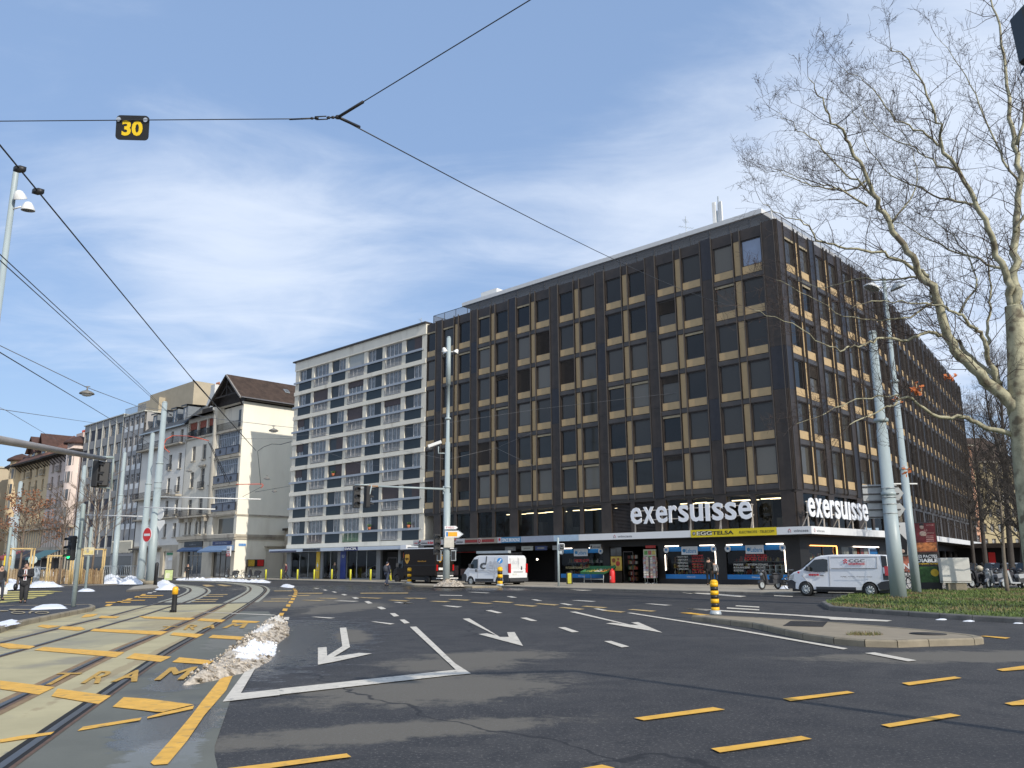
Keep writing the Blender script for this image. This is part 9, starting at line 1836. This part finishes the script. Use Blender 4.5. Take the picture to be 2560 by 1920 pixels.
LM=[ # points, r0, r1, depth offset
 (trunk,.50,.27),
 (limb([(2533,765),(2526,717),(2510,672),(2478,593),(2439,511),(2401,434),(2355,366),(2348,318),(2319,241),(2275,150),(2227,116)],-3.5),.19,.015),
 (limb([(2533,767),(2538,680),(2538,579),(2548,463),(2541,362),(2521,270),(2517,193),(2502,87),(2478,0),(2466,-60)],2.5),.21,.02),
 (limb([(2541,1030),(2523,1000),(2466,950),(2401,891),(2363,826),(2341,744),(2309,690),(2271,625),(2227,560),(2195,500),(2169,449),(2131,367),(2105,330),(2073,289),(2049,232),(2020,193)],-5.5),.29,.012),
 (limb([(2189,487),(2150,463),(2102,424),(2039,357),(1981,309),(1943,280)],-1),.07,.01),
 (limb([(2169,516),(2097,477),(2034,463),(1972,441),(1930,420)],-2),.06,.01),
 (limb([(2169,449),(2110,478),(2060,462),(2025,453),(1976,434),(1905,424)],1),.055,.01),
 (limb([(2320,700),(2303,679),(2260,652),(2184,628),(2097,617),(2043,598),(2010,560),(1951,533),(1900,500)],-4),.11,.01),
 (limb([(2363,836),(2310,832),(2272,850),(2200,846),(2167,858),(2129,867),(2100,877),(2040,850),(1960,800),(1885,775)],-6),.09,.01),
 (limb([(2500,960),(2468,888),(2460,840),(2429,813),(2398,784),(2357,765),(2272,757),(2200,752),(2130,770)],-3),.13,.012),
 (limb([(2532,1089),(2455,1062),(2406,1043),(2358,1043),(2309,1021),(2265,994),(2233,1013),(2206,1021),(2124,1062)],-5),.12,.02),
 (limb([(2265,994),(2200,990),(2120,1005),(2050,1040),(1990,1060)],-3),.05,.01),
 (limb([(2468,888),(2470,835),(2474,772),(2475,700),(2470,620)],2),.10,.02),
 (limb([(2398,784),(2440,700),(2400,610),(2330,545),(2260,520)],3),.06,.01),
 (limb([(2549,1060),(2508,985),(2480,940),(2441,905),(2398,854),(2374,835),(2340,770),(2325,715)],1.5),.18,.03),
 (limb([(2355,366),(2300,330),(2240,300),(2190,240),(2150,190),(2105,170)],-2),.06,.01),
 (limb([(2401,434),(2330,400),(2270,360),(2200,330),(2140,250)],1),.06,.01),
 (limb([(2548,463),(2500,380),(2450,260),(2400,170),(2340,90)],1),.07,.01),
 (limb([(2439,511),(2370,500),(2300,470),(2210,420),(2150,330),(2120,240)],2),.07,.01),
 (limb([(2510,672),(2420,640),(2330,600),(2250,560),(2150,540)],3),.07,.01),
 (limb([(2541,362),(2570,250),(2600,100)],0),.08,.02),(limb([(2538,579),(2580,500),(2640,400)],0),.09,.02),
 (limb([(2545,900),(2590,760),(2650,640)],1),.2,.05),
 (limb([(2309,690),(2230,700),(2140,700),(2060,720),(1990,700)],2),.06,.01),
 (limb([(2341,744),(2280,790),(2200,800),(2110,790),(2020,740),(1940,700)],-3),.06,.01),
 (limb([(2227,560),(2290,470),(2280,380),(2240,300)],2),.05,.01)]
T=thing('plane_tree','large bare plane tree with pale mottled limbs reaching in from the right','tree',tuple(base)); b=MB(); o_=base
mfn=lambda r: 0 if r>.03 else 1
def smoothp(P,k=4):
    out=[]; n=len(P)
    for i in range(n-1):
        p0,p1,p2,p3=P[max(i-1,0)],P[i],P[i+1],P[min(i+2,n-1)]
        for j in range(k): t=j/k; out.append(.5*((2*p1)+(p2-p0)*t+(2*p0-5*p1+4*p2-p3)*t*t+(3*p1-p0-3*p2+p3)*t**3))
    out.append(P[-1]); return out
bt=MB()
for li,(P,r0,r1) in enumerate(LM):
    P=[p-o_ for p in P]; Q=smoothp(P,4); n=len(Q); k_=1 if not li else (.84 if r0>.15 else .8); rs=[k_*(r0+(r1-r0)*(i/(n-1))**.7) for i in range(n)]
    if li: Q=[q+V((R.gauss(0,.03),R.gauss(0,.08),R.gauss(0,.03))) if 0<i<n-1 else q for i,q in enumerate(Q)]
    lv=b; lv.tube(Q,rs,10 if r0>.1 else 6,0)
    if li==0: continue
    tot=sum((Q[i+1]-Q[i]).length for i in range(n-1)); s=0; nxt=.5 if r0<.1 else 1.6
    for i in range(n-1):
        s+=(Q[i+1]-Q[i]).length
        while s>nxt:
            nxt+=R.uniform(.18,.35)*(1.0 if r0>.1 else .8); dd=(Q[i+1]-Q[i]).normalized(); a=V((R.gauss(0,1),R.gauss(0,1),R.gauss(0,.9)+.2)).normalized(); t=nxt/tot
            L_=R.uniform(.8,1.9)*(1.15-.35*t); twigs(bt,Q[i],dd*.8+a,L_,min(rs[i]*.45,.018),2 if R.random()<.62 else 3,R,mfn,kids=(2,4))
    twigs(bt,Q[-1],(Q[-1]-Q[-2]),1.2,.012,3,R,mfn)
b.build('trunk',[BK1],T); bt.build('twigs',[BK1,BK2],T)
b=MB()
for i in range(260):                                         # seed balls and a few dead leaves on the twigs
    q=V(bt.v[R.randrange(len(bt.v))]); 
    if R.random()<.9: b.tube([q,q+V((0,0,-.09))],.003,3,0,cap=False); b.ball((q.x,q.y,q.z-.11),.022,.022,.022,6,0)
stuff(b.build('seed_balls',[mat('seed_ball',(.06,.03,.025),.8,0,.2)],T))
b=MB()
for (x,y) in ((2292,978),(2283,966),(2378,945),(2372,940),(2244,997),(2262,1180),(2300,972),(2285,975)):
    c=D(x,y,DT-3)-o_
    for _ in range(9): a=V((R.uniform(-1,1),R.uniform(-1,1),R.uniform(-1,1))).normalized()*.08; e_=a.orthogonal().normalized()*.06; q=c+V((R.gauss(0,.07),R.gauss(0,.07),R.gauss(0,.07))); b.add([q-a,q+e_,q+a,q-e_],[(0,1,2,3)])
b.build('dead_leaves',[mat('dead_leaf_orange',(.42,.12,.03),.8,0,.3,4)],T)
def bare(label,px_,dist,top,r0,seed,lean=0,dens=26,m1=BK3,m2=BK3,zb=.1,low=.3,spread=.42,dep=3,up=.18,name='bare_tree'):
    q=D(*px_,dist); q.z=zb; R=random.Random(seed); tz=D(*top,dist); T=thing(name,label,'tree',tuple(q),0,'bare trees behind the lawn'); v=tz-q; h=v.z; b=MB(); P=smoothp([V((0,0,0)),V((v.x*.2+lean,0,h*.25)),V((v.x*.5+lean*.5,R.uniform(-.3,.3),h*.55)),V((v.x*.85,R.uniform(-.3,.3),h*.82)),V((v.x,0,h))],4); n=len(P); rs=[r0*(1-.93*i/(n-1)) for i in range(n)]; b.tube(P,rs,8); b.build('trunk',m1,T)
    b=MB()
    for i in range(dens):
        t=low+(1-low)*(i+R.random())/dens; k=min(int(t*(n-1)),n-2); p=P[k].lerp(P[k+1],t*(n-1)-k); a=R.random()*6.28; L_=h*spread*(1.15-t)*R.uniform(.7,1.1); twigs(b,p,V((cos(a),sin(a),.55+up)),L_,max(.012,rs[k]*.42),dep,R,lambda r:0,up=up,seg=4,curl=.25,kids=(3,5))
    b.build('crown',m2,T)
bare('slim tree with pale trunk and dark twiggy crown standing in the lawn',(2518,1476),49.,(2488,1120),.11,3,0,30,mat('slim_bark',(.17,.14,.11),.85,0,.25,4),BK3,low=.30,spread=.30,dep=4,up=.05,name='slim_tree')
bare('dark tree leaning in from the right behind the slim tree',(2560,1470),62,(2452,960),.24,5,.5,39,spread=.30)
bare('tall dark tree with upright twigs behind the plane tree trunk',(2535,1470),72,(2500,880),.24,7,0,45,spread=.30,up=.3)
bare('dark bare tree near the far end of the sunny facade',(2470,1462),80,(2430,1010),.22,9,0,42,spread=.30,up=.2)
bare('dark bare tree right of the far end of the dark block',(2440,1462),92,(2415,1120),.2,11,0,39,spread=.33)
bare('dark dense bare tree at the right edge behind the motor scooters',(2580,1470),58,(2548,1140),.26,13,0,42,spread=.40,dep=3)
bare('thin bare tree with fine upright twigs against the sky by the plane trunk',(2600,1470),85,(2545,840),.22,17,0,39,spread=.26,up=.35)
# low dark shrubs and parked cars far behind the scooters
for i,(x,d,w_) in enumerate(((2420,100,5),(2475,96,5),(2530,92,5))):
    car(['dark parked car seen behind the scooters, nearest the dark block','dark parked car seen behind the slim tree','dark parked car at the right edge behind the scooters'][i],(D(x,1450,d).x,D(x,1450,d).y,0),AF+pi/2+.5,(.03,.032,.04))
b=MB(); R=random.Random(77)
for i in range(2600):
    x=R.uniform(0,26); z=abs(R.gauss(0,.8)); y=R.gauss(0,.7); a=V((R.uniform(-1,1),R.uniform(-1,1),R.uniform(-1,1))).normalized()*.16; e_=a.orthogonal().normalized()*.1; c=V((x,y,z)); b.add([c-a,c+e_,c+a,c-e_],[(0,1,2,3)],R.randrange(2))
q=D(2425,1450,118); stuff(tag(b.build('hedge',[mat('hedge_dark',(.035,.04,.02),.85,0,.3,3),mat('hedge_brown',(.06,.045,.03),.85,0,.3,3)],None,TR(q.x,q.y,.1,-.25)),'dark low hedge across the background behind the scooters','hedge'))
# pieces that can be counted become parts of their own
SPL={'mezzanine_glazing','partition_wall','string_course','window_apron','bay_window','bumper_trim','ceiling_light','dark_opening','tail_lamp','headlamp','seam','fanlight','balcony','small_balcony','light_tube','round_badge','wall_lamp','side_window','door_glass','office_furniture','dormer_window','showroom_glazing'}
def split_loose(o):
    me=o.data; n=len(me.vertices); par=list(range(n))
    def f(i):
        while par[i]!=i: par[i]=par[par[i]]; i=par[i]
        return i
    for e in me.edges:
        a,c=f(e.vertices[0]),f(e.vertices[1])
        if a!=c: par[a]=c
    G_={}
    for p in me.polygons: G_.setdefault(f(p.vertices[0]),[]).append(p)
    if len(G_)<2 or len(G_)>60: return
    for k,(r,ps) in enumerate(G_.items()):
        ix={}; vs=[]; fs=[]
        for p in ps:
            g_=[]
            for v in p.vertices:
                if v not in ix: ix[v]=len(vs); vs.append(me.vertices[v].co[:])
                g_.append(ix[v])
            fs.append(g_)
        m2=bpy.data.meshes.new(o.name.split('.')[0]); m2.from_pydata(vs,[],fs)
        for q in me.materials: m2.materials.append(q)
        m2.polygons.foreach_set('material_index',[p.material_index for p in ps]); m2.polygons.foreach_set('use_smooth',[p.use_smooth for p in ps]); m2.update()
        if k==0: first=m2
        else: ob(o.name.split('.')[0],m2,o.parent,o.matrix_local.copy())
    o.data=first
for o in list(bpy.data.objects):
    if o.type=='MESH' and o.parent and o.name.split('.')[0] in SPL and o.data.users==1: split_loose(o)
